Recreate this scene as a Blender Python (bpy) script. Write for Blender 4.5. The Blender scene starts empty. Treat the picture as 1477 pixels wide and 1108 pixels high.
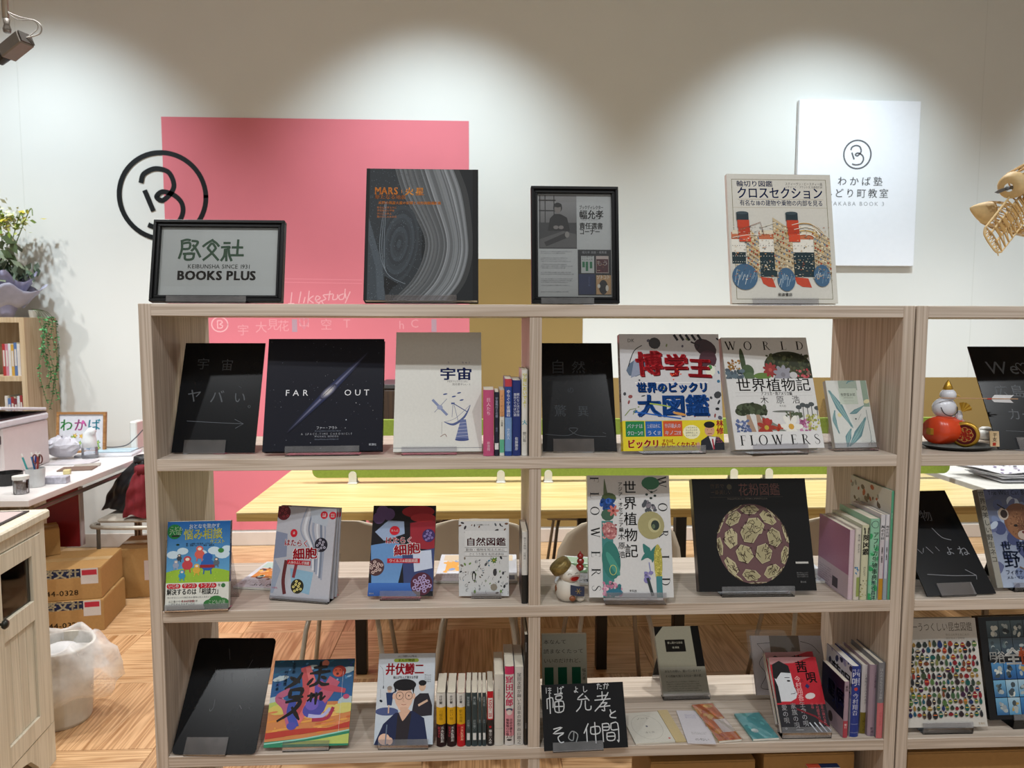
import bpy, bmesh, math, random
import numpy as np
from mathutils import Vector, Matrix
random.seed(7)
SC = bpy.context.scene
COL = SC.collection
# ---------------------------------------------------------------- camera, world, lights, exposure
F_PX, PITCH, YAW, ROLL = 1029.4165, .08145, .044, .00169
CAM = np.array([.7706, -1.65, 1.4115])
_cy, _sy = math.cos(YAW), math.sin(YAW)
FWD = np.array([_sy*math.cos(PITCH), _cy*math.cos(PITCH), -math.sin(PITCH)])
_right = np.array([_cy, -_sy, 0.0]); _up = np.cross(_right, FWD)
RGT = math.cos(ROLL)*_right + math.sin(ROLL)*_up
UPV = -math.sin(ROLL)*_right + math.cos(ROLL)*_up
cam = bpy.data.cameras.new('camera'); cam_o = bpy.data.objects.new('camera', cam); COL.objects.link(cam_o)
cam.sensor_width = 36; cam.lens = F_PX/1477*36; cam.clip_start = .05; cam.clip_end = 60
cam_o.matrix_world = Matrix(((RGT[0], UPV[0], -FWD[0], CAM[0]), (RGT[1], UPV[1], -FWD[1], CAM[1]), (RGT[2], UPV[2], -FWD[2], CAM[2]), (0, 0, 0, 1)))
cam.dof.use_dof = True; cam.dof.focus_distance = 1.68; cam.dof.aperture_fstop = 8
SC.camera = cam_o

SC.view_settings.view_transform = 'Standard'; SC.view_settings.look = 'None'
SC.view_settings.gamma = 1; SC.view_settings.use_curve_mapping = False
SC.view_settings.exposure = 0.0
SC.cycles.use_denoising = True
SC.cycles.max_bounces = 6; SC.cycles.diffuse_bounces = 3; SC.cycles.transparent_max_bounces = 12
SC.cycles.sample_clamp_indirect = 4

W = bpy.data.worlds.new('world'); SC.world = W; W.use_nodes = True
W.node_tree.nodes['Background'].inputs[0].default_value = (1.0, .975, .93, 1)
W.node_tree.nodes['Background'].inputs[1].default_value = .5

def aim(o, d):
    o.rotation_euler = Vector(d).to_track_quat('-Z', 'Y').to_euler()
def spot(name, loc, tgt, watts, angle, blend, rad, col=(1, 1, 1)):
    l = bpy.data.lights.new(name, 'SPOT'); l.energy = watts; l.spot_size = math.radians(angle); l.spot_blend = blend
    l.shadow_soft_size = rad; l.color = col
    o = bpy.data.objects.new(name, l); COL.objects.link(o); o.location = loc
    aim(o, Vector(tgt)-Vector(loc)); return o
COOL = (.77, .915, 1.0)
WARMISH = (1.0, .95, .88)
for x in (-4.2, -1.87, .50, 2.90, 5.25):                       # spots washing the long wall
    spot('wall_spot', (x, 1.42, 3.74), (x, 2.924, 1.62), 212, 77, .9, .05, COOL)
for x in (-1.0, .55, 2.1, 3.6):                                # spots above the table
    spot('table_spot', (x, 1.35, 3.66), (x, 1.2, 0), 215, 95, .6, .05, (.99, .98, .95))
for x, y in ((-1.2, -2.0), (.35, -1.75), (1.9, -2.0), (3.6, -1.8)):      # spots in front of the bookcases
    spot('aisle_spot', (x, y, 3.66), (x, .1, .9), 120, 80, .6, .045, (.95, .98, 1.0))
for x, y in ((-2.6, 1.3), (-2.2, -.6)):
    spot('desk_spot', (x, y, 3.66), (x+.4, y+.3, 0), 120, 100, .6, .05, (1, .97, .92))

# ---------------------------------------------------------------- pixel <-> place helpers (layout only)
def ray(x, y): return FWD + (x-738.5)/F_PX*RGT - (y-554)/F_PX*UPV
def atY(x, y, Y): d = ray(x, y); return CAM + d*(Y-CAM[1])/d[1]
def atZ(x, y, Z): d = ray(x, y); return CAM + d*(Z-CAM[2])/d[2]
def pj(P):
    v = np.array(P, float)-CAM; d = v@FWD
    return np.array([738.5+F_PX*(v@RGT)/d, 554-F_PX*(v@UPV)/d])

# ---------------------------------------------------------------- colours and materials
def lin(c):
    if isinstance(c, str):
        c = c.lstrip('#'); c = ''.join(q*2 for q in c) if len(c) == 3 else c; c = tuple(int(c[i:i+2], 16)/255 for i in (0, 2, 4))
    return tuple(v/12.92 if v <= .04045 else ((v+.055)/1.055)**2.4 for v in c[:3])
MATS = {}
def node(nt, t, **kw):
    n = nt.nodes.new(t)
    for k, v in kw.items():
        if k == 'inp':
            for a, b in v.items(): n.inputs[a].default_value = b
        else: setattr(n, k, v)
    return n
def newmat(name):
    m = bpy.data.materials.new(name); m.use_nodes = True
    nt = m.node_tree; b = nt.nodes['Principled BSDF']; return m, nt, b
def mat(name, col='#808080', rough=.5, metal=0, noise=.06, nscale=30, bump=0, bscale=80, coat=0, spec=.5, emit=None, estr=0):
    """plain painted / plastic / paper surface with a slight procedural mottling"""
    if name in MATS: return MATS[name]
    m, nt, b = newmat(name); c = lin(col)
    b.inputs['Roughness'].default_value = rough; b.inputs['Metallic'].default_value = metal
    b.inputs['Coat Weight'].default_value = coat; b.inputs['Specular IOR Level'].default_value = spec
    tc = node(nt, 'ShaderNodeTexCoord'); nz = node(nt, 'ShaderNodeTexNoise', inp={'Scale': nscale, 'Detail': 3.0})
    nt.links.new(tc.outputs['Object'], nz.inputs['Vector'])
    rp = node(nt, 'ShaderNodeValToRGB')
    rp.color_ramp.elements[0].position = .3; rp.color_ramp.elements[1].position = .7
    rp.color_ramp.elements[0].color = (*[v*(1-noise) for v in c], 1); rp.color_ramp.elements[1].color = (*[min(1, v*(1+noise)) for v in c], 1)
    nt.links.new(nz.outputs['Fac'], rp.inputs['Fac']); nt.links.new(rp.outputs['Color'], b.inputs['Base Color'])
    if bump:
        n2 = node(nt, 'ShaderNodeTexNoise', inp={'Scale': bscale, 'Detail': 2.0}); bp = node(nt, 'ShaderNodeBump', inp={'Strength': bump, 'Distance': .002})
        nt.links.new(tc.outputs['Object'], n2.inputs['Vector']); nt.links.new(n2.outputs['Fac'], bp.inputs['Height']); nt.links.new(bp.outputs['Normal'], b.inputs['Normal'])
    if emit: b.inputs['Emission Color'].default_value = (*lin(emit), 1); b.inputs['Emission Strength'].default_value = estr
    MATS[name] = m; return m
def wood(name, c1, c2, axis='Z', scale=1.0, rough=.55, freq=9, coords='Object', contrast=1.0, rnd=0.0):
    """long-grained softwood: noise and rings stretched along one axis"""
    if name in MATS: return MATS[name]
    m, nt, b = newmat(name); tc = node(nt, 'ShaderNodeTexCoord'); mp = node(nt, 'ShaderNodeMapping')
    s = [freq*scale]*3; s['XYZ'.index(axis)] = .5*scale; mp.inputs['Scale'].default_value = s
    nt.links.new(tc.outputs[coords], mp.inputs['Vector'])
    oi = node(nt, 'ShaderNodeObjectInfo'); ml = node(nt, 'ShaderNodeVectorMath', operation='SCALE'); ml.inputs[0].default_value = (37, 53, 71)
    nt.links.new(oi.outputs['Random'], ml.inputs['Scale']); nt.links.new(ml.outputs[0], mp.inputs['Location'])
    n1 = node(nt, 'ShaderNodeTexNoise', inp={'Scale': 1.0, 'Detail': 2.0, 'Distortion': .25}); nt.links.new(mp.outputs[0], n1.inputs['Vector'])
    mu = node(nt, 'ShaderNodeMath', operation='MULTIPLY'); mu.inputs[1].default_value = 11.0; nt.links.new(n1.outputs['Fac'], mu.inputs[0])
    fr = node(nt, 'ShaderNodeMath', operation='PINGPONG'); fr.inputs[1].default_value = .5; nt.links.new(mu.outputs[0], fr.inputs[0])
    n2 = node(nt, 'ShaderNodeTexNoise', inp={'Scale': 4.0, 'Detail': 3.0}); nt.links.new(mp.outputs[0], n2.inputs['Vector'])
    ad = node(nt, 'ShaderNodeMath', operation='MULTIPLY_ADD'); ad.inputs[1].default_value = .9; nt.links.new(fr.outputs[0], ad.inputs[0]); 
    m3 = node(nt, 'ShaderNodeMath', operation='MULTIPLY'); m3.inputs[1].default_value = .8; nt.links.new(n2.outputs['Fac'], m3.inputs[0]); nt.links.new(m3.outputs[0], ad.inputs[2])
    rp = node(nt, 'ShaderNodeValToRGB'); e = rp.color_ramp.elements
    e[0].position = .28; e[1].position = .28+.55/contrast; e[0].color = (*lin(c2), 1); e[1].color = (*lin(c1), 1)
    nt.links.new(ad.outputs[0], rp.inputs['Fac'])
    out = rp.outputs['Color']
    if rnd:
        hs = node(nt, 'ShaderNodeHueSaturation'); mr = node(nt, 'ShaderNodeMapRange', inp={'To Min': 1-rnd, 'To Max': 1+rnd})
        nt.links.new(oi.outputs['Random'], mr.inputs['Value']); nt.links.new(mr.outputs[0], hs.inputs['Value']); nt.links.new(out, hs.inputs['Color']); out = hs.outputs['Color']
    nt.links.new(out, b.inputs['Base Color']); b.inputs['Roughness'].default_value = rough
    bp = node(nt, 'ShaderNodeBump', inp={'Strength': .15, 'Distance': .001}); nt.links.new(ad.outputs[0], bp.inputs['Height']); nt.links.new(bp.outputs['Normal'], b.inputs['Normal'])
    MATS[name] = m; return m
def printed(gloss=.3, coat=0.0):
    """ink on paper: the ink colour is stored on the mesh, piece by piece"""
    k = 'printed_%g_%g' % (gloss, coat)
    if k in MATS: return MATS[k]
    m, nt, b = newmat('printed_ink'); a = node(nt, 'ShaderNodeAttribute', attribute_name='Col')
    tc = node(nt, 'ShaderNodeTexCoord'); nz = node(nt, 'ShaderNodeTexNoise', inp={'Scale': 160.0, 'Detail': 2.0}); nt.links.new(tc.outputs['Object'], nz.inputs['Vector'])
    mr = node(nt, 'ShaderNodeMapRange', inp={'To Min': .93, 'To Max': 1.07}); nt.links.new(nz.outputs['Fac'], mr.inputs['Value'])
    vm = node(nt, 'ShaderNodeVectorMath', operation='SCALE'); nt.links.new(a.outputs['Color'], vm.inputs[0]); nt.links.new(mr.outputs[0], vm.inputs['Scale'])
    nt.links.new(vm.outputs[0], b.inputs['Base Color']); b.inputs['Roughness'].default_value = max(gloss, .25); b.inputs['Specular IOR Level'].default_value = .22; b.inputs['Coat Weight'].default_value = coat*.6; b.inputs['Coat Roughness'].default_value = .1
    MATS[k] = m; return m
def clear(name, tint=(.93, .93, .95), gloss=.12, rough=.08):
    """thin clear plastic: mostly see-through, with a glossy skin"""
    if name in MATS: return MATS[name]
    m, nt, b = newmat(name); nt.nodes.remove(b); out = nt.nodes['Material Output']
    t = node(nt, 'ShaderNodeBsdfTransparent'); t.inputs[0].default_value = (*tint, 1)
    g = node(nt, 'ShaderNodeBsdfGlossy'); g.inputs['Roughness'].default_value = rough
    nz = node(nt, 'ShaderNodeTexNoise', inp={'Scale': 25.0}); tc = node(nt, 'ShaderNodeTexCoord'); nt.links.new(tc.outputs['Object'], nz.inputs['Vector'])
    fz = node(nt, 'ShaderNodeFresnel', inp={'IOR': 1.45}); ad = node(nt, 'ShaderNodeMath', operation='MULTIPLY_ADD'); ad.inputs[1].default_value = gloss*.5
    nt.links.new(nz.outputs['Fac'], ad.inputs[0]); nt.links.new(fz.outputs[0], ad.inputs[2])
    mx = node(nt, 'ShaderNodeMixShader'); nt.links.new(ad.outputs[0], mx.inputs[0]); nt.links.new(t.outputs[0], mx.inputs[1]); nt.links.new(g.outputs[0], mx.inputs[2])
    nt.links.new(mx.outputs[0], out.inputs['Surface']); MATS[name] = m; return m

def milky(name, col=(.9, .9, .9), cover=.4):
    """thin milky film: part see-through, part white"""
    if name in MATS: return MATS[name]
    m, nt, b = newmat(name); b.inputs['Base Color'].default_value = (*col, 1); b.inputs['Roughness'].default_value = .3
    t = node(nt, 'ShaderNodeBsdfTransparent'); mx = node(nt, 'ShaderNodeMixShader'); tc = node(nt, 'ShaderNodeTexCoord')
    nz = node(nt, 'ShaderNodeTexNoise', inp={'Scale': 14.0, 'Detail': 3.0}); nt.links.new(tc.outputs['Object'], nz.inputs['Vector'])
    mr = node(nt, 'ShaderNodeMapRange', inp={'From Min': .3, 'From Max': .7, 'To Min': cover*.6, 'To Max': min(1, cover*1.5)}); nt.links.new(nz.outputs['Fac'], mr.inputs['Value'])
    nt.links.new(mr.outputs[0], mx.inputs[0]); nt.links.new(t.outputs[0], mx.inputs[1]); nt.links.new(b.outputs[0], mx.inputs[2]); nt.links.new(mx.outputs[0], nt.nodes['Material Output'].inputs['Surface'])
    MATS[name] = m; return m

# ---------------------------------------------------------------- mesh helpers
def tag(o, label=None, cat=None, group=None, kind=None):
    if label: o['label'] = label
    if cat: o['category'] = cat
    if group: o['group'] = group
    if kind: o['kind'] = kind
    return o
def empty(name, loc=(0, 0, 0), rz=0, label=None, cat=None, group=None, mw=None):
    o = bpy.data.objects.new(name, None); COL.objects.link(o); o.empty_display_size = .05
    if mw is not None: o.matrix_world = mw
    else: o.location = loc; o.rotation_euler = (0, 0, rz)
    return tag(o, label, cat, group)
class MB:
    def __init__(s): s.v = []; s.f = []; s.c = []; s.mi = []; s.smooth = False
    def add(s, vs, fs, mi=0, col=None):
        n = len(s.v); s.v += [tuple(v) for v in vs]
        for f in fs: s.f.append([i+n for i in f]); s.mi.append(mi); s.c.append(col)
        return s
    def box(s, x0, x1, y0, y1, z0, z1, mi=0, M=None):
        vs = [(x, y, z) for z in (z0, z1) for y in (y0, y1) for x in (x0, x1)]
        if M is not None: vs = [tuple(M @ Vector(v)) for v in vs]
        return s.add(vs, [(0, 2, 3, 1), (4, 5, 7, 6), (0, 1, 5, 4), (2, 6, 7, 3), (0, 4, 6, 2), (1, 3, 7, 5)], mi)
    def tube(s, pts, r, n=8, mi=0, cap=True):
        pts = [Vector(p) for p in pts]; rs = r if isinstance(r, (list, tuple)) else [r]*len(pts)
        base = len(s.v); prev = None
        for i, p in enumerate(pts):
            d = (pts[min(i+1, len(pts)-1)]-pts[max(i-1, 0)]).normalized()
            if prev is None: a = d.orthogonal().normalized()
            else:
                a = prev-d*prev.dot(d); a = a.normalized() if a.length > 1e-6 else d.orthogonal().normalized()
            prev = a; b = d.cross(a)
            for k in range(n):
                t = 2*math.pi*k/n; s.v.append(tuple(p+(a*math.cos(t)+b*math.sin(t))*rs[i]))
        for i in range(len(pts)-1):
            for k in range(n):
                q = base+i*n; s.f.append([q+k, q+(k+1) % n, q+n+(k+1) % n, q+n+k]); s.mi.append(mi); s.c.append(None)
        if cap:
            s.f.append([base+k for k in range(n)][::-1]); s.mi.append(mi); s.c.append(None)
            q = base+(len(pts)-1)*n; s.f.append([q+k for k in range(n)]); s.mi.append(mi); s.c.append(None)
        return s
    def lathe(s, prof, n=24, mi=0, M=None, sx=1, sy=1):
        base = len(s.v)
        for r, z in prof:
            for k in range(n):
                t = 2*math.pi*k/n; v = Vector((r*math.cos(t)*sx, r*math.sin(t)*sy, z)); s.v.append(tuple(M @ v if M is not None else v))
        for i in range(len(prof)-1):
            for k in range(n):
                q = base+i*n; s.f.append([q+k, q+(k+1) % n, q+n+(k+1) % n, q+n+k]); s.mi.append(mi); s.c.append(None)
        if prof[0][0] > 1e-5: s.f.append([base+k for k in range(n)][::-1]); s.mi.append(mi); s.c.append(None)
        if prof[-1][0] > 1e-5:
            q = base+(len(prof)-1)*n; s.f.append([q+k for k in range(n)]); s.mi.append(mi); s.c.append(None)
        return s
    def ball(s, c, r, n=16, m=10, mi=0, M=None):
        rx, ry, rz = (r, r, r) if not isinstance(r, (tuple, list)) else r
        T = Matrix.Translation(c) @ (M if M is not None else Matrix()) @ Matrix.Diagonal((rx, ry, rz, 1))
        return s.lathe([(max(1e-6, math.sin(math.pi*i/m)), -math.cos(math.pi*i/m)) for i in range(m+1)], n, mi, T)
    def grid(s, P, mi=0, closed=False):
        """P: rows of points"""
        b = len(s.v); R, C_ = len(P), len(P[0])
        for row in P: s.v += [tuple(p) for p in row]
        for i in range(R-1):
            for j in range(C_-1 if not closed else C_):
                s.f.append([b+i*C_+j, b+i*C_+(j+1) % C_, b+(i+1)*C_+(j+1) % C_, b+(i+1)*C_+j]); s.mi.append(mi); s.c.append(None)
        return s
    def build(s, name, mats, parent=None, bevel=0, smooth=False, solid=0, sub=0, mw=None):
        me = bpy.data.meshes.new(name); me.from_pydata(s.v, [], s.f); 
        if not isinstance(mats, (list, tuple)): mats = [mats]
        for m in mats: me.materials.append(m)
        me.polygons.foreach_set('material_index', s.mi)
        if any(c is not None for c in s.c):
            at = me.color_attributes.new('Col', 'FLOAT_COLOR', 'CORNER'); buf = []
            for p, c in zip(me.polygons, s.c):
                if c is None: c = (1, 1, 1)
                if isinstance(c[0], (tuple, list)):
                    for q in c: buf += [*q, 1]
                else: buf += [*c, 1]*p.loop_total
            at.data.foreach_set('color', buf)
        else:
            bm = bmesh.new(); bm.from_mesh(me); bmesh.ops.recalc_face_normals(bm, faces=bm.faces)
            if bevel: bmesh.ops.bevel(bm, geom=bm.edges[:], offset=bevel, segments=1, affect='EDGES', clamp_overlap=True)
            bm.to_mesh(me); bm.free()
        if smooth: me.polygons.foreach_set('use_smooth', [True]*len(me.polygons))
        o = bpy.data.objects.new(name, me); COL.objects.link(o)
        if parent: o.parent = parent
        if mw is not None: o.matrix_world = mw
        if solid: md = o.modifiers.new('solid', 'SOLIDIFY'); md.thickness = solid; md.offset = 0
        if sub: md = o.modifiers.new('sub', 'SUBSURF'); md.levels = md.render_levels = sub
        return o
def copy_tree(o, parent=None):
    c = o.copy(); COL.objects.link(c); c.parent = parent
    for ch in list(o.children): copy_tree(ch, c)
    return c
def curve_pts(pts, n=8):
    """Catmull-Rom through pts"""
    P = [np.array(p, float) for p in pts]; out = []
    for i in range(len(P)-1):
        a, b, c, d = P[max(i-1, 0)], P[i], P[i+1], P[min(i+2, len(P)-1)]
        for k in range(n):
            t = k/n; out.append(.5*((2*b)+(-a+c)*t+(2*a-5*b+4*c-d)*t*t+(-a+3*b-3*c+d)*t**3))
    out.append(P[-1]); return [tuple(p) for p in out]

# ---------------------------------------------------------------- flat print (lettering and pictures as ink-thin faces)
GL = {}
def glyph(ch, bold):
    k = (ch, bold)
    if k in GL: return GL[k]
    if ch in (' ', '\u3000'):
        GL[k] = ([], [], .3 if ch == ' ' else 1.0); return GL[k]
    cu = bpy.data.curves.new('g', 'FONT'); cu.body = ch; cu.size = 1; cu.resolution_u = 2; cu.offset = bold
    o = bpy.data.objects.new('g', cu); COL.objects.link(o)
    dg = bpy.context.evaluated_depsgraph_get(); oe = o.evaluated_get(dg); me = oe.to_mesh()
    vs = [(v.co.x, v.co.y) for v in me.vertices]; fs = [tuple(p.vertices) for p in me.polygons]
    oe.to_mesh_clear(); bpy.data.objects.remove(o); bpy.data.curves.remove(cu)
    if ord(ch) > 0x2e00: adv = 1.0
    elif vs: adv = max(v[0] for v in vs)+.075
    else: adv = .3
    GL[k] = (vs, fs, adv); return GL[k]
class Art:
    """a sheet of ink: x to the right, y up, from the lower left corner, in metres"""
    STEP = .000007; cols = 0
    def __init__(s, w, h): s.w, s.h = w, h; s.m = MB(); s.k = 1
    def _z(s): s.k += 1; return s.k*s.STEP+.00006
    def clip(s, P):
        for ax, lim, sg in ((0, 0, 1), (0, s.w, -1), (1, 0, 1), (1, s.h, -1)):
            Q = []
            for i in range(len(P)):
                a, b = P[i-1], P[i]; da, db = (a[ax]-lim)*sg, (b[ax]-lim)*sg
                if (da >= 0) != (db >= 0): t = da/(da-db); Q.append((a[0]+(b[0]-a[0])*t, a[1]+(b[1]-a[1])*t))
                if db >= 0: Q.append(b)
            P = Q
            if not P: break
        return P
    def poly(s, pts, col, z=None):
        if z is None: z = s._z()
        if not isinstance(col, list):
            pts = s.clip([(p[0], p[1]) for p in pts])
            if len(pts) < 3: return s
            if s.cols:
                ct = lin(col)
                for i in range(s.cols):
                    a, b = s.w*i/s.cols, s.w*(i+1)/s.cols; Q = pts
                    for lim, sg in ((a, 1), (b, -1)):
                        R_ = []
                        for k in range(len(Q)):
                            p, q = Q[k-1], Q[k]; dp, dq = (p[0]-lim)*sg, (q[0]-lim)*sg
                            if (dp >= 0) != (dq >= 0): t = dp/(dp-dq); R_.append((p[0]+(q[0]-p[0])*t, p[1]+(q[1]-p[1])*t))
                            if dq >= 0: R_.append(q)
                        Q = R_
                        if not Q: break
                    if len(Q) > 2: s.m.add([(p[0], -z, p[1]) for p in Q], [tuple(range(len(Q)))], 0, ct)
                return s
        c = [lin(q) if isinstance(q, str) else q for q in col] if isinstance(col, list) else lin(col)
        s.m.add([(p[0], -z, p[1]) for p in pts], [tuple(range(len(pts)))], 0, c); return s
    def rect(s, x0, y0, x1, y1, col, z=None): return s.poly([(x0, y0), (x1, y0), (x1, y1), (x0, y1)], col, z)
    def fr(s, a, b, c, d, col): return s.rect(a*s.w, b*s.h, c*s.w, d*s.h, col)       # in fractions of the sheet
    def vgrad(s, x0, y0, x1, y1, cb, ct):
        z = s._z(); s.m.add([(x0, -z, y0), (x1, -z, y0), (x1, -z, y1), (x0, -z, y1)], [(0, 1, 2, 3)], 0, [lin(cb), lin(cb), lin(ct), lin(ct)])
    def ell(s, cx, cy, rx, ry, col, n=20, rot=0, z=None):
        c, q = math.cos(rot), math.sin(rot)
        return s.poly([(cx+rx*math.cos(t)*c-ry*math.sin(t)*q, cy+rx*math.cos(t)*q+ry*math.sin(t)*c) for t in [2*math.pi*i/n for i in range(n)]], col, z)
    def ring(s, cx, cy, rx, ry, wd, col, n=32, a0=0, a1=2*math.pi):
        return s.stroke([(cx+rx*math.cos(a0+(a1-a0)*i/n), cy+ry*math.sin(a0+(a1-a0)*i/n)) for i in range(n+1)], wd, col)
    def stroke(s, pts, wd, col, z=None, smooth=0, cap=True):
        if smooth: pts = curve_pts(pts, smooth)
        if z is None: z = s._z()
        P = [np.array(p[:2], float) for p in pts]; ws = wd if isinstance(wd, (list, tuple)) else [wd]*len(P)
        if smooth and len(ws) != len(P): ws = list(np.interp(np.linspace(0, 1, len(P)), np.linspace(0, 1, len(ws)), ws))
        L = []; R = []
        for i, p in enumerate(P):
            d = P[min(i+1, len(P)-1)]-P[max(i-1, 0)]; l = np.hypot(*d); d = d/l if l > 1e-9 else np.array([1, 0.])
            n = np.array([-d[1], d[0]])*ws[i]/2
            if cap and i == 0: p = p-d*ws[i]*.3
            if cap and i == len(P)-1: p = p+d*ws[i]*.3
            L.append(p+n); R.append(p-n)
        vs = [(q[0], -z, q[1]) for pair in zip(L, R) for q in pair]; c = lin(col)
        for i in range(len(P)-1):
            q = [(vs[j][0], vs[j][2]) for j in (2*i, 2*i+1, 2*i+3, 2*i+2)]
            if min(a[0] for a in q) < 0 or max(a[0] for a in q) > s.w or min(a[1] for a in q) < 0 or max(a[1] for a in q) > s.h: q = s.clip(q)
            if len(q) > 2: s.m.add([(a[0], -z, a[1]) for a in q], [tuple(range(len(q)))], 0, c)
        return s
    def text(s, t, x, y, size, col, bold=.0, al='l', sx=1.0, sp=0.0, vert=False, rot=0, width=None, outline=None, slant=0):
        """x, y: start of the baseline (for vertical text: centre of the first character's top)"""
        if outline: s.text(t, x, y, size, outline[0], bold+outline[1], al, sx, sp, vert, rot, width, None, slant)
        if not vert:
            tot = sum(glyph(c, 0)[2]*sx+sp for c in t)-sp
            if width: f = width/(tot*size); sx *= f; sp *= f; tot = width/size
            x0 = {'l': 0, 'c': -tot/2, 'r': -tot}[al]
        z = s._z(); cl = lin(col); c_, s_ = math.cos(rot), math.sin(rot); u = 0; vs_ = []; fs_ = []
        for ch in t:
            g, fs, adv = glyph(ch, 0); n = len(vs_)
            for gx, gy in g:
                if vert:
                    if ch in 'ー~-–…': px, py = (gy-.35), -(gx-.5)-.5
                    elif ord(ch) < 0x2e00: px, py = gx-adv/2, gy-.8
                    else: px, py = gx-.5, gy-.85
                    px *= size*sx; py = py*size-u
                else: px, py = (x0+u+gx*sx+gy*slant)*size, gy*size
                vs_.append((x+px*c_-py*s_, -z, y+px*s_+py*c_))
            fs_ += [tuple(i+n for i in f) for f in fs]
            if g:
                xs = [v[0] for v in vs_[n:]]; zs = [v[2] for v in vs_[n:]]; tol = .12*size
                if min(xs) < -tol or max(xs) > s.w+tol or min(zs) < -tol*.3 or max(zs) > s.h+tol:
                    del vs_[n:]; del fs_[len(fs_)-len(fs):]; u += (size*(1+sp) if vert else adv*sx+sp); continue
                for k in range(n, len(vs_)): v = vs_[k]; vs_[k] = (min(max(v[0], .0002), s.w-.0002), v[1], min(max(v[2], .0002), s.h-.0002))
            if bold > 0 and g:
                base = vs_[n:]; bo = bold*size*.75
                for ox, oz in ((-bo, -bo*.6), (bo, -bo*.6), (bo, bo*.6), (-bo, bo*.6)):
                    m = len(vs_); vs_ += [(v[0]+ox, v[1], v[2]+oz) for v in base]; fs_ += [tuple(i+m for i in f) for f in fs]
            u += (size*(1+sp) if vert else adv*sx+sp)
        s.m.add(vs_, fs_, 0, cl); return s
    def lines(s, x0, y0, x1, n, pitch, size, col, chars='の本に見る人と木花日月山川田中学書物水火土', bold=0, seed=1, ragged=.25):
        """rows of small running text"""
        r = random.Random(seed)
        for i in range(n):
            k = int((x1-x0)/size*(1-r.random()*ragged)); s.text(''.join(r.choice(chars) for _ in range(max(1, k))), x0, y0-i*pitch, size, col, bold)
    def build(s, name, parent, gloss=.3, coat=0.0, M=None):
        o = s.m.build(name, printed(gloss, coat), parent)
        if M is not None: o.matrix_local = M
        return o
# ================================================================ the room
WY = 2.924                                   # the long wall
m_wall = mat('wall_paint', '#dcdcd8', .85, noise=.012, nscale=3, bump=.05, bscale=120, spec=.2)
m_ceil = mat('ceiling_paint', '#cfc9c0', .9, noise=.01)
def slab(name, x0, x1, y0, y1, z0, z1, m, kind='structure', bevel=0, parent=None):
    o = MB().box(x0, x1, y0, y1, z0, z1).build(name, m, parent, bevel)
    if kind and not parent: o['kind'] = kind
    return o
wall_back = slab('wall_back', -4.6, 6.6, WY, WY+.12, 0, 3.82, m_wall)
slab('wall_left', -4.72, -4.6, -4.2, WY+.12, 0, 3.82, m_wall)
slab('wall_right', 6.6, 6.72, -4.2, WY+.12, 0, 3.82, m_wall)
slab('ceiling', -4.72, 6.72, -4.2, WY+.12, 3.82, 3.92, m_ceil)
m_pink = mat('pink_paint', '#da7a85', .8, noise=.015, nscale=4, spec=.2)
m_brown = mat('ochre_paint', '#92794a', .8, noise=.02, nscale=4, spec=.2)
tag(slab('painted_panel', -1.178, .70, WY-.004, WY, .10, 2.682, m_pink, None, parent=wall_back), 'coral pink rectangle painted on the wall')
tag(slab('painted_panel', .70, 1.425, WY-.004, WY, .10, 1.833, m_brown, None, parent=wall_back), 'ochre brown block painted on the wall')
tag(slab('painted_panel', 1.425, 6.6, WY-.004, WY, .10, 1.077, m_brown, None, parent=wall_back), 'low ochre brown band painted on the wall')
m_base = mat('baseboard_paint', '#cfc4bb', .5, noise=.01)
slab('baseboard_back', -4.6, 6.6, WY-.016, WY-.0045, 0, .088, m_base, bevel=.002)
# faint panel joints of the wall as shallow ribs
m_joint = mat('joint_filler', '#d2d2cd', .9, noise=.01)
for x in (-2.02, 3.99):
    slab('joint_strip', x-.0015, x+.0015, WY-.0008, WY, .1, 3.8, m_joint, None, parent=wall_back)
# writing chalked on the pink paint
art = Art(1.9, 2.6); wx = lambda px, py: (atY(px, py, WY-.004)[0]+1.178, atY(px, py, WY-.004)[2])
def wstroke(pts, wd, col, sm=5): art.stroke([wx(*p) for p in pts], wd, col, smooth=sm)
for yy in (403, 408): wstroke([(405, yy-1), (522, yy+1)], .004, '#e68d96', 0)
wr = '#eab2b6'
for st in ([(421, 422), (419, 440)], [(416, 438), (424, 438)], [(434, 421), (431, 437)], [(440, 429), (438, 437)], [(446, 420), (444, 437)], [(452, 427), (446, 432), (452, 437)],
           [(455, 434), (462, 430), (457, 427), (455, 434), (461, 437)], [(472, 425), (466, 426), (470, 431), (464, 434)], [(476, 420), (474, 433)], [(471, 425), (480, 424)], [(481, 425), (480, 432), (486, 431), (487, 425)],
           [(495, 424), (489, 427), (490, 432), (496, 430), (498, 417)], [(498, 424), (499, 430)], [(505, 421), (498, 437)], [(459, 440), (463, 434), (467, 440)]):
    wstroke(st, .006, wr, 4)
c0 = wx(317, 468); art.ring(c0[0], c0[1], .05, .046, .007, wr, 26)
B_MAIN = [(-.48, .33), (-.41, .51), (-.14, .63), (.155, .55), (.27, .28), (.2, .08), (0, -.1), (-.14, -.02), (0, .1), (.25, .03), (.43, -.15), (.45, -.4), (.3, -.64), (.02, -.73), (-.22, -.72), (-.33, -.68)]
B_BAR = [(-.4, .1), (-.24, -.32)]
for P in ([(-.3, .5), (-.3, -.5)], [(-.3, .5), (.2, .5), (.35, .25), (.0, .02), (.4, -.2), (.2, -.5), (-.3, -.5)]): art.stroke([(c0[0]+a*.045, c0[1]+b*.045) for a, b in P], .006, wr, smooth=3)
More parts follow.
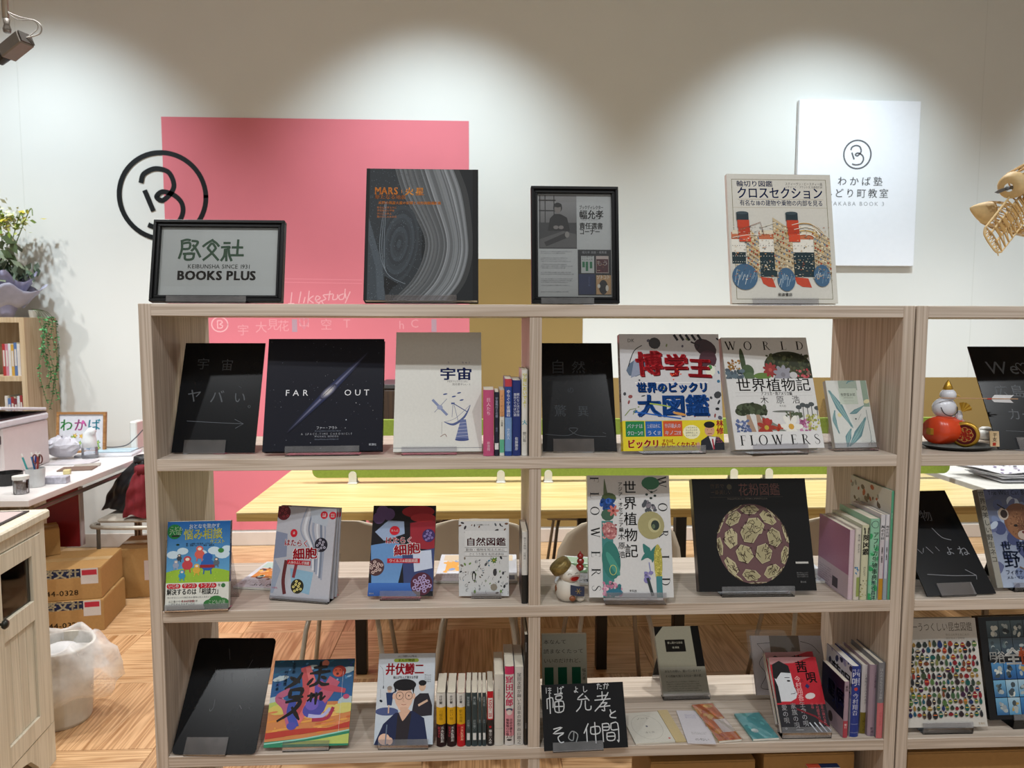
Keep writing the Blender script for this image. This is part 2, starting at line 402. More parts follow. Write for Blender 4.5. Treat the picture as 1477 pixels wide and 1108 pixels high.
for k, (px, py) in enumerate(((342, 478), (368, 474), (385, 470), (400, 472), (430, 466), (462, 470), (495, 468), (575, 470), (592, 468))):
    a = wx(px, py); art.text('宇大見花山空ThCa'[k], a[0], a[1]-.02, .075, '#e29aa0', 0)
a = wx(430, 475); art.text('♡', a[0], a[1], .1, '#cf8792', 0)
for px in (425, 626):
    a = wx(px, 472); art.rect(a[0]-.016, a[1]-.03, a[0]+.016, a[1]+.05, '#b3939f')
art.build('chalk_lettering', wall_back, .9, M=Matrix.Translation((-1.178, WY-.0041, 0)))

# ---- floor of square parquet blocks, grain turned from block to block
m_fx = wood('oak_block_across', '#d2ae84', '#9c7248', 'X', 1.5, .38, 13, rnd=.10)
m_fy = wood('oak_block_along', '#cda67c', '#956a40', 'Y', 1.5, .38, 13, rnd=.10)
floor = slab('floor', -4.72, 6.72, -4.2, WY+.12, -.06, -.004, wood('oak_floor', '#cba478', '#946638', 'X', 1.2, .42))
T = .451; x0, y0 = -1.225-.451*6, .68-.451*4
def tile_mesh(m):
    o = MB().box(.0008, T-.0008, .0008, T-.0008, -.004, 0).build('tile', m, floor, bevel=.0008); return o
src = [tile_mesh(m_fx), tile_mesh(m_fy)]; used = [0, 0]
for i in range(19):
    for j in range(10):
        a, b = x0+i*T, y0+j*T
        if b+T > WY: continue
        k = (i+j) % 2; o = src[k] if not used[k] else src[k].copy(); used[k] = 1
        if o.name not in COL.objects: COL.objects.link(o)
        o.parent = floor; o.location = (a, b, 0)
# gap behind last row stays plain floor, brought level
slab('floor_strip', -4.6, 6.6, y0+T*8, WY-.02, -.004, 0, m_fx, None, parent=floor)

# ---- logo on the wall
def b_logo(art, cx, cy, r, wd, col):
    art.ring(cx, cy, r, r, wd, col, 56)
    art.stroke([(cx+a*r, cy+b*r) for a, b in B_MAIN], wd, col, smooth=8); art.stroke([(cx+a*r, cy+b*r) for a, b in B_BAR], wd, col)
art = Art(.6, .6); b_logo(art, .3, .3, .262, .03, '#111315')
lg = empty('wall_logo', (-1.186-.3, WY-.0045, 2.205-.3), label='large black ring logo with looping letter on the wall beside pink paint', cat='logo')
art.build('logo_sheet', lg, .5)
# ---- white signboard with small logo
sg = empty('wall_sign', (2.78, WY, 1.80), label='white upright signboard with small ring logo and grey lettering on wall', cat='sign')
sw, sh = .785, 1.035
MB().box(0, sw, -.035, -.003, 0, sh).build('board', mat('sign_board', '#eef0f6', .5, noise=.01), sg, bevel=.002)
art = Art(sw, sh); b_logo(art, .385, sh-.335, .088, .010, '#5c5c60')
art.text('わかば塾', .41, sh-.525, .062, '#55565c', .008, 'c', sp=.25); art.text('みどり町教室', .385, sh-.60, .062, '#55565c', .008, 'c', sp=.18); art.text('WAKABA BOOK 3', .385, sh-.655, .036, '#85868c', 0, 'c', sp=.14)
art.build('sign_print', sg, .5, M=Matrix.Translation((0, -.035, 0)))

# ================================================================ the open bookcases
PITCHZ = .3556; TH = .0279; PT = .0283; TOPZ = 1.46; DEP = .3416; BW = 1.7965
BZ = [TOPZ, TOPZ-.3553, TOPZ-.7144, TOPZ-1.0696]        # upper faces of the boards
m_pv = wood('pale_pine_upright', '#bfb2a4', '#9c8c7b', 'Z', 1.0, .5, 30, rnd=.05)
m_ph = wood('pale_pine_level', '#c4b8ab', '#a39484', 'X', 1.0, .5, 34, rnd=.05)
def bookcase(x, label):
    t = empty('bookcase', (x, 0, 0), label=label, cat='bookcase', group='open pine bookcases')
    for a in (0, BW-PT): MB().box(a, a+PT, 0, DEP, 0, TOPZ).build('side_panel', m_pv, t, bevel=.001)
    MB().box(BW/2-PT/2, BW/2+PT/2, .002, DEP-.004, .05, TOPZ-TH).build('divider', m_pv, t, bevel=.001)
    for k, z in enumerate(BZ+[.072]):
        MB().box(PT, BW-PT, 0 if k == 0 else .0, DEP-.002, z-TH, z).build('shelf_board', m_ph, t, bevel=.001)
    MB().box(PT, BW-PT, .02, .04, 0, .044).build('plinth', m_ph, t, bevel=.001)
    return t
bookcase(0, 'long pale pine bookcase in the middle, open right through')
bookcase(BW+.004, 'pale pine bookcase cut off at the right edge of the picture')
# ================================================================ builders for books, frames, boards and stands
m_page = mat('page_paper', '#d9d2c0', .9, noise=.04, nscale=200)
m_pagew = mat('white_page_paper', '#dddbd3', .9, noise=.03, nscale=200)
m_clear = clear('clear_plastic')
m_clear2 = clear('clear_plastic_lip', (.965, .96, .98), .40, .15)
def pose(BL, BR, TL, TR, board=None, t=0.0, Y=None, lift=.003):
    """upright thing leaning back: where its foot stands, how tall it is and how far it leans, all in metres"""
    th, H = .3, .25
    for it in range(8):
        z = board+lift+t*math.sin(th) if board is not None else None
        if Y is not None:
            a, b = atY(*BL, Y), atY(*BR, Y); a[2] = b[2] = z
        else: a, b = atZ(*BL, z), atZ(*BR, z)
        X = (b-a); X[2] = 0; w = np.linalg.norm(X); X /= w; N = np.array([-X[1], X[0], 0.])       # N: away from the viewer
        def err(q):
            up = np.array([0, 0, 1.])*math.cos(q[0])+N*math.sin(q[0])
            return np.concatenate([pj(a+up*q[1])-TL, pj(b+up*q[1])-TR])
        q = np.array([th, H])
        for _ in range(12):
            r = err(q); J = np.stack([(err(q+np.eye(2)[i]*1e-4)-r)/1e-4 for i in range(2)], 1)
            q = q-np.linalg.lstsq(J, r, rcond=None)[0]
            q[0] = min(max(q[0], .0), .75)
        th, H = q
    up = np.array([0, 0, 1.])*math.cos(th)+N*math.sin(th); nb = np.cross(up, X)*-1
    Yax = np.cross(up, X); c = (a+b)/2
    M = Matrix(((X[0], Yax[0], up[0], c[0]), (X[1], Yax[1], up[1], c[1]), (X[2], Yax[2], up[2], c[2]), (0, 0, 0, 1)))
    return M, w, H, th
def book_parts(t, w, H, th, cover, spine_side='L', pages=m_page, hard=True, board=.0022):
    """book standing on its foot, cover at y=0 facing -y, spine at one side"""
    e = .003 if hard else .0004; b = board if hard else .0006
    s = -1 if spine_side == 'L' else 1
    m = MB(); m.box(-w/2, w/2, 0, b, 0, H); m.box(-w/2, w/2, th-b, th, 0, H)
    x0, x1 = sorted((s*w/2, s*(w/2-b))); m.box(x0, x1, b, th-b, 0, H)
    m.build('cover', cover, t, bevel=.0004)
    x0, x1 = sorted((s*(w/2-b-.0002), -s*(w/2-e)))
    MB().box(x0, x1, b, th-b, e, H-e).build('page_block', pages, t)
def sheet(name, prof, w, m, th=.002, parent=None, x=0):
    P = [[(x-w/2, y, z) for y, z in prof], [(x+w/2, y, z) for y, z in prof]]
    return MB().grid(P).build(name, m, parent, solid=th)
NST = [0]
STAND_OBJ = []
def stand(M, w, H, th, t, frac=.6, lip=.013, label='', board=None, off=0.0, rest=.5, feet=True):
    """clear bent-plastic stand holding a leaning thing"""
    c, s = math.cos(th), math.sin(th)
    e = empty('book_stand', mw=M, label=label, cat='stand', group='clear plastic book stands')
    # board level in the local frame: the origin is (lift + t sin) above it
    zb = M.translation.z-board-.0012
    toloc = lambda dy, dz: (dy*c-dz*s, dy*s+dz*c)      # world offsets (away, up) -> local y, z
    foot = toloc(t*c+.05+H*rest*s, -zb+.0)
    front = toloc(-.002*c, -zb)
    prof = [(-.0035, lip), (-.0035, -.002), front, toloc(t*c+.016, -zb), (t+.0055, .035), (t+.0055, H*rest), foot]
    sheet('bent_sheet', prof[1:] if feet else prof[1:-1], w*frac, m_clear, .0018, e, off)
    sheet('front_lip', prof[:2], w*frac, m_clear2, .0018, e, off)
    return e
def face_book(name, label, px, board, t, art, cover='#222', spine='L', hard=True, gloss=.3, coat=0., Y=None, stand_label=None, stand_frac=.62, lip=.012, off=0., tt=None, pages=m_page, cat='book', spine_art=None, group=None, rest=.5, lift=.0045, feet=True):
    M, w, H, th = pose(*px, board=board, t=t, Y=Y, lift=lift)
    o = empty(name, mw=M, label=label, cat=cat, group=group)
    book_parts(o, w, H, t, cover if not isinstance(cover, str) else mat('cover_'+cover, cover, max(gloss, .3), coat=coat*.4, noise=.02, spec=.25), spine, pages, hard)
    if art:
        A = Art(w, H); art(A); A.build('cover_print', o, gloss, coat, Matrix.Translation((-w/2, 0, 0)))
    if spine_art:
        A = Art(t, H); spine_art(A)
        sx = -w/2 if spine == 'L' else w/2
        R = Matrix(((0, -1 if spine == 'R' else 1, 0, 0), (-1 if spine == 'L' else 1, 0, 0, 0), (0, 0, 1, 0), (0, 0, 0, 1)))
        R = Matrix.Translation((sx, t if spine == 'L' else 0, 0)) @ R
        A.build('spine_lettering', o, gloss, coat, R)
    if stand_label: stand(M, w, H, th, tt or t, stand_frac, lip, stand_label, board, off, rest, feet)
    print('POSE', name, 'w%.3f H%.3f lean%.0f x%.2f y%.3f' % (w, H, math.degrees(th), M.translation.x, M.translation.y), label[:30])
    return o, M, w, H, th
def panel(label, px, board, writing, Y=None, t=.003, round_=0, stand_label='', frac=.5, lip=.03, off=0., matname='black_panel', lift=.003, gloss=.25, ink='#8a8f94'):
    M, w, H, th = pose(*px, board=board, t=t, Y=Y, lift=lift)
    o = empty('message_board', mw=M, label=label, cat='message board')
    r = round_; pts = []
    if r:
        for cx, cz, a in ((w/2-r, r, -90), (w/2-r, H-r, 0), (-w/2+r, H-r, 90), (-w/2+r, r, 180)):
            for k in range(6): q = math.radians(a+90*k/5); pts.append((cx+r*math.cos(q), cz+r*math.sin(q)))
    else: pts = [(-w/2, 0), (w/2, 0), (w/2, H), (-w/2, H)]
    n = len(pts); m = MB().add([(x, 0, z) for x, z in pts]+[(x, t, z) for x, z in pts], [list(range(n)), list(range(n, 2*n))[::-1]]+[[i, i+n, (i+1) % n+n, (i+1) % n] for i in range(n)])
    m.build('panel', mat(matname, '#0e1013', gloss, noise=.1, nscale=12, spec=.2), o)
    A = Art(w, H); writing(A); A.build('chalk_lettering', o, .9, 0, Matrix.Translation((-w/2, 0, 0)))
    if stand_label: stand(M, w, H, th, t, frac, lip, stand_label, board, off, .35)
    print('POSE panel w%.3f H%.3f lean%.0f y%.3f' % (w, H, math.degrees(th), M.translation.y), label[:30])
    return o
def picture_frame(label, px, board, Y, art, t=.02, fw=.02, stand_label=''):
    M, w, H, th = pose(*px, board=board, t=t, Y=Y)
    o = empty('picture_frame', mw=M, label=label, cat='picture frame')
    m_fr = mat('black_frame', '#08090b', .4, noise=.1, spec=.2); a, b, c, d = -w/2, w/2, 0, H
    fm = MB()
    for k, (f0, f1, y) in enumerate(((0, .45, .0), (.4, .7, .005), (.65, 1.0, .003))):
        i, j = fw*f0, fw*f1
        fm.box(a+i, b-i, y, t, c+i, c+j); fm.box(a+i, b-i, y, t, d-j, d-i); fm.box(a+i, a+j, y, t, c+j, d-j); fm.box(b-j, b-i, y, t, c+j, d-j)
    fm.build('frame_moulding', m_fr, o, bevel=.0008)
    MB().box(a+fw*.9, b-fw*.9, t*.6, t*.6+.002, c+fw*.9, d-fw*.9).build('backing_sheet', mat('frame_sheet', '#b9bdbb', .6, noise=.01), o)
    A = Art(w-2*fw, H-2*fw); art(A); A.build('poster_print', o, .5, 0, Matrix.Translation((a+fw, t*.6, fw)))
    MB().box(a+fw*.95, b-fw*.95, t*.35, t*.35+.0015, c+fw*.95, d-fw*.95).build('clear_cover', clear('frame_cover', (.93, .93, .93), .02, .03), o)
    if stand_label: stand(M, w, H, th, t, .6, .012, stand_label, board, -.02, .4)
    print('POSE frame w%.3f H%.3f lean%.0f' % (w, H, math.degrees(th)))
    return o
def spine_book(label, xa, xb, yt, board, Y, depth, art, cover='#fff', group=None, pages=m_page, yaw=0, side_art=None, hard=False, gloss=.35, bow=.15, lift=0.0007, name='book', dt=0):
    """book standing with its spine to the front"""
    yb = pj((atY(xa, 700, Y)[0], Y, board))[1]
    a, b = atY(xa, yb, Y), atY(xb, yb, Y); t = b[0]-a[0]-.0006
    H = atY((xa+xb)/2, yt, Y)[2]-board
    o = empty(name, (a[0]+.0003, Y, board+lift), yaw, label=label, cat='book', group=group)
    n = 6; bw = bow*t; pr = []
    for k in range(n+1): u = k/n; pr.append((u*t, -bw*4*u*(1-u)+bw))
    cv = .0018 if hard else .0006
    m = MB(); outer = [(0, depth)]+pr+[(t, depth)]; inner = [(t-cv, depth)]+[(min(max(x, cv), t-cv), y+cv) for x, y in pr[::-1]]+[(cv, depth)]
    ring = outer+inner; k = len(ring); z0, z1 = 0, H
    m.add([(x, y, z0) for x, y in ring]+[(x, y, z1) for x, y in ring], [[i, (i+1) % k, (i+1) % k+k, i+k] for i in range(k)])
    # caps of the shell
    no = len(outer); 
    for zz in (0, k):
        m.f += [[zz+i, zz+i+1, zz+k-2-i, zz+k-1-i] for i in range(no-1)]; m.mi += [0]*(no-1); m.c += [None]*(no-1)
    m.build('cover', mat('cover_'+cover, cover, gloss, noise=.02) if isinstance(cover, str) else cover, o)
    e = .003 if hard else .001
    MB().box(cv+.0001, t-cv-.0001, bw+cv+.001, depth-e, e, H-e).build('page_block', pages, o)
    A = Art(t, H); A.cols = 6
    if art: art(A)
    if A.m.f:
        # wrap the ink on the bowed spine
        vs = []
        for x, y, z in A.m.v:
            u = min(max(x/t, 0), 1); vs.append((x, bw-bw*4*u*(1-u)+y-.0002, z))
        A.m.v = vs; A.build('spine_lettering', o, gloss)
    if side_art:
        A = Art(depth, H); side_art(A); R = Matrix(((0, 1, 0, 0), (-1, 0, 0, 0), (0, 0, 1, 0), (0, 0, 0, 1)))
        A.build('cover_print', o, gloss, 0, Matrix.Translation((0, depth, 0)) @ R)
    return o
# big roman capitals with thick and thin strokes, drawn (x right, y up, height 1)
def roman(A, ch, x, y, s, col, rot=False, sx=1.0):
    def T(p): 
        px, py = p[0]*sx, p[1]
        return (x+py*s, y-px*s) if rot else (x+px*s, y+py*s)
    K, N = .165, .07
    def st(pts, wd, sm=0): A.stroke([T(p) for p in pts], [v*s for v in wd] if isinstance(wd, list) else wd*s, col, smooth=sm, cap=False)
    def ser(cx, cy, l=.16): st([(cx-l, cy), (cx+l, cy)], .045)
    if ch == 'W':
        st([(0, 1), (.32, 0)], K); st([(.32, 0), (.55, .9)], N); st([(.5, 1), (.82, 0)], K); st([(.82, 0), (1.1, 1)], N)
        ser(0, .985, .14); ser(.5, .985, .12); ser(1.1, .985, .12); return 1.16
    if ch in 'OQ':
        st([(.43+.4*math.cos(t), .5+.5*math.sin(t)) for t in [2*math.pi*i/32 for i in range(33)]], [(.05+.09*abs(math.cos(2*math.pi*i/32))**1.3) for i in range(33)]); return .98
    if ch in 'FEL':
        st([(.2, 0), (.2, 1)], K); ser(.2, .015)
        if ch != 'L': st([(.06, .985), (.62, .985)], .035); st([(.62, 1), (.63, .8)], .025); st([(.2, .52), (.5, .52)], .032); st([(.5, .62), (.5, .42)], .022)
        else: ser(.2, .985)
        if ch != 'F': st([(.06, .015), (.64, .015)], .035); st([(.63, .0), (.68, .22)], .025)
        return .75 if ch != 'F' else .7
    if ch in 'RPDB':
        st([(.2, 0), (.2, 1)], K); ser(.2, .985, .15); ser(.2, .015, .15)
        if ch == 'D': st([(.2, .985), (.45, .97), (.72, .8), (.82, .5), (.72, .2), (.45, .03), (.2, .015)], [.03, .035, .09, .115, .09, .035, .03], 6); return .98
        st([(.2, .985), (.45, .97), (.6, .76), (.45, .54), (.2, .52)], [.03, .04, .105, .04, .03], 6)
        if ch == 'R': st([(.38, .53), (.72, .06), (.86, .0)], [.1, .1, .05], 4)
        return .85
    if ch == 'S':
        st([(.5, .78), (.46, .93), (.28, 1), (.1, .88), (.12, .68), (.32, .53), (.5, .38), (.52, .15), (.32, 0), (.1, .06), (.05, .25)], [.03, .03, .035, .07, .1, .115, .1, .07, .035, .03, .03], 6); return .65
    return .5
def dashes(A, x0, y0, x1, n, pitch, s, col, seed=1, ragged=.3): A.lines(x0, y0, x1, n, pitch, s, col, seed=seed, ragged=ragged)
# ================================================================ things on top of the middle bookcase
def art_sign(A):
    w, h = A.w, A.h; g = '#31503c'
    def S(P, wd=.0058, sm=5): A.stroke([(.155*w+a*w*.195, .50*h+b*w*.195) for a, b in P], wd, g, smooth=sm)
    # three brushed characters, drawn stroke by stroke
    for P in ([(.08, .93), (.3, 1.0), (.46, .98)], [(.1, .95), (.12, .55), (.02, .15)], [(.12, .82), (.44, .86), (.43, .6), (.12, .57)], [(.55, .95), (.8, .9), (.68, .66), (.55, .5)],
              [(.6, .75), (.75, .55), (.93, .22)], [(.27, .32), (.3, .1), (.6, .12), (.62, .36), (.27, .35)], [(.2, .35), (.68, .36)]): S(P)
    for P in ([(1.45, 1.0), (1.2, .84), (1.04, .7)], [(1.42, .98), (1.6, .86), (1.72, .72)], [(1.24, .62), (1.42, .84), (1.58, .66)], [(1.26, .6), (1.42, .42), (1.72, .08)], [(1.6, .62), (1.4, .36), (1.08, .08)]): S(P)
    for P in ([(1.95, .86), (2.2, .86)], [(1.85, .66), (2.2, .68), (2.08, .56)], [(2.0, .56), (1.98, .28), (1.86, .06)], [(2.05, .58), (2.08, .05)], [(2.16, .56), (2.2, .3), (2.3, .06)], [(2.56, 1.0), (2.54, .3)], [(2.32, .66), (2.76, .66)], [(2.26, .3), (2.8, .3)]): S(P)
    A.text('KEIBUNSHA SINCE 1931', .5*w, .40*h, .0146, '#3c4743', .012, 'c', width=.53*w)
    A.text('BOOKS PLUS', .485*w, .235*h, .031, '#17191b', .055, 'c', width=.67*w)
picture_frame('black-framed landscape shop sign reading BOOKS PLUS under green brushed characters', [(214, 435), (406, 437), (222.5, 315), (409, 319)], TOPZ, .055, art_sign, fw=.0155, stand_label='clear stand under the landscape shop sign')

def art_mars(A):
    o = '#e08a35'; w, h = A.w, A.h; r = random.Random(9)
    A.fr(.0, 0, 1, 1, '#15181b'); A.fr(.03, 0, .5, 1, '#272c30')
    for k in range(46):
        s_ = k/45; g = (.13+.24*r.random()**1.5)*(.8+.5*(s_ > .45)) if s_ < .93 else .06; c = (g*.92*.6, g*1.0*.6, g*1.06*.6)
        c = '#%02x%02x%02x' % tuple(int(min(255, 255*(q**(1/2.2)*.95))) for q in c)
        x0 = .36+.56*s_; P = [(x0-.10, 1.0), (x0-.02+.0*s_, .80), (.52+.42*s_, .5), (.52+.42*s_, .32), (.42+.46*s_, .14), (.26+.5*s_, 0)]
        A.stroke([(a*w, b*h) for a, b in P], [w*.012, w*.018, w*(.010+.008*r.random()), w*.012, w*.014, w*.018], c, smooth=6, cap=False)
    for k in range(9):
        s_ = 1-k/9; c = ['#30363b', '#292e33', '#363d43'][k % 3]; A.ell((.30)*w, .42*h, .17*w*s_, .30*h*s_, c, 28, -.12)
    for k in range(3): A.stroke([(.17*w+.006*k*w, .74*h), (.13*w+.02*k*w, .40*h), (.2*w, .2*h), (.36*w, .12*h)], .0012, '#6b747c', smooth=5)
    A.poly([(.03*w, .62*h), (.16*w, .25*h), (.19*w, 0), (.03*w, 0)], '#424a51'); A.poly([(.03*w, .45*h), (.10*w, .25*h), (.12*w, 0), (.03*w, 0)], '#353c42'); A.poly([(.18*w, .18*h), (.3*w, .12*h), (.24*w, .08*h), (.2*w, .02*h), (.175*w, .1*h)], '#121416')
    for i in range(900):
        x, y = r.random(), r.random(); x = .04+.5*x*x**.2; g = r.choice(['#565f66', '#1d2124', '#474f56', '#2a2f33', '#6a737a']); A.ell(x*w, y*h, .0011, .0006, g, 4, r.random()*3, z=.0009)
    A.fr(0, 0, .03, 1, '#0a0b0d')
    A.rect(w*.95, 0, w, h, '#08090b')
    A.text('MARS', .075*w, .80*h, .026, o, .03, width=.21*w); A.rect(.315*w, .81*h, .318*w, .835*h, o); A.text('火星', .345*w, .80*h, .0215, '#f0a040', .03, sp=.18)
    A.text('新たなる地表', .08*w, .765*h, .0125, '#c8772c', .01); A.text('未踏の風景火星の記録と地形図鑑撮影集', .11*w, .725*h, .0085, o, .02); 
    dashes(A, .1*w, .69*h, .3*w, 4, .0078, .006, '#a8622a', 3)
o, M, w, H, th = face_book('book', 'large black picture book with grey swirling dunes and small orange title', [(524, 438), (690, 440), (529, 243), (691, 245)], TOPZ, .03, art_mars, '#07080a', Y=.075, gloss=.6, stand_label='clear stand under the black dune picture book')


def art_director(A):
    w, h = A.w, A.h
    A.fr(0, 0, 1, 1, '#b4b7b6')
    # dim photograph of a man at a table
    A.fr(.02, .468, .53, .985, '#3b3c3e')
    A.vgrad(.02*w, .72*h, .53*w, .985*h, '#6c6c6c', '#8e8e8e')
    for x in (.03, .1, .22): A.fr(x, .72, x+.012, .985, '#28282a')
    for y in (.83, .93): A.fr(.02, y, .25, y+.012, '#28282a')
    A.ell(.275*w, .865*h, .06*w, .05*h, '#1d1d1f'); A.ell(.275*w, .855*h, .045*w, .045*h, '#77726e'); A.ell(.275*w, .89*h, .056*w, .022*h, '#19191b')
    A.poly([(.14*w, .64*h), (.17*w, .76*h), (.23*w, .805*h), (.31*w, .805*h), (.40*w, .77*h), (.44*w, .64*h)], '#1b1c1f')
    for x in (.25, .32): A.ell(x*w, .675*h, .035*w, .018*h, '#7d7875')
    A.poly([(.03*w, .56*h), (.35*w, .64*h), (.52*w, .61*h), (.53*w, .48*h), (.03*w, .48*h)], '#5a5a5a')
    A.poly([(.09*w, .53*h), (.4*w, .63*h), (.42*w, .58*h), (.12*w, .49*h)], '#2d2d2f'); A.ell(.4*w, .605*h, .03*w, .03*h, '#85827e')
    A.text('ブックディレクター', .565*w, .855*h, .0105, '#222', .02, width=.33*w)
    A.text('幅允孝', .565*w, .765*h, .0235, '#151515', .03, width=.33*w); A.text('はば  よしたか', .6*w, .745*h, .006, '#666', 0)
    A.text('責任選書', .565*w, .665*h, .017, '#151515', .03, width=.32*w); A.text('コーナー', .565*w, .61*h, .017, '#151515', .03, width=.28*w)
    for k, n in enumerate((2, 3, 4, 2, 3, 1, 1)): dashes(A, .04*w, (.435-.062*k-(k > 2)*.015)*h, .5*w, min(n, 3), .0042, .0035, '#6a6d70', k+4)
    A.fr(.54, .02, .99, .46, '#1c2024'); A.text('幅允孝 選書・推薦書', .765*w, .425*h, .0065, '#8f9396', 0, 'c')
    A.fr(.585, .235, .76, .40, '#aeb3b0'); dashes(A, .59*w, .385*h, .755*w, 2, .007, .0055, '#555', 5, 0)
    for x, y in ((.6, .29), (.645, .255), (.70, .28)): A.fr(x, y, x+.034, .345, '#1f6a46')
    A.fr(.785, .235, .955, .40, '#b5a7a0'); A.fr(.79, .24, .95, .37, '#4a1f28'); A.text('もう', .87*w, .31*h, .014, '#c9c0ba', .02, 'c')
    for i in range(14): A.ell((.80+.14*random.random())*w, (.25+.11*random.random())*h, .006*w, .004*h, random.choice(['#8a5a40', '#c0b090', '#7a2a3a']))
    A.fr(.55, .03, .77, .225, '#1e2c52'); A.text('つかう本', .69*w, .2*h, .006, '#55648a', 0, vert=True)
    A.fr(.785, .03, .985, .215, '#b8956a'); A.text('ソトコト', .79*w, .18*h, .0115, '#efe9dd', .03, width=.18*w); A.ell(.88*w, .1*h, .06*w, .07*h, '#1a1b20'); A.ell(.82*w, .11*h, .02*w, .02*h, '#d9d4c8'); A.ell(.93*w, .09*h, .02*w, .03*h, '#d9d4c8')
picture_frame('upright black-framed notice with grey photograph and small book covers', [(767, 440), (894, 440), (765, 268), (892, 269)], TOPZ, .055, art_director, fw=.0155, stand_label='clear stand under the upright framed notice')

def art_cross(A):
    w, h = A.w, A.h; A.fr(0, 0, 1, 1, '#c4c3bb')
    for a, b, c, d in ((.045, .03, .955, .034), (.045, .955, .955, .959), (.045, .03, .05, .959), (.95, .03, .955, .959)): A.fr(a, b, c, d, '#6d6a4e')
    nv = '#15285a'
    A.text('輪切り図鑑', .09*w, .905*h, .0165, nv, .02, width=.35*w); A.text('スティーヴン・ビースティー画', .92*w, .915*h, .0085, '#222', .0, 'r', width=.36*w); A.text('リチャード・プラット文 北森俊行訳', .92*w, .892*h, .007, '#333', 0, 'r', width=.36*w)
    A.text('クロスセクション', .09*w, .815*h, .033, nv, .02, width=.83*w); A.fr(.1, .80, .92, .803, '#9a8f7a')
    A.text('有名な18の建物や乗物の内部を見る', .115*w, .755*h, .016, nv, .012, width=.8*w)
    A.fr(.05, .735, .95, .738, '#a8a08c')
    r = random.Random(3)
    def slice_(x0, x1, top, base, skew):
        P = [(x0, base+.07), (x1, base+.01), (x1, top-.1), (x0, top)]
        A.poly([(a*w, b*h) for a, b in P], '#b9a98a')
        for i in range(9):
            y = top-.03-i*(top-base-.1)/9; A.stroke([(x0*w, y*h), (x1*w, (y-.07)*h)], .0012, '#5e5340')
            for j in range(7):
                u = (j+.3)/7; xx = x0+(x1-x0)*u; A.rect(xx*w, (y-.07*u-.018)*h, (xx+.014)*w, (y-.07*u-.004)*h, r.choice(['#7b5f3c', '#c69a5a', '#8f8a80', '#6b7f94', '#d8cdb0', '#a0432d']))
    # dark blue-red hulls seen end on, with open decks between them
    for x0, x1, top in ((-.0, .15, .5), (.28, .44, .5), (.60, .80, .50)):
        A.poly([(x0*w, .40*h), (x1*w, .40*h), (x1*w, .2*h), (x0*w, .2*h)] if x0 > 0 else [(.02*w, .4*h), (x1*w, .4*h), (x1*w, .3*h), (.02*w, .3*h)], '#22343a')
        x0 = max(x0, .02)
        A.poly([(x0*w, .49*h), (x1*w, .49*h), (x1*w, .39*h), (x0*w, .39*h)], '#d7d5cb')
        for j in range(6): A.ell((x0+(x1-x0)*(j+.5)/6)*w, .44*h, .004*w, .003*h, '#33404a', 8)
        for k in range(3):
            for j in range(6): A.ell((x0+(x1-x0)*(j+.5)/6)*w, (.36-.045*k)*h, .004*w, .003*h, '#cfd2c8', 8)
        A.fr(x0, .49, x1, .545, '#b56a4a'); A.fr(x0+.01, .53, x1-.01, .56, '#cfc6b0')
    for x0, x1 in ((.28, .50), (.60, .86)):
        A.poly([(x0*w, .2*h), ((x0+x1)/2*w, .19*h), ((x0+x1)/2*w+.03*w, .12*h), ((x0+.07))*1*w and ((x0+.07)*w, .125*h), ((x0+.02)*w, .15*h)], '#b6452f')
    slice_(.16, .28, .60, .18, 0); slice_(.42, .60, .66, .18, 0); slice_(.80, .955, .60, .2, 0)
    for cx, cy, rx, ry in ((.13, .2, .12, .1), (.52, .18, .085, .09), (.86, .21, .08, .085)):
        A.ell(cx*w, cy*h, rx*w, ry*h, '#3f5f7c')
        for k in range(9): A.stroke([((cx-rx*.8+k*rx*.2)*w, (cy-ry*.7*r.random())*h), ((cx-rx*.6+k*rx*.2)*w, (cy+ry*.6*r.random())*h), ((cx-rx*.5+k*rx*.18)*w, cy*h)], .0009, r.choice(['#a9bcc8', '#d5dbd8', '#7893a8']))
    for k in range(4): A.ring(.72*w, .50*h, (.09+.03*k)*w, (.03+.028*k)*h, .0022, ['#e6e3d8', '#c9a45c', '#e6e3d8', '#b08848'][k], 20, .2, 3.0)
    for cx in (.13, .60):
        for k in range(4): A.rect((cx-.055+.006*k)*w, (.635-.055*k)*h, (cx+.06+.004*k)*w, (.692-.055*k)*h, ['#26343b', '#b5412b', '#a83a26', '#c24a30'][k])
        A.ell(cx*w, .692*h, .058*w, .012*h, '#39474e')
    zq = [A._z() for _ in range(4)]
    for i in range(420):
        x, y = .03+.92*r.random(), .17+.42*r.random(); A.rect(x*w, y*h, (x+.004+.016*r.random())*w, (y+.002+.006*r.random())*h, r.choice(['#c8b898', '#8a7a60', '#5a6470', '#a8a494', '#b8946a', '#d0ccc0', '#3a424a', '#9a5a44']), z=zq[i % 4])
    for x0, y0, x1, y1 in ((.60, .60, .93, .52), (.62, .565, .95, .50), (.03, .5, .3, .52), (.3, .58, .45, .62)): A.stroke([(x0*w, y0*h), ((x0+x1)/2*w, (y0+.02)*h), (x1*w, y1*h)], .0016, '#d0ccbe', smooth=3)
    A.stroke([(.1*w, .56*h), (.3*w, .62*h), (.33*w, .52*h)], .0015, '#7a5040'); A.text('岩波書店', .5*w, .055*h, .009, '#333', .02, 'c')
    for a, b, c, d in ((.79, .185, .92, .09), (.8, .2, .86, .21), (.1, .12, .14, .02)): pass
face_book('book', 'large pale cover with sliced red-funnelled ocean liners beside the white signboard', [(1056, 438), (1209, 437), (1049, 252), (1196, 251)], TOPZ, .014, art_cross, '#bdbcb4', Y=.075, gloss=.14, coat=.6, stand_label='clear stand under the ocean liner book')
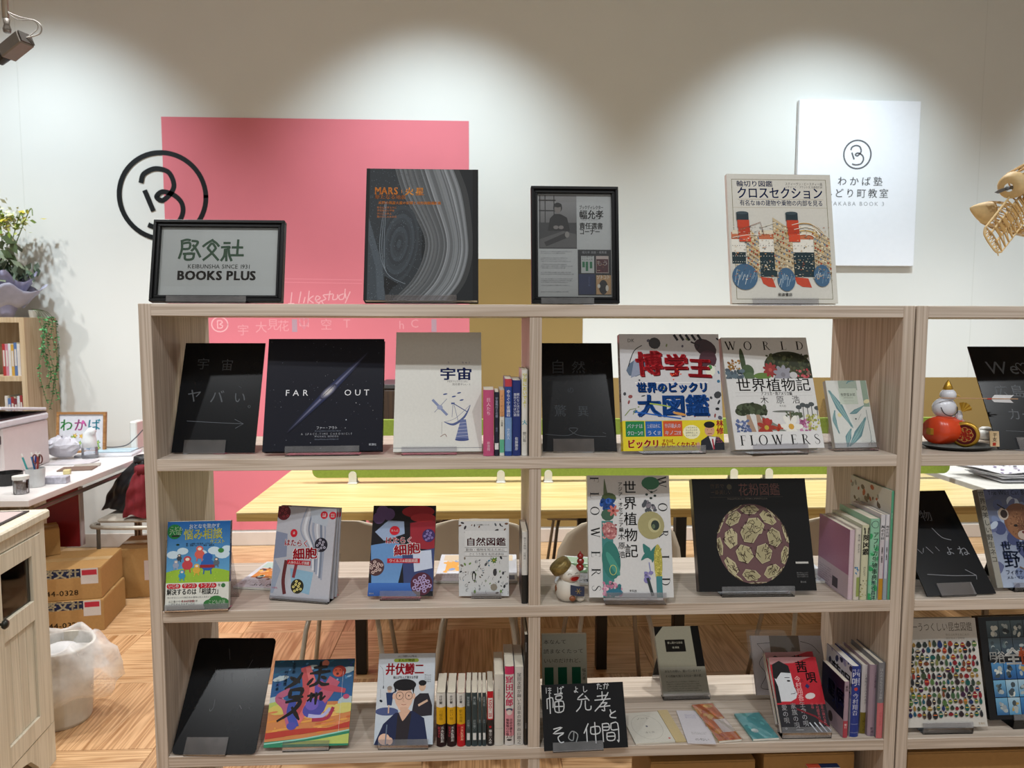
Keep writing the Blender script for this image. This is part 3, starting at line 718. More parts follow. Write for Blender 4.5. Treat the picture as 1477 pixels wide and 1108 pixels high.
# ================================================================ upper open compartments
B1, B2, B3 = BZ[1], BZ[2], BZ[3]
def chalk(A, s, x, y, size, col='#4a4e52', rot=0): A.text(s, x*A.w, y*A.h, size, col, -.012, rot=rot)
def w_uchu(A):
    chalk(A, '宇', .17, .76, .032); chalk(A, '宙', .47, .75, .032); chalk(A, 'ヤ', .1, .46, .036, '#565a5e'); chalk(A, 'バ', .38, .45, .036, '#565a5e'); chalk(A, 'い', .67, .45, .032, '#565a5e'); A.ring(.88*A.w, .41*A.h, .003, .003, .0008, '#565a5e', 10)
    A.stroke([(.14*A.w, .28*A.h), (.5*A.w, .265*A.h), (.83*A.w, .255*A.h)], .0011, '#60646a', smooth=4); A.stroke([(.72*A.w, .295*A.h), (.83*A.w, .255*A.h), (.74*A.w, .215*A.h)], .0011, '#60646a'); A.stroke([(.72*A.w, .6*A.h), (.76*A.w, .58*A.h)], .001, '#44484c')
panel('black board chalked with faint arrow, in the upper left corner compartment', [(247, 653), (367, 653), (268, 495), (383, 495)], B1, w_uchu, stand_label='clear stand holding the upper left black board', off=-.02, frac=.5)
def art_far(A):
    w, h = A.w, A.h; A.fr(0, 0, 1, 1, '#11131e'); r = random.Random(11)
    for i in range(110): 
        s = .0003+.0006*r.random()**3; A.ell(r.random()*w, r.random()*h, s, s, r.choice(['#6a7288', '#9aa0ae', '#4a5266', '#c8ccd4']), 6)
    A.ell(.69*w, .27*h, .0012, .0012, '#c8d0e0', 8)
    c = np.array((.53*w, .52*h)); d = np.array((.62, .66)); d /= np.linalg.norm(d); n = np.array((-d[1], d[0]))
    z = A._z(); L = .49*w; bg = lin('#11131e')
    for off, W0, core in ((0, .011, '#3e4a80'), (.0, .005, '#7a7ea2')):
        z = A._z(); K = 24; vs = []; cs = []; fs = []; cc = []
        for i in range(K+1):
            u = -1+2*i/K; f = (1-abs(u))**.8; p = c+d*L*u; wv_ = W0*(.25+.75*f)
            q = tuple(bg[j]*(1-f)+lin(core)[j]*f for j in range(3))
            for k, s_ in enumerate((-1, 0, 1)): vs.append((p[0]+n[0]*s_*wv_, -z, p[1]+n[1]*s_*wv_)); cs.append(bg if s_ and off == 0 and W0 > .006 else (bg if s_ else q))
        for i in range(K):
            for k in (0, 1): f_ = (3*i+k, 3*i+k+1, 3*i+4+k, 3*i+3+k); fs.append(f_); cc.append([cs[t] for t in f_])
        b0 = len(A.m.v); A.m.v += vs
        for f_, q in zip(fs, cc): A.m.f.append([b0+t for t in f_]); A.m.mi.append(0); A.m.c.append(q)
    for s_, cl in ((1, '#3b3c50'), (.82, '#5f6072'), (.62, '#8f8f98'), (.4, '#b9b6b6')): A.ell(c[0], c[1], .026*s_, .010*s_, cl, 24, .75)
    A.stroke([tuple(c-d*.016+n*.0015), tuple(c+d*.02+n*.0015)], .0012, '#2a2a35')
    A.text('FAR', .165*w, .485*h, .021, '#d8dade', .0, width=.2*w, sp=.3); A.text('OUT', .665*w, .485*h, .021, '#d8dade', .0, width=.22*w, sp=.3)
    A.text('ファー・アウト', .53*w, .19*h, .0085, '#b8bcc4', 0, 'c', width=.18*w); A.text('A SPACE-TIME CHRONICLE', .53*w, .14*h, .0068, '#c0c4cc', .01, 'c', width=.43*w, sp=.3); A.text('MICHAEL BENSON', .53*w, .12*h, .0056, '#9a9ea8', .0, 'c', width=.2*w, sp=.2)
    dashes(A, .43*w, .17*h, .66*w, 1, .004, .0032, '#707888', 2, 0); dashes(A, .43*w, .097*h, .64*w, 1, .004, .0035, '#707888', 3, 0); A.text('新潮社', .92*w, .045*h, .006, '#b8bcc4', 0, 'c')
face_book('book', 'square black book reading FAR OUT across a tilted galaxy', [(378, 652), (551, 650), (387, 488), (557, 490)], B1, .022, art_far, '#0c0d15', gloss=.3, stand_label='clear stand under the black galaxy book')
def art_uchu(A):
    w, h = A.w, A.h; A.fr(0, 0, 1, 1, '#c9c9c3'); nv = '#182a66'; g = '#4a5680'
    A.text('宇宙', .515*w, .60*h, .033, nv, .05, width=.38*w); A.text('う', .6*w, .73*h, .006, nv, 0); A.text('ち ゅ う', .77*w, .73*h, .006, nv, 0)
    A.fr(.56, .585, .86, .587, '#999'); A.text('宇宙をかんがえるえほん', .6*w, .57*h, .0055, '#555', 0, width=.24*w); A.text('加古里子', .66*w, .545*h, .0065, '#333', 0); A.text('ぶん・え', .78*w, .545*h, .005, '#333', 0)
    # dish antenna
    A.stroke([(.57*w, .24*h), (.68*w, .22*h), (.8*w, .28*h), (.87*w, .375*h)], [.001, .006, .005, .001], g, smooth=6); A.stroke([(.57*w, .24*h), (.7*w, .27*h), (.87*w, .38*h)], .0008, g, smooth=4)
    A.stroke([(.68*w, .39*h), (.84*w, .32*h)], .002, g); A.stroke([(.68*w, .39*h), (.73*w, .25*h)], .001, g); A.stroke([(.67*w, .38*h), (.66*w, .28*h)], .001, g); A.rect(.65*w, .385*h, .69*w, .4*h, g)
    A.poly([(.76*w, .26*h), (.82*w, .26*h), (.85*w, .10*h), (.70*w, .10*h)], '#5c6790'); 
    for k in range(5): A.stroke([((.75-.01*k)*w, (.23-.027*k)*h), ((.82+.007*k)*w, (.235-.027*k)*h)], .0008, '#b9bccb')
    A.ell(.775*w, .095*h, .08*w, .012*h, '#3c4878')
    A.stroke([(.44*w, .42*h), (.60*w, .30*h)], .006, '#7580a0'); A.stroke([(.46*w, .32*h), (.6*w, .43*h)], .001, g); A.ell(.52*w, .36*h, .035*w, .02*h, '#8a93ae', 8)
    for x, y in ((.58, .47), (.68, .45), (.74, .48), (.77, .42)): A.ell(x*w, y*h, .03*w*(1.2-x*.5), .006*h, '#39477a', 10, .2)
    A.stroke([(.545*w, .14*h), (.545*w, .24*h)], .0007, '#777'); A.stroke([(.53*w, .12*h), (.58*w, .14*h), (.6*w, .12*h)], .0015, '#7a5a50', smooth=3)
    A.fr(0, .028, 1, .032, '#777a80')
face_book('book', 'tall white picture book with navy title and drawing of a dish antenna', [(567, 652), (695, 651), (572, 479), (696, 480)], B1, .012, art_uchu, '#b9b9b2', gloss=.35, off=-.02, stand_label='clear stand under the white dish antenna book')
G1 = 'small books at the middle upright, upper left compartment'
def sp(*items, bg=None, bands=()):
    """spine ink: items (text, top 0..1, size in spine widths, colour, bold); bands (y0, y1, colour) in fractions"""
    def f(A):
        if bg: A.fr(.02, 0, .98, 1, bg)
        for y0, y1, c in bands: A.fr(.02, y0, .98, y1, c)
        for it in items:
            t, y, s, c = it[:4]; b = it[4] if len(it) > 4 else 0; x = it[5] if len(it) > 5 else .5
            A.text(t, x*A.w, y*A.h, s*A.w, c, b, vert=True)
    return f
Y1 = .014
spine_book('pink paperback spine with white title, left end of its row', 697, 712.5, 563, B1, Y1, .105, sp(('巨人たち', .88, .42, '#e7bfd0'), ('新書館', .22, .3, '#e7bfd0')), '#b54a74', G1)
spine_book('dark navy thin paperback spine between pink and orange-topped spines', 713.5, 719.5, 566, B1, Y1, .105, sp(('宇宙飛行士の話', .92, .75, '#aab2c8'), ('谷川', .45, .6, '#8890a8'), bands=((.1, .2, '#d8d8d8'),)), '#12182e', G1)
spine_book('thin white spine with orange top half and green foot', 720.5, 727.5, 563, B1, Y1, .105, sp(('すべての宇宙論', .93, .7, '#6a3a20'), ('小説集', .55, .5, '#444'), bands=((.6, 1, '#c99468'), (.05, .25, '#5aa888'))), '#ccccc4', G1)
spine_book('blue and pale blue spine with red top band', 728, 738.5, 547, B1, Y1, .13, sp(('ゆらぐ宇宙講義', .86, .55, '#e6e8f0'), ('中島哲夫', .36, .4, '#dfe6f0'), bands=((.9, 1, '#b0404a'), (.06, .5, '#6f90bc'))), '#1f3f86', G1)
spine_book('deep navy spine with two columns of white title', 739, 751, 549, B1, Y1, .13, sp(('眠れないほど宇宙', .83, .36, '#dfe4ee', 0, .68), ('面白くてやばい話', .83, .36, '#dfe4ee', 0, .3), ('佐藤勝彦', .25, .42, '#dfe4ee')), '#14286a', G1)
spine_book('taller white spine with yellow title against the middle upright', 752.2, 761.0, 534, B1, Y1, .13, sp(('宇宙においでよ!', .96, .75, '#c9c23a', .03), ('大', .42, .9, '#3c96ac', .03), ('野口聡一', .28, .6, '#444')), '#cfcfc8', G1)
def w_shizen(A):
    c = '#3c4044'; chalk(A, '自', .12, .72, .040, c); chalk(A, '然', .42, .72, .036, c); chalk(A, 'の', .35, .53, .018, c); chalk(A, '驚', .16, .32, .032, c); chalk(A, '異', .48, .32, .030, c)
    A.stroke([(.04*A.w, .15*A.h), (.35*A.w, .14*A.h), (.48*A.w, .2*A.h), (.36*A.w, .2*A.h), (.5*A.w, .14*A.h), (.86*A.w, .13*A.h)], .001, '#54585c', smooth=5); A.stroke([(.82*A.w, .165*A.h), (.86*A.w, .155*A.h)], .001, '#54585c')
panel('black board with faint chalk knot, first right of the middle upright, upper row', [(783, 651), (890, 651), (782.5, 495), (881, 495)], B1, w_shizen, stand_label='clear stand holding the upper middle black board', off=-.015, frac=.55)
def art_haku(A):
    w, h = A.w, A.h; A.fr(0, 0, 1, 1, '#c4c5c8'); r = random.Random(5)
    rd, bl = '#b01824', '#1450a0'
    A.text('DK', .08*w, .93*h, .012, '#888', .02)
    for i in range(60):
        x, y = r.random(), .27+.7*r.random()
        if .2 < x < .85 and .3 < y < .85 and r.random() < .8: continue
        A.ell(x*w, y*h, (.006+.022*r.random())*w, (.004+.014*r.random())*h, r.choice(['#2b2d33', '#556', '#8a4a4a', '#3a6a8a', '#7a8a5a', '#a85a3a', '#44464c']), 7, r.random()*3)
    A.ell(.86*w, .88*h, .12*w, .07*h, '#3c2a30', 14, -.5); A.ell(.88*w, .78*h, .09*w, .08*h, '#4a2f38', 12); A.stroke([(.72*w, .93*h), (.8*w, .9*h), (.78*w, .87*h)], .004, '#2a2226')
    for k in range(5): A.stroke([((.55+.06*k)*w, .99*h), ((.58+.06*k)*w, .95*h)], .006, '#1c1c20')
    A.ell(.35*w, .92*h, .06*w, .05*h, '#3a3a3c', 12); A.ell(.17*w, .71*h, .12*w, .07*h, '#5a6a80', 9, .5); A.poly([(.1*w, .62*h), (.27*w, .68*h), (.14*w, .78*h)], '#8a93a8'); A.stroke([(.08*w, .72*h), (.14*w, .85*h), (.22*w, .9*h)], .002, '#333', smooth=4)
    A.ell(.9*w, .68*h, .05*w, .05*h, '#d8dccc', 12); A.ell(.9*w, .71*h, .02*w, .02*h, '#4a8a4a', 8)
    for dx, dy, c in ((.012, -.012, '#5c0d14'), (.006, -.006, '#7c121a'), (0, 0, rd)):
        A.text('博', (.16+dx)*w, (.655+dy)*h, .062, c, .05, width=.27*w, rot=.08); A.text('学', (.43+dx)*w, (.66+dy)*h, .055, c, .05, width=.25*w); A.text('王', (.67+dx)*w, (.645+dy)*h, .05, c, .05, width=.24*w, rot=-.05)
    for k in range(9): A.ell((.5+.1*r.random())*w, (.6+.1*r.random())*h, .008*w, .006*h, '#e05030', 6)
    A.fr(.14, .575, .87, .582, '#e9e9ea')
    for dx, dy, c in ((.008, -.008, '#0a2a60'), (0, 0, bl)):
        A.text('世界のビックリ', (.15+dx)*w, (.505+dy)*h, .026, c, .045, width=.72*w); A.text('大図鑑', (.15+dx)*w, (.31+dy)*h, .055, c, .05, width=.72*w)
    A.stroke([(.13*w, .33*h), (.5*w, .28*h), (.58*w, .27*h)], .003, '#1a5ab0'); A.ell(.57*w, .31*h, .07*w, .012*h, '#c8904a', 10, -.2); A.stroke([(.28*w, .4*h), (.4*w, .385*h), (.48*w, .37*h)], .003, '#9ab04a', smooth=3); A.stroke([(.03*w, .3*h), (.08*w, .35*h), (.14*w, .36*h), (.11*w, .31*h)], .002, '#7a8a50')
    A.ell(.95*w, .35*h, .02*w, .012*h, '#222428'); A.ell(.96*w, .47*h, .04*w, .03*h, '#3a3c40', 8, .6)
    A.fr(0, 0, 1, .255, '#d8c72a')
    for x0, x1, c, a, b in ((.03, .215, '#1d7a46', 'バナナは', 'クローン!?'), (.225, .39, '#1d5aa8', '土星は水に', 'うく!?'), (.4, .59, '#c2502a', '世界最大の', 'キノコ!?')):
        A.fr(x0, .12, x1, .25, c); A.text(a, (x0+x1)/2*w, .195*h, .011, '#eef', .02, 'c', width=(x1-x0-.03)*w); A.text(b, (x0+x1)/2*w, .135*h, .012, '#eef', .03, 'c', width=(x1-x0-.03)*w)
    A.ell(.68*w, .155*h, .085*w, .06*h, '#e8e6c0', 14); dashes(A, .62*w, .185*h, .745*w, 4, .0062, .005, '#555', 6, 0)
    A.text('ビックリ', .04*w, .03*h, .022, '#b81c1c', .06, width=.32*w, outline=('#e8e0a0', .02)); A.text('すれば', .385*w, .07*h, .009, '#b81c1c', .03); A.text('かしこくなれる!', .375*w, .03*h, .014, '#c02020', .04, width=.35*w)
    A.poly([(.76*w, 0), (.77*w, .08*h), (.84*w, .12*h), (.95*w, .11*h), (1.0*w, .06*h), (w, 0)], '#22252e'); A.poly([(.85*w, .115*h), (.89*w, 0), (.92*w, .11*h)], '#d8d8d8'); A.stroke([(.885*w, .09*h), (.895*w, .01*h)], .004, '#a03040')
    A.ell(.86*w, .165*h, .05*w, .048*h, '#c99a7c', 16); A.ell(.86*w, .215*h, .055*w, .028*h, '#17161a', 14); A.stroke([(.84*w, .14*h), (.88*w, .14*h)], .0012, '#7a3028'); A.ell(.742*w, .04*h, .02*w, .03*h, '#c99a7c', 8)
    for x in (.84, .88): A.ell(x*w, .172*h, .005*w, .003*h, '#222', 6)
    A.text('林修', .965*w, .255*h, .018, '#d03a3a', .04, vert=True); dashes(A, .92*w, .115*h, .99*w, 4, .005, .004, '#c86a8a', 8, 0)
face_book('book', 'thick picture encyclopedia with red and blue block lettering and yellow band', [(899, 651), (1045, 649), (893, 482), (1036, 482)], B1, .022, art_haku, '#b4b0ac', gloss=.2, coat=.3, stand_label='clear stand under the red and blue encyclopedia', spine_art=lambda A: [A.text('博学王ビックリ大図鑑', .5*A.w, .8*A.h, .5*A.w, '#8a2028', .03, vert=True), A.fr(0, 0, 1, .25, '#d8c72a'), dashes(A, .2*A.w, .2*A.h, .8*A.w, 12, .003, .0025, '#333')])
def flower(A, x, y, r, col, cen='#d9b040', n=6):
    for k in range(n): t = 2*math.pi*k/n; A.ell(x+r*.55*math.cos(t), y+r*.55*math.sin(t), r*.5, r*.24, col, 9, t)
    A.ell(x, y, r*.25, r*.25, cen, 8)
def blobs(A, x0, y0, x1, y1, n, cols, s0, s1, seed=1, asp=.7):
    r = random.Random(seed); zs = [A._z() for _ in range(6)]
    for i in range(n): s_ = s0+(s1-s0)*r.random(); A.ell(x0+(x1-x0)*r.random(), y0+(y1-y0)*r.random(), s_, s_*asp, r.choice(cols), 7, r.random()*3, z=zs[i % 6])
def art_wf1(A):
    w, h = A.w, A.h; A.fr(0, 0, 1, 1, '#c9c9c6'); k = '#1c1c1e'; s = .10*h
    x = .05
    for ch, xx in zip('WORLD', (.045, .255, .47, .68, .86)): roman(A, ch, xx*w, .885*h, s*.78, k, sx=1.0)
    # trees and flowers, upper picture
    A.ell(.73*w, .745*h, .27*w, .125*h, '#2b3020', 26); A.fr(.7, .62, 1, .74, '#2b3020'); A.ell(.77*w, .67*h, .13*w, .06*h, '#3c3c2a', 12); blobs(A, .5*w, .66*h, .98*w, .84*h, 70, ['#38402a', '#222818', '#4a4e34'], .003, .008, 3)
    A.ell(.215*w, .78*h, .03*w, .12*h, '#3c4a34', 14, .06); A.ell(.26*w, .69*h, .07*w, .06*h, '#45583e'); A.ell(.27*w, .64*h, .06*w, .04*h, '#52664a')
    blobs(A, .05*w, .70*h, .18*w, .8*h, 24, ['#8a6a3a', '#7a5028', '#a0703a'], .002, .005, 4); blobs(A, .02*w, .62*h, .2*w, .70*h, 20, ['#4a5660', '#5a6a74', '#3a4a4a'], .004, .009, 5)
    A.ell(.42*w, .645*h, .1*w, .03*h, '#5e7a3e'); flower(A, .52*w, .70*h, .019, '#8c3433', '#a85048', 9); flower(A, .66*w, .655*h, .025, '#8a8a94', '#77767e', 9); blobs(A, .82*w, .63*h, .98*w, .7*h, 18, ['#9a3038', '#7a5a50', '#b85a60'], .002, .005, 6); A.ell(.78*w, .65*h, .045*w, .03*h, '#b9b9b9')
    A.fr(0, .0, 1, .62, '#cdcecd')
    A.text('世界植物記', .1*w, .515*h, .036, '#151515', .01, width=.86*w); A.fr(.08, .495, .96, .497, '#aaa'); A.fr(.08, .465, .96, .467, '#aaa')
    A.text('アフリカ・南アメリカ編', .55*w, .472*h, .0105, '#222', .02, 'c', width=.36*w); A.text('木原浩', .58*w, .40*h, .0215, '#222', 0, 'c', sp=.9); A.text('平凡社', .6*w, .365*h, .006, '#333', 0, 'c')
    # lower picture
    for cx, cy, rx in ((.22, .365, .15), (.13, .33, .08), (.33, .33, .09)): A.ell(cx*w, cy*h, rx*w, .04*h, '#39412f', 14)
    blobs(A, .08*w, .3*h, .4*w, .4*h, 40, ['#2c3526', '#4a5540'], .003, .008, 7)
    for a, b in ((.19, .24), (.3, .36)): A.poly([((a-.02)*w, .3*h), ((a+.02)*w, .3*h), ((a+.07)*w, .15*h), ((a-.02)*w, .15*h)], '#a08874')
    A.poly([(.32*w, .3*h), (.52*w, .2*h), (.6*w, .15*h), (.4*w, .16*h)], '#7a8078'); A.ell(.6*w, .325*h, .13*w, .009*h, '#6a6e68'); A.rect(.66*w, .23*h, .69*w, .32*h, '#77705e')
    for cx, cy in ((.83, .38), (.88, .37), (.93, .385), (.78, .36), (.99, .35)): A.stroke([(cx*w, cy*h), ((cx-.01)*w, .22*h)], .0022, '#5a5c58'); A.ell(cx*w, cy*h, .035*w, .02*h, '#4a5052', 9)
    blobs(A, .62*w, .27*h, .8*w, .32*h, 14, ['#4e5a44'], .003, .007, 8)
    blobs(A, .04*w, .15*h, .2*w, .25*h, 40, ['#5a6a94', '#8a94b8', '#4a5a80'], .002, .006, 9); blobs(A, .74*w, .15*h, .88*w, .25*h, 36, ['#a05a84', '#b87aa0', '#8a4a6a'], .002, .006, 10); blobs(A, .86*w, .16*h, 1.0*w, .3*h, 40, ['#a8a860', '#8a9048', '#c0bc80'], .002, .005, 11)
    flower(A, .38*w, .185*h, .024, '#9a3a30', '#b8a040', 7); A.ell(.4*w, .24*h, .03*w, .03*h, '#a83c38'); flower(A, .66*w, .19*h, .03, '#dcdcd4', '#c89a40', 6); blobs(A, .48*w, .15*h, .56*w, .2*h, 12, ['#a8402c'], .003, .006, 12)
    A.fr(0, 0, 1, .148, '#d2d3d3')
    for ch, xx in zip('FLOWERS', (.06, .17, .275, .43, .63, .755, .90)): roman(A, ch, xx*w, .035*h, s*.85, k, sx=.9 if ch == 'W' else 1)
face_book('book', 'large white plant book with WORLD above and FLOWERS below, trees between', [(1061, 649), (1189, 646), (1040, 488), (1162, 486)], B1, .03, art_wf1, '#c0c0bc', gloss=.12, coat=.6, stand_label='clear stand under the large plant book, upper row')
def leaf(A, P, wd, col, vein=None):
    n = len(P); A.stroke(P, [wd*math.sin(math.pi*min(1, max(.03, i/(n-1)))) + .0004 for i in range(n)], col, smooth=5)
    if vein: A.stroke(P, .0005, vein, smooth=5)
def art_mak(A):
    w, h = A.w, A.h; A.fr(0, 0, 1, 1, '#c8cac5'); t1, t2, v = '#5f8288', '#7fa0a0', '#35545c'
    A.fr(.3, .85, .75, 1, '#98a498'); A.fr(.85, .6, .99, 1, '#8a9c8c')
    for P, wd in (([(.05, .85), (.25, .6), (.5, .28)], .019), ([(.35, .02), (.6, .2), (.85, .45)], .02), ([(.3, .01), (.35, .15), (.45, .28)], .015), ([(.48, .5), (.62, .53), (.85, .62)], .011), ([(.12, .55), (.08, .4), (.15, .2)], .01), ([(.5, .95), (.6, 1), (.7, .99)], .006)):
        Q = [(a*w, b*h) for a, b in P]; leaf(A, Q, wd, t1)
        for s_ in (-.3, 0, .3): leaf(A, [(q[0]+s_*wd*.5, q[1]) for q in Q], wd*.22, t2)
        A.stroke(Q, .0006, v, smooth=4)
    A.fr(.28, .64, .72, .88, '#b5bfb2'); A.text('牧野富太郎', .5*w, .765*h, .0088, '#2a2a2a', .0, 'c', width=.36*w); A.text('なぜ花は匂うか', .5*w, .73*h, .0036, '#444', 0, 'c'); A.fr(.38, .69, .62, .692, '#777')
    A.ell(.22*w, .48*h, .05*w, .03*h, '#cfc89a', 10, -.6); A.ell(.93*w, .68*h, .08*w, .03*h, '#cfc8a0', 10, .3); A.stroke([(.88*w, .55*h), (.9*w, .2*h), (.88*w, .03*h)], .0009, v); A.stroke([(.8*w, .03*h), (.9*w, .1*h), (.98*w, .06*h)], .0006, v); A.ell(.6*w, .42*h, .02*w, .012*h, '#3a4040', 7); A.stroke([(.65*w, .4*h), (.75*w, .5*h)], .0005, '#555')
face_book('book', 'small pale pocket book with blue-green leaves at the right end of the upper row', [(1205, 646), (1265, 645), (1188, 549), (1251, 549)], B1, .014, art_mak, '#b4b4aa', hard=False, stand_label='clear stand with tall back plate behind the small leafy pocket book', stand_frac=1.05, off=0, rest=.75)
# ================================================================ middle open compartments
def art_nayami(A):
    w, h = A.w, A.h; A.fr(0, 0, 1, 1, '#c5c9c2'); A.vgrad(0, .34*h, w, h, '#5f9cc4', '#175394')
    r = random.Random(4)
    for x, y, s_ in ((.1, .62, .1), (.25, .66, .09), (.75, .66, .1), (.88, .62, .12), (.55, .63, .09), (.95, .68, .08)): A.ell(x*w, y*h, s_*w, s_*.45*h, '#b9cdd8', 12)
    A.fr(0, .31, 1, .36, '#8bb03a'); A.ell(.5*w, .36*h, .6*w, .11*h, '#8bb03a', 30); A.rect(0, .25*h, w, .31*h, '#8bb03a')
    for i in range(40): A.ell(r.random()*w, (.27+.17*r.random())*h, .006*w, .003*h, r.choice(['#b8cc5a', '#6a9030', '#d8d860']), 5)
    A.ell(.115*w, .885*h, .115*w, .085*h, '#1d6a34', 20); A.text('こども', .03*w, .905*h, .0105, '#cfe0c0', .01, rot=-.05); A.text('六法', .03*w, .855*h, .0135, '#cfe0c0', .01, rot=-.02); A.fr(.07, .825, .19, .845, '#222')
    A.text('おとなを動かす', .34*w, .92*h, .0115, '#e6ecf0', .02, width=.5*w, rot=.02)
    A.text('悩み相談', .26*w, .80*h, .0265, '#d8d65a', .02, width=.62*w, rot=.02); A.text('クエスト', .68*w, .745*h, .0105, '#d8d65a', .03, width=.24*w)
    A.text('著・山崎聡一郎 監修・大きな声', .3*w, .735*h, .0042, '#112', .0); A.text('絵・伊藤ハムスター 構成・編集部', .3*w, .715*h, .0042, '#112', 0)
    A.ell(.17*w, .735*h, .03*w, .012*h, '#16301c', 6); A.ell(.86*w, .66*h, .05*w, .028*h, '#3a7a3a', 8)
    # small crowd of plain dressed-up figures on the grass
    for x, y, s_, c in ((.33, .50, .085, '#b04048'), (.52, .62, .08, '#c05a50'), (.48, .44, .06, '#c8a040'), (.65, .50, .11, '#2c5aa0'), (.79, .52, .05, '#56606a'), (.2, .58, .04, '#3c424a'), (.15, .50, .05, '#8a98b0'), (.25, .38, .055, '#3a86b0')):
        A.ell(x*w, y*h, s_*w, s_*.62*h, c, 14); A.ell(x*w, (y+s_*.8)*h, s_*.72*w, s_*.42*h, c, 12); A.ell(x*w, (y+s_*.78)*h, s_*.4*w, s_*.22*h, '#d8c8b8' if c != '#2c5aa0' else '#2c5aa0', 10)
        for q in (-.45, .45): A.stroke([((x+q*s_)*w, (y-s_*.4)*h), ((x+q*s_*1.2)*w, (y-s_*.95)*h)], .0025, c)
    A.fr(.53, .465, .76, .50, '#8a2a30'); 
    A.fr(0, 0, 1, .30, '#c9ccc5')
    for x0, x1, t_ in ((.02, .23, 'いじめ'), (.26, .49, 'ケンカ'), (.52, .80, 'トラブル')): A.ell((x0+.03)*w, .263*h, .035*w, .027*h, '#b01c28', 12); A.ell((x1-.03)*w, .263*h, .035*w, .027*h, '#b01c28', 12); A.fr(x0+.03, .236, x1-.03, .29, '#b01c28'); A.text(t_, (x0+x1)/2*w, .25*h, .0095, '#eee', .03, 'c', width=(x1-x0-.04)*w)
    A.ell(.91*w, .26*h, .035*w, .025*h, '#3a6a40', 12); A.text('を', .82*w, .25*h, .008, '#222', .02)
    A.text('解決するのは「相談力」', .02*w, .17*h, .0155, '#1a1a1a', .03, width=.86*w)
    dashes(A, .03*w, .125*h, .9*w, 1, .005, .0048, '#555', 4, 0); dashes(A, .05*w, .08*h, .55*w, 1, .005, .0055, '#333', 5, 0); dashes(A, .05*w, .05*h, .5*w, 1, .005, .0055, '#444', 6, 0); A.text('きみが主役!', .25*w, .08*h, .006, '#b03040', .03)
    for x, y, s_ in ((.70, .05, .1), (.8, .08, .12), (.9, .06, .11)): A.ell(x*w, y*h, s_*w, s_*.55*h, '#34703a', 14)
    A.fr(.62, 0, 1, .06, '#34703a'); A.text('こども六法', .68*w, .055*h, .010, '#d8e4d0', .02, width=.27*w)
face_book('book', 'blue and green cover with small costumed crowd, leftmost book of the middle shelf', [(238, 880), (329.5, 877), (241, 753), (334, 751)], B2, .014, art_nayami, '#b9bcb6', hard=False, spine='R', gloss=.3, stand_label='clear stand under the blue and green crowd cover', stand_frac=1.0, rest=.62, spine_art=lambda A: [A.fr(0, .3, 1, 1, '#16406e'), A.text('悩み相談', .5*A.w, .9*A.h, .6*A.w, '#ccc', 0, vert=True)])
def blood(A, x, y, r, bg, cell, n=9, seed=1):
    A.ell(x, y, r, r*1.02, bg, 24); q = random.Random(seed)
    for i in range(n):
        t = 2.4*i; d = r*.78*math.sqrt((i+.5)/n); A.ell(x+d*math.cos(t), y+d*math.sin(t), r*.2, r*.18, cell, 10); A.ell(x+d*math.cos(t), y+d*math.sin(t), r*.09, r*.08, bg, 8)
def art_cellA(A):
    w, h = A.w, A.h; A.fr(0, 0, 1, 1, '#a9aab2'); r = random.Random(2); rd = '#b51a2a'
    A.poly([(0, .72*h), (.2*w, .7*h), (.22*w, .45*h), (0, .42*h)], '#7a8298')
    for k in range(7): A.stroke([(.5*w+.05*k*w, (1-.02*k)*h), (.42*w+.07*k*w, .75*h), (.6*w+.04*k*w, .55*h), (.66*w+.03*k*w, (.35-.02*k)*h)], .004+.002*(k % 2), ['#8c93a3', '#c3c6cc', '#6f7889'][k % 3], smooth=5)
    A.poly([(.55*w, .99*h), (.9*w, .97*h), (.86*w, .80*h), (.6*w, .84*h)], '#a3abb6'); A.poly([(.02*w, .42*h), (.14*w, .3*h), (.05*w, .05*h), (0, .05*h)], '#8d97a9'); A.poly([(.3*w, .33*h), (.7*w, .3*h), (.66*w, .06*h), (.36*w, .1*h)], '#7fa2b8')
    A.stroke([(.22*w, .4*h), (.2*w, .2*h), (.24*w, .06*h)], .009, '#5c2a2c', smooth=4); A.stroke([(.4*w, .38*h), (.37*w, .24*h)], .008, '#7a3038')
    blood(A, .1*w, .93*h, .12*w, '#5c1c24', '#8a3038', 7); blood(A, .79*w, .60*h, .11*w, '#26242e', '#a8a4b4', 8); blood(A, .45*w, .14*h, .11*w, '#2b2a1c', '#d8cc7c', 8)
    for x in (.80, .945): A.ell(x*w, .925*h, .062*w, .042*h, rd, 16); A.text('学習', x*w, .925*h, .005, '#eee', .02, 'c'); A.text('図鑑', x*w, .905*h, .005, '#eee', .02, 'c')
    A.ell(.31*w, .71*h, .06*w, .045*h, rd, 14); A.text('ま', .31*w, .70*h, .008, '#eee', .03, 'c')
    A.text('はたらく', .16*w, .575*h, .0175, rd, .03, width=.42*w, outline=('#dcdce0', .05), rot=-.0); A.text('細胞', .33*w, .43*h, .0285, rd, .04, width=.42*w, outline=('#dcdce0', .06), rot=.12)
    A.fr(.24, .37, .64, .42, '#a81c28'); A.text('人体のふしぎ図鑑', .26*w, .38*h, .0078, '#eee', .02, width=.36*w); A.text('小学生', .02*w, .1*h, .005, '#b05070', 0)
P0 = [(390, 862), (474, 868), (401, 731), (487, 733)]
PH = 'thin science picture books leaning in one clear holder'
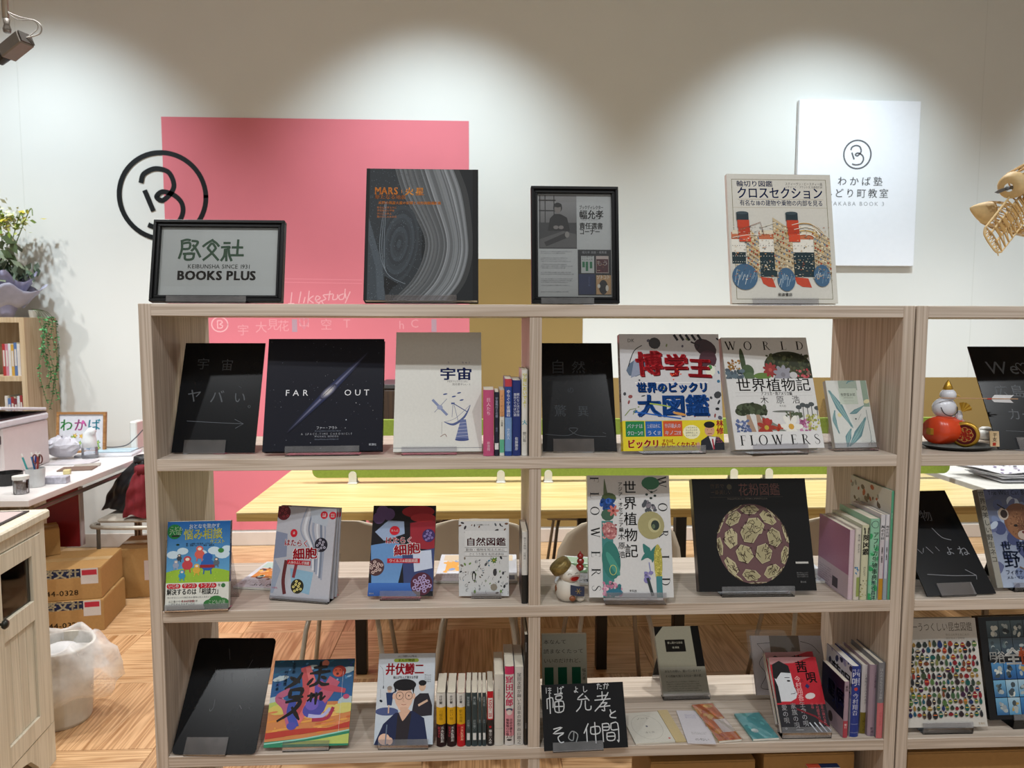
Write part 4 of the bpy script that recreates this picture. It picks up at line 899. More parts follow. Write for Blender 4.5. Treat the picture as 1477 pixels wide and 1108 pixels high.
for k, (dx, nm) in enumerate(((11, 'rearmost copy of red-titled science book in the clear holder, showing its edge'), (6, 'middle copy of red-titled science book in the clear holder'), (0, 'front copy of red-titled science book in the clear holder, grey and white cover'))):
    P = [(P0[0][0]-1, P0[0][1]), (P0[1][0], P0[1][1]+.5), P0[2], P0[3]] if k == 2 else [(x+dx, y-dx*.62) for x, y in P0[:2]]+[(x+dx*.6, y-1.3+0*dx) for x, y in P0[2:]]
    face_book('book', nm, P, B2, .0055, art_cellA, '#9fa0a8', hard=False, spine='R', gloss=.25, group=PH, lift=.004+.0003*k, pages=m_pagew,
              stand_label='clear holder with side wing around the three science book copies' if k == 2 else None, stand_frac=.98, rest=.5, lip=.007, off=.0, tt=.046, feet=False)
def art_cellB(A):
    w, h = A.w, A.h; A.fr(0, 0, 1, 1, '#141319'); rd = '#b81c2c'
    for k, (x, y) in enumerate(((.15, .93), (.25, .9), (.1, .86))): A.ell(x*w, y*h, .1*w, .07*h, '#5a4570', 14)
    A.poly([(.05*w, .7*h), (.25*w, .83*h), (.5*w, .82*h), (.52*w, .68*h), (.2*w, .6*h)], '#8ea0bc'); A.poly([(0, .55*h), (.4*w, .6*h), (.55*w, .5*h), (.45*w, .1*h), (.05*w, .1*h)], '#5f88b8')
    A.poly([(.6*w, .8*h), (1*w, .85*h), (1*w, .5*h), (.62*w, .52*h)], '#8c2430'); A.poly([(.5*w, .45*h), (w, .52*h), (w, .05*h), (.55*w, .1*h)], '#34406a'); A.poly([(.66*w, .48*h), (.95*w, .5*h), (.98*w, .3*h), (.7*w, .26*h)], '#b9c2d4')
    A.ell(.72*w, .93*h, .26*w, .07*h, '#8c1f28', 18); A.ell(.8*w, .86*h, .2*w, .05*h, '#a42c34', 16); A.vgrad(.0, 0, .75*w, .14*h, '#274a8c', '#3a66ac')
    blood(A, .10*w, .31*h, .13*w, '#4a3032', '#c0a8a0', 10, 2); blood(A, .82*w, .13*h, .17*w, '#4a2030', '#9a8ab0', 14, 3); blood(A, .90*w, .66*h, .1*w, '#3a2a5a', '#8a7ab0', 8, 4)
    A.ell(.36*w, .715*h, .08*w, .052*h, rd, 16); A.text('まん点', .36*w, .705*h, .0062, '#eee', .02, 'c')
    A.text('はたらく', .22*w, .575*h, .0185, rd, .03, width=.44*w, outline=('#dcdce0', .05)); A.text('細胞', .37*w, .44*h, .0285, rd, .04, width=.42*w, outline=('#dcdce0', .06), rot=.12)
    A.fr(.27, .355, .78, .405, '#b01c2a'); A.text('ウイルス&細菌図鑑', .3*w, .366*h, .0085, '#eee', .02, width=.45*w); A.text('講談社', .02*w, .02*h, .004, '#999', 0)
face_book('book', 'black science cover with red title over blue and red shapes, middle shelf', [(530, 860), (624, 860), (538, 729), (631, 730)], B2, .012, art_cellB, '#121118', hard=False, spine='R', gloss=.18, coat=.4, stand_label='clear stand under the black science book', lift=.006)
def art_nat(A):
    w, h = A.w, A.h; A.fr(0, 0, 1, 1, '#c6cacc')
    blobs(A, .02*w, .02*h, .98*w, .52*h, 60, ['#3c4046', '#5a5e64', '#8a8e92', '#3a6a86', '#6a8a50', '#2c3034', '#77706a'], .0012, .005, 3, .6); blobs(A, .02*w, .86*h, .98*w, .98*h, 14, ['#3c3c40', '#6a4a3a', '#50565c'], .002, .006, 5, .5)
    r = random.Random(7)
    for i in range(26): x, y = r.random()*w, r.random()*.5*h; A.stroke([(x, y), (x+.004*(r.random()-.5), y+.005), (x+.006*(r.random()-.3), y+.008)], .0007, '#44484c', smooth=3)
    flower(A, .7*w, .48*h, .0075, '#5a7a3a', '#c0a840', 7); A.ell(.3*w, .27*h, .04*w, .07*h, '#2c3034', 12); A.ell(.3*w, .26*h, .02*w, .05*h, '#c8cccc', 10); A.ell(.72*w, .32*h, .04*w, .05*h, '#3c3e42', 10); A.ell(.7*w, .12*h, .07*w, .05*h, '#8a8478', 8)
    A.fr(.12, .655, .96, .875, '#ced2d4'); A.text('自然図鑑', .14*w, .685*h, .0215, '#4c1620', .03, width=.80*w)
    A.fr(.12, .60, .96, .645, '#ced2d4'); A.text('動物・植物を知るために', .14*w, .608*h, .007, '#333', .0, width=.78*w); A.fr(.12, .54, .96, .588, '#ced2d4'); A.text('さとうち藍文 松岡達英絵', .2*w, .55*h, .0068, '#333', 0, width=.7*w); A.text('DO図鑑シリーズ', .36*w, .945*h, .004, '#444', 0)
    for y in (.65, .595, .535): A.fr(.12, y, .96, y+.003, '#777')
face_book('book', 'grey-white nature guide with maroon title and tiny animal drawings', [(662, 860), (734, 860), (661.5, 752), (733.5, 752)], B2, .022, art_nat, '#b9bcc0', hard=False, gloss=.2, coat=.3, stand_label='clear stand under the grey-white nature guide', stand_frac=.6, lift=.006, off=.006)
spine_book('black paperback with white upper spine, alone against the middle upright', 752.2, 761.3, 768, B2, .012, .115, sp(('旅する植物 冒険記', .93, .42, '#333'), bands=((.40, 1, '#c6c6c2'),)), '#15181a', None, yaw=.0, side_art=lambda A: [A.fr(0, .9, 1, 1, '#2a2d30'), A.fr(.2, .5, .8, .8, '#8b8e8c')])
# thin booklets lying flat at the back of the middle shelf
def flat(label, corners, board, t, art, name='booklet', cover='#b9bcc2', cat='booklet', group=None, lift=.0006, round_=False):
    P = [atZ(*c, board+t+lift) for c in corners]   # near-left, near-right, far-left, far-right
    X = P[1]-P[0]; X[2] = 0; w = np.linalg.norm(X); X /= w; N = np.array([-X[1], X[0], 0]); mid = (P[2]+P[3])/2-(P[0]+P[1])/2; H = abs(mid@N)
    M = Matrix(((X[0], N[0], 0, P[0][0]), (X[1], N[1], 0, P[0][1]), (0, 0, 1, board+lift), (0, 0, 0, 1)))
    o = empty(name, mw=M, label=label, cat=cat, group=group)
    MB().box(0, w, 0, H, 0, t).build('cover' if t > .003 else 'sheet', mat('cover_'+cover, cover, .4), o, bevel=.0003)
    if t > .004: MB().box(.0006, w-.0006, -.0003, H-.0006, .0008, t-.0008).build('page_block', m_pagew, o)
    A = Art(w, H); art(A)
    A.build('cover_print', o, .35, 0, Matrix.Translation((0, 0, t)) @ Matrix.Rotation(-math.pi/2, 4, 'X'))
    print('FLAT w%.3f H%.3f y%.3f' % (w, H, P[0][1]), label[:30]); return o
def art_mag(cols, seed):
    def f(A):
        w, h = A.w, A.h; A.fr(0, 0, 1, 1, '#c4c8d0'); A.fr(.05, .75, .95, .97, cols[0]); A.fr(.1, .35, .75, .72, cols[1]); blobs(A, .1*w, .3*h, .8*w, .75*h, 26, cols, .004, .012, seed); dashes(A, .05*w, .22*h, .9*w, 3, .012, .009, '#777', seed); A.fr(.8, .05, .97, .2, '#36447a'); A.text('ふしぎ', .3*w, .06*h, .02, '#555', .02)
    return f
flat('magazine with orange picture lying flat behind the leftmost middle-shelf books', [(336, 846), (405, 849), (350, 810), (410, 810)], B2, .006, art_mag(['#a8c0b8', '#c07a3a', '#d8b060', '#3a3a40', '#c8a080'], 3), 'magazine', cat='magazine')
flat('magazine with pink and orange picture lying flat behind the nature guide', [(626, 838), (746, 838), (632, 800), (742, 800)], B2, .006, art_mag(['#c8b8a0', '#d8a050', '#b0606a', '#7a96c0', '#d8c8a0'], 5), 'magazine', cat='magazine')
flat('magazine with green picture lying flat behind the small white clay figure', [(800, 838), (858, 842), (812, 803), (862, 803)], B2, .006, art_mag(['#8aa08a', '#4a6a4a', '#a8b89a', '#c8ccc8', '#334'], 7), 'magazine', cat='magazine')
flat('magazine with blue leaf pattern lying flat behind the pollen book', [(1150, 838), (1205, 838), (1146, 802), (1196, 802)], B2, .006, art_mag(['#7a9cb8', '#c0ccd4', '#4a7898', '#a8bcc8', '#d0d4d8'], 9), 'magazine', cat='magazine')
def art_wf2(A):
    w, h = A.w, A.h; A.fr(0, 0, 1, 1, '#c7c8c8'); k = '#1b1b1d'; s = .094*w*1.25
    yy = .985
    for ch, y in zip('FLOWERS', (.99, .86, .735, .56, .375, .235, .095)): roman(A, ch, .035*w, y*h, s*.9, k, rot=True, sx=.85 if ch == 'W' else 1.0)
    for ch, y in zip('WORLD', (.985, .765, .545, .34, .16)): roman(A, ch, .855*w, y*h, s*.92, k, rot=True, sx=.95)
    # left picture strip
    A.fr(.165, .0, .30, .62, '#3a7a78'); A.stroke([(.21*w, .97*h), (.22*w, .85*h), (.24*w, .76*h)], [.001, .01, .02], '#5a6a48', smooth=4); A.ell(.26*w, .81*h, .09*w, .045*h, '#4a5c34', 12); blobs(A, .17*w, .72*h, .3*w, .79*h, 26, ['#1c4a94', '#2a5ab0', '#153a74'], .004, .009, 3); A.ell(.24*w, .67*h, .08*w, .05*h, '#3a5a48', 10)
    flower(A, .31*w, .705*h, .014, '#b86a62', '#7a2a28', 6); A.ell(.26*w, .54*h, .085*w, .075*h, '#a86a6a', 16, .4); blobs(A, .18*w, .48*h, .34*w, .6*h, 40, ['#c08a88', '#8c4a50', '#d0a8a4'], .0015, .004, 5)
    A.ell(.27*w, .30*h, .11*w, .155*h, '#2c6e66', 20, .1); A.ell(.29*w, .27*h, .04*w, .11*h, '#3f8a7c', 14, .5); A.ring(.29*w, .22*h, .04*w, .04*h, .0012, '#c0c060', 16)
    blobs(A, .17*w, .02*h, .38*w, .12*h, 60, ['#c08aa0', '#a86a84', '#d0b0bc', '#2a6a74'], .003, .007, 6); A.ell(.3*w, .04*h, .1*w, .03*h, '#2a6a80', 10)
    # right picture strip
    A.ell(.77*w, .935*h, .11*w, .055*h, '#2c6a48', 14); A.stroke([(.7*w, .9*h), (.78*w, .86*h), (.85*w, .88*h)], .0015, '#222', smooth=3)
    for x, y in ((.72, .84), (.78, .86), (.82, .83), (.77, .81)): A.ell(x*w, y*h, .018*w, .01*h, '#23302a', 8)
    blobs(A, .67*w, .7*h, .82*w, .78*h, 16, ['#5a5a62', '#77727a', '#464a50'], .004, .009, 8)
    A.ell(.76*w, .585*h, .16*w, .115*h, '#9a9468', 22, .2); A.ell(.80*w, .585*h, .075*w, .06*h, '#b0ab80', 18); A.ell(.81*w, .585*h, .05*w, .042*h, '#26332e', 16); A.ell(.79*w, .575*h, .02*w, .02*h, '#5a6a50', 8)
    for P, wd in (([(.66, .43), (.7, .38), (.76, .33)], .018), ([(.82, .42), (.78, .36), (.76, .28)], .016), ([(.63, .3), (.7, .34), (.76, .3)], .014)): leaf(A, [(a*w, b*h) for a, b in P], wd, '#2e6e68')
    A.ell(.83*w, .28*h, .05*w, .15*h, '#a8a04a', 16); blobs(A, .79*w, .16*h, .87*w, .4*h, 60, ['#c8c060', '#8a8a34'], .0015, .003, 9); A.stroke([(.72*w, .28*h), (.74*w, .18*h)], .002, '#6a70a8'); blobs(A, .66*w, .13*h, .74*w, .2*h, 10, ['#9a90b8', '#7a74a8'], .004, .007, 10); A.stroke([(.7*w, .15*h), (.75*w, .02*h)], .007, '#2a3436', smooth=0); A.fr(.8, .0, .87, .17, '#3a7a80')
    A.text('世界植物記', .515*w, .955*h, .0335, '#151515', .008, vert=True, sp=.14); A.text('アジア・オセアニア編', .40*w, .945*h, .0115, '#222', .015, vert=True, sp=.06); A.text('木原浩', .40*w, .52*h, .0175, '#222', 0, vert=True, sp=.22); A.text('平凡社', .52*w, .045*h, .006, '#333', .01, 'c'); A.fr(.398, .57, .4, .64, '#999')
face_book('book', 'large white plant book with FLOWERS and WORLD running down its sides', [(850, 862), (972, 862), (844, 686), (966, 686)], B2, .022, art_wf2, '#b9bab8', gloss=.12, coat=.6, stand_label='clear stand under the plant book on the middle shelf', stand_frac=.72, off=.01, lift=.012)
def art_pollen(A):
    w, h = A.w, A.h; A.fr(0, 0, 1, 1, '#08080a'); r = random.Random(12)
    A.text('花粉図鑑', .40*w, .855*h, .0335, '#6e4a46', .0, width=.37*w); A.text('世界で', .155*w, .915*h, .0125, '#75695e', .01); A.text('一番美しい', .155*w, .86*h, .0125, '#75695e', .01, width=.19*w); A.ell(.325*w, .925*h, .022*w, .025*h, '#4c4a38'); A.fr(.15, .83, .79, .833, '#4a4440'); dashes(A, .3*w, .81*h, .66*w, 1, .005, .0045, '#77736c', 3, 0)
    cx, cy, R = .49*w, .415*h, .335*w
    A.ell(cx, cy, R*.93, R, '#63484a', 40)
    plates = []
    for lat, n, off in ((-90, 1, 0), (-56, 6, .3), (-22, 9, .1), (14, 10, .5), (50, 7, .2), (82, 2, .1)):
        for i in range(n):
            lo = 2*math.pi*(i+off)/n; la = math.radians(lat)
            v = Vector((math.cos(la)*math.cos(lo), math.cos(la)*math.sin(lo), math.sin(la))); v.rotate(Matrix.Rotation(1.2, 3, 'X') @ Matrix.Rotation(.5, 3, 'Z'))
            if v.y < .12: plates.append(v)
    for v in plates:
        u = v.cross(Vector((0, 0, 1))); u = u.normalized(); q = v.cross(u); rr = .265
        P = []
        for k in range(6):
            t = k*math.pi/3+v.x; p = (v+u*rr*math.cos(t)*(.9+.15*r.random())+q*rr*math.sin(t)*(.9+.15*r.random())).normalized(); P.append((cx+p.x*R*.93, cy+p.z*R))
        lum = '#a09a78'
        A.poly(P, r.choice(['#a39c78', '#9a9372', '#aea684'])); A.stroke(P+[P[0]], .0016, '#b8b090')
        for k in range(15):
            a, b_ = r.random()*6.28, rr*.78*math.sqrt(r.random()); p = v+u*b_*math.cos(a)+q*b_*math.sin(a); a2 = r.random()*6.28; pts = []
            for s_ in range(3):
                p2 = p.normalized(); pts.append((cx+p2.x*R*.93, cy+p2.z*R)); a2 += (r.random()-.5)*2; p = p+u*.065*math.cos(a2)+q*.065*math.sin(a2)
            A.stroke(pts, .0015, r.choice(['#3a2a20', '#2c2018', '#4a3a2c']))
    A.fr(.84, .235, .95, .252, '#b5b5b0'); dashes(A, .84*w, .15*h, .95*w, 3, .0045, .0036, '#777', 4, 0); A.text('創元社', .89*w, .07*h, .005, '#999', .02, 'c')
face_book('book', 'square black book with large round patterned pollen grain', [(1009, 854), (1178, 852), (994, 691), (1163, 690)], B2, .026, art_pollen, '#0a0a0c', gloss=.15, coat=.3, stand_label='clear stand under the black pollen book', lift=.006)
G2 = 'books standing spine out at the right end of the middle shelf'
Y2 = .002
def side_white(A):
    w, h = A.w, A.h; A.fr(0, 0, 1, 1, '#c0bfb8'); blobs(A, .0, .72*h, .8*w, .98*h, 22, ['#8a8a84', '#6a5a50', '#a04a30', '#5a4a40'], .004, .010, 3); A.text('Omotenashi', .35*w, .75*h, .014, '#777', 0, rot=-.0)
spine_book('pink thin book in a clear cover, outermost of the row beside the pollen book', 1222, 1230, 765, B2, .006, .155, sp(('', 1, 1, '#fff'), bg='#c0aeb8'), '#a87c98', G2, side_art=lambda A: [A.fr(0, 0, 1, 1, '#9c6c8c'), A.fr(0, 0, 1, .35, '#b6a8b4'), A.fr(.5, .05, .68, .2, '#3a3440'), dashes(A, .05*A.w, .25*A.h, .5*A.w, 8, .006, .0045, '#5a5060', 3)])
spine_book('white spine with blue sketch and tiny black title beside the pink thin book', 1230.6, 1239, 763, B2, Y2, .15, lambda A: [A.fr(.4, .05, 1, .32, '#8a9a5a'), A.text('鳥の絵 あとがき', .6*A.w, .92*A.h, .42*A.w, '#555', 0, vert=True), blobs(A, .1*A.w, .36*A.h, .9*A.w, .48*A.h, 10, ['#2a5a8a', '#3a7aa8'], .001, .0025, 3)], '#c4c0b6', G2)
spine_book('white spine with large black brush title and yellow-green sketches', 1239.5, 1250.5, 758, B2, Y2, .15, lambda A: [blobs(A, .1*A.w, .03*A.h, .9*A.w, .3*A.h, 20, ['#77752a', '#3a3a2a', '#a8a860'], .0008, .002, 4), A.text('冒険図鑑', .62*A.w, .97*A.h, .95*A.w, '#222', .03, vert=True), A.text('さとう', .5*A.w, .45*A.h, .45*A.w, '#555', 0, vert=True)], '#bfc0a4', G2, side_art=lambda A: [A.fr(0, 0, 1, 1, '#bcc0ac'), blobs(A, .1*A.w, .7*A.h, .9*A.w, .98*A.h, 20, ['#77855a', '#555', '#8a9a6a'], .002, .005, 4)])
spine_book('thick mint green spine with black vertical title', 1251, 1265.5, 749, B2, Y2, .15, lambda A: [blobs(A, .02*A.w, .02*A.h, .98*A.w, .8*A.h, 16, ['#3a9a62', '#77c09a', '#5aae80'], .003, .006, 5, 1.6), A.ring(.5*A.w, .93*A.h, .35*A.w, .35*A.w, .0011, '#334', 16), A.text('アフリカ生物事典', .6*A.w, .84*A.h, .62*A.w, '#1c2c24', .02, vert=True), A.fr(.1, .42, .9, .425, '#245'), A.text('熊谷昌洋', .55*A.w, .24*A.h, .5*A.w, '#234', .02, vert=True)], '#86b79c', G2, side_art=lambda A: [A.fr(0, 0, 1, 1, '#8fb8a0'), A.fr(.4, .75, .75, .9, '#c8ccc0'), A.fr(.78, .72, .98, .88, '#7c8c7c')])
def grad_spine(t1, c1, c2, c3):
    def f(A): A.fr(0, .7, 1, 1, '#c2c2c6'); A.vgrad(.02*A.w, .25*A.h, .98*A.w, .72*A.h, c2, c1); A.fr(.02, 0, .98, .25, c3); A.text(t1, .5*A.w, .88*A.h, .85*A.w, '#26262e', .04, vert=True); A.text('高橋順子 佐藤秀明', .5*A.w, .62*A.h, .4*A.w, '#333', .02, vert=True)
    return f
spine_book('slim spine fading from grey to pink to ochre with black title', 1266, 1272.6, 743, B2, Y2, .14, grad_spine('風の名前', '#b9b9c4', '#b56a92', '#b0822a'), '#b9b4ba', G2)
spine_book('slim spine fading from grey to bright blue with black title', 1273.1, 1278.6, 743, B2, Y2, .14, grad_spine('雨の名前', '#b9bcc8', '#1c4c9c', '#8a9aa4'), '#b4b8c0', G2)
spine_book('tall green-backed picture book at the far right of the middle shelf row', 1279.1, 1283.2, 709, B2, Y2, .19, sp(('おもてなし', .8, .45, '#c0d4c8')), '#4c9474', G2, side_art=side_white)
# ================================================================ lower open compartments
def w_low(A):
    for P in ([(.3, .72), (.33, .60)], [(.42, .70), (.44, .6)], [(.52, .68), (.55, .6)], [(.75, .8), (.71, .72)], [(.42, .9), (.46, .8)]): A.stroke([(a*A.w, b*A.h) for a, b in P], .0007, '#4c4c50')
    A.stroke([(.38*A.w, .45*A.h), (.38*A.w, .38*A.h), (.35*A.w, .35*A.h), (.34*A.w, .37*A.h)], .001, '#66686c', smooth=4); A.stroke([(.7*A.w, .40*A.h), (.73*A.w, .37*A.h)], .001, '#66686c'); A.stroke([(.82*A.w, .38*A.h), (.85*A.w, .35*A.h)], .001, '#55585c')
panel('black board with rounded corners and almost no chalk, in the lower left corner compartment', [(247, 1088), (368, 1088), (287, 920), (399, 921)], B3, w_low, round_=.010, stand_label='clear stand holding the lower left black board', off=-.02, frac=.5, lip=.036)
def art_melos(A):
    w, h = A.w, A.h; A.fr(0, 0, 1, 1, '#bd7a4a'); A.vgrad(0, .5*h, w, h, '#2c5c94', '#16465e')
    r = random.Random(8)
    for i in range(60): x, y = r.random(), .5+.5*r.random(); A.ell(x*w, y*h, .05*w*r.random(), .012*h, r.choice(['#3c7aa8', '#1d4a86', '#2a3f8a', '#7fa0b8', '#1a5a7a']), 8, .3)
    for x, y, a, b in ((.1, .78, .1, .03), (.9, .86, .12, .04), (.45, .9, .1, .03), (.05, .52, .12, .05), (.93, .5, .1, .06)): A.ell(x*w, y*h, a*w, b*h, '#a8b8bc', 10, .2)
    for x, y, c in ((.08, .45, '#a8b860'), (.15, .42, '#c8b860'), (.9, .42, '#c8c070'), (.7, .4, '#d0b868'), (.45, .38, '#d0a860')): A.ell(x*w, y*h, .16*w, .06*h, c, 12, .1)
    for i in range(50): x, y = r.random(), .12+.28*r.random(); A.ell(x*w, y*h, .12*w*r.random(), .012*h, r.choice(['#c8823e', '#d0944a', '#b8603a', '#c87a50', '#d8a860']), 8, .12)
    A.poly([(0, .16*h), (.45*w, .2*h), (.75*w, .2*h), (w, .27*h), (w, .20*h), (0, .09*h)], '#a83a30')
    # running figure seen from low down: broad legs and small head
    for P, ws, c in (([(.40, .88), (.46, .6), (.33, .30), (.30, .24)], [.022, .032, .022, .02], '#b04a4e'), ([(.43, .9), (.52, .6), (.38, .28)], [.012, .02, .012], '#c86868'), ([(.22, .63), (.1, .55), (.2, .45), (.28, .27)], [.014, .016, .018, .022], '#a85a78'), ([(.58, .72), (.62, .5), (.55, .36)], [.02, .034, .03], '#5c4a9a'), ([(.30, .55), (.27, .4), (.33, .24)], [.016, .02, .02], '#3c4a9a'), ([(.75, .72), (.68, .6), (.6, .5)], [.03, .03, .03], '#b0566a'), ([(.6, .7), (.7, .66), (.9, .62)], [.014, .016, .01], '#b04a5a')):
        A.stroke([(a*w, b*h) for a, b in P], ws, c, smooth=6)
    A.ell(.55*w, .42*h, .14*w, .1*h, '#4a4a9c', 18, .3); A.ell(.52*w, .47*h, .08*w, .07*h, '#6a5ab0', 14); A.stroke([(.5*w, .34*h), (.65*w, .33*h), (.74*w, .41*h)], .008, '#a8a8d0', smooth=4); A.stroke([(.55*w, .29*h), (.72*w, .31*h), (.78*w, .42*h)], .008, '#98304a', smooth=4); A.ell(.3*w, .23*h, .06*w, .045*h, '#4a4a9c', 12)
    A.ell(.82*w, .85*h, .085*w, .07*h, '#8a2c24', 16); A.ell(.80*w, .84*h, .06*w, .055*h, '#b8523c', 14); A.ell(.80*w, .82*h, .018*w, .016*h, '#4a1418', 8)
    for x in (.775, .83): A.ell(x*w, .865*h, .012*w, .006*h, '#3a1418', 6)
    A.ell(.64*w, .95*h, .045*w, .04*h, '#b06a5a', 12); A.ell(.93*w, .55*h, .04*w, .03*h, '#b04a6a', 9)
    A.poly([(0, .0), (w, .0), (w, .16*h), (.6*w, .1*h), (0, .06*h)], '#2c7a5c'); A.poly([(.2*w, .03*h), (w, .02*h), (w, .13*h), (.6*w, .07*h)], '#a8b860'); A.stroke([(0, .04*h), (.5*w, .09*h), (w, .17*h)], .003, '#8ac0b0', smooth=4)
    b = '#151214'
    def bs(P, wd=.006): A.stroke([(a*w, c*h) for a, c in P], wd, b, smooth=5)
    for P in ([(.50, .90), (.66, .91)], [(.58, .97), (.575, .80)], [(.46, .83), (.70, .855)], [(.575, .80), (.56, .72), (.47, .68)], [(.50, .77), (.44, .70)], [(.56, .75), (.62, .70), (.70, .70)], [(.60, .79), (.66, .77)]): bs(P, [.004, .009, .005])
    for P in ([(.50, .60), (.50, .50)], [(.46, .565), (.54, .58), (.46, .51)], [(.56, .60), (.56, .47)], [(.56, .56), (.62, .60), (.62, .52), (.67, .56)]): bs(P, [.005, .008, .004])
    for P in ([(.36, .84), (.30, .74), (.17, .66)], [(.22, .79), (.34, .73)], [(.24, .64), (.235, .55)], [(.24, .64), (.38, .645), (.36, .55)], [(.24, .555), (.40, .56)], [(.20, .50), (.37, .52), (.30, .40), (.12, .29)], [(.28, .44), (.38, .30)]): bs(P, [.005, .011, .004])
    for k, t in enumerate(('太宰治 作', '竹内通雅', '三木卓')): A.text(t, (.25-.09*k)*w, (.97-.1*k)*h, .009, '#10202c', .01, vert=True)
    A.rect(.87*w, .15*h, .872*w, .85*h, '#d8dce0')
face_book('book', 'large thin picture book with brushed black title over a red and blue runner', [(380, 1079), (502, 1075), (398, 954), (510, 949)], B3, .008, art_melos, '#2c7a5c', spine='R', gloss=.14, coat=.6, stand_label='clear stand under the brushed-title picture book', stand_frac=.55, lift=.007)
def art_ibuse(A):
    w, h = A.w, A.h; A.fr(0, 0, 1, 1, '#bcc4cc'); A.vgrad(0, 0, w, .6*h, '#aab8c6', '#c2c8ce'); nv = '#1c2444'
    A.text('ふるさと再発見 まんが偉人伝', .50*w, .955*h, .0058, '#333', .01, 'c', width=.34*w); A.ell(.30*w, .92*h, .03*w, .02*h, '#8aa038', 12); A.ell(.68*w, .92*h, .03*w, .02*h, '#8aa038', 12); A.fr(.30, .90, .68, .94, '#8aa038'); A.text('まんが物語', .49*w, .908*h, .0075, '#2a3a10', .02, 'c', width=.3*w)
    A.text('井伏鱒二', .13*w, .77*h, .0285, '#b01a28', .045, width=.68*w); A.text('福山が生んだ偉大な作家', .27*w, .715*h, .0072, '#222', .03, width=.44*w); dashes(A, .82*w, .745*h, .95*w, 4, .005, .0042, '#444', 3, 0)
    A.stroke([(.03*w, .86*h), (.09*w, .8*h), (.11*w, .62*h)], .0006, '#334', smooth=4); A.ell(.11*w, .62*h, .01*w, .02*h, '#223', 6); A.stroke([(.06*w, .6*h), (.07*w, .5*h)], .0005, '#334'); A.ell(.08*w, .47*h, .03*w, .014*h, '#1c2430', 8, -.5)
    A.ell(.19*w, .355*h, .2*w, .045*h, '#44507a', 20)
    A.ell(.22*w, .59*h, .04*w, .03*h, '#c8a890', 12); A.ell(.22*w, .61*h, .045*w, .025*h, '#8a8078', 10); A.poly([(.16*w, .56*h), (.29*w, .56*h), (.27*w, .42*h), (.19*w, .42*h)], '#22345c'); A.stroke([(.22*w, .42*h), (.22*w, .34*h)], .003, '#c8a890'); A.stroke([(.27*w, .55*h), (.34*w, .58*h)], .003, '#22345c')
    A.poly([(.62*w, .34*h), (.66*w, .5*h), (.75*w, .55*h), (.90*w, .55*h), (.97*w, .42*h), (.97*w, .31*h), (.8*w, .3*h)], '#26222a'); A.ell(.79*w, .625*h, .06*w, .052*h, '#c8a890', 14); A.ell(.79*w, .665*h, .07*w, .032*h, '#17161a', 12); A.stroke([(.74*w, .42*h), (.88*w, .47*h)], .005, '#c8a890')
    for x in (.765, .81): A.stroke([((x-.01)*w, .635*h), ((x+.01)*w, .635*h)], .0007, '#222')
    A.poly([(.0*w, .0), (.14*w, .22*h), (.34*w, .34*h), (.64*w, .36*h), (.84*w, .28*h), (.92*w, 0)], nv); A.poly([(.40*w, .34*h), (.47*w, .24*h), (.60*w, .36*h), (.52*w, .40*h)], '#c4a08a'); A.poly([(.38*w, .34*h), (.47*w, .25*h), (.62*w, .35*h), (.56*w, .0), (.36*w, .0)], '#252026')
    A.ell(.475*w, .50*h, .155*w, .125*h, '#d0ac96', 28); A.ell(.475*w, .43*h, .11*w, .075*h, '#d0ac96', 20); A.poly([(.41*w, .4*h), (.55*w, .4*h), (.54*w, .32*h), (.44*w, .32*h)], '#c4a08a')
    for x in (.305, .645): A.ell(x*w, .52*h, .03*w, .035*h, '#d0ac96', 10)
    A.ell(.48*w, .645*h, .20*w, .065*h, '#151418', 22); A.poly([(.29*w, .64*h), (.32*w, .55*h), (.34*w, .60*h)], '#151418'); A.poly([(.66*w, .64*h), (.64*w, .54*h), (.61*w, .60*h)], '#151418')
    for x in (.40, .56): A.ring(x*w, .525*h, .062*w, .042*h, .0011, '#2c2426', 24); A.ell(x*w, .525*h, .012*w, .009*h, '#1a1416', 8); A.stroke([((x-.04)*w, .585*h), ((x+.04)*w, .59*h)], .0014, '#1a1416')
    A.stroke([(.47*w, .50*h), (.46*w, .465*h), (.485*w, .46*h)], .0007, '#8a6450', smooth=3); A.stroke([(.44*w, .43*h), (.48*w, .425*h), (.52*w, .432*h)], .001, '#8a4a44', smooth=3)
    A.ell(.17*w, .06*h, .1*w, .06*h, '#d0ac96', 14); A.stroke([(.195*w, .01*h), (.205*w, .21*h)], .0028, '#5a6a80'); A.ell(.27*w, .04*h, .05*w, .04*h, '#d0ac96', 10)
face_book('book', 'pale blue biography comic with red title and man in round glasses', [(539, 1075), (624, 1074), (547, 943), (628, 942)], B3, .012, art_ibuse, '#b5b9bc', gloss=.22, coat=.3, stand_label='clear stand under the pale blue biography comic', stand_frac=.85, lift=.006, spine_art=lambda A: [A.fr(0, .55, 1, 1, '#a8303a')])
G3 = 'books standing spine out at the middle upright, lower shelf'
Y3 = .012; H9 = .105
def yel(foot, t2): return lambda A: [A.fr(0, .72, 1, 1, '#c9c9c5'), A.fr(0, .42, 1, .74, '#c89a1c'), A.fr(0, 0, 1, .42, foot), A.text('井伏鱒二', .5*A.w, .965*A.h, .34*A.w, '#333', .03, vert=True), A.text(t2, .5*A.w, .70*A.h, .42*A.w, '#5a4210', 0, vert=True), A.text('玉木宏追走', .64*A.w, .39*A.h, .38*A.w, '#ddd' if foot != '#b01c24' else '#e8c0a0', .03, vert=True), A.text('読まずに', .3*A.w, .38*A.h, .32*A.w, '#b04050' if foot != '#b01c24' else '#401014', .02, vert=True)]
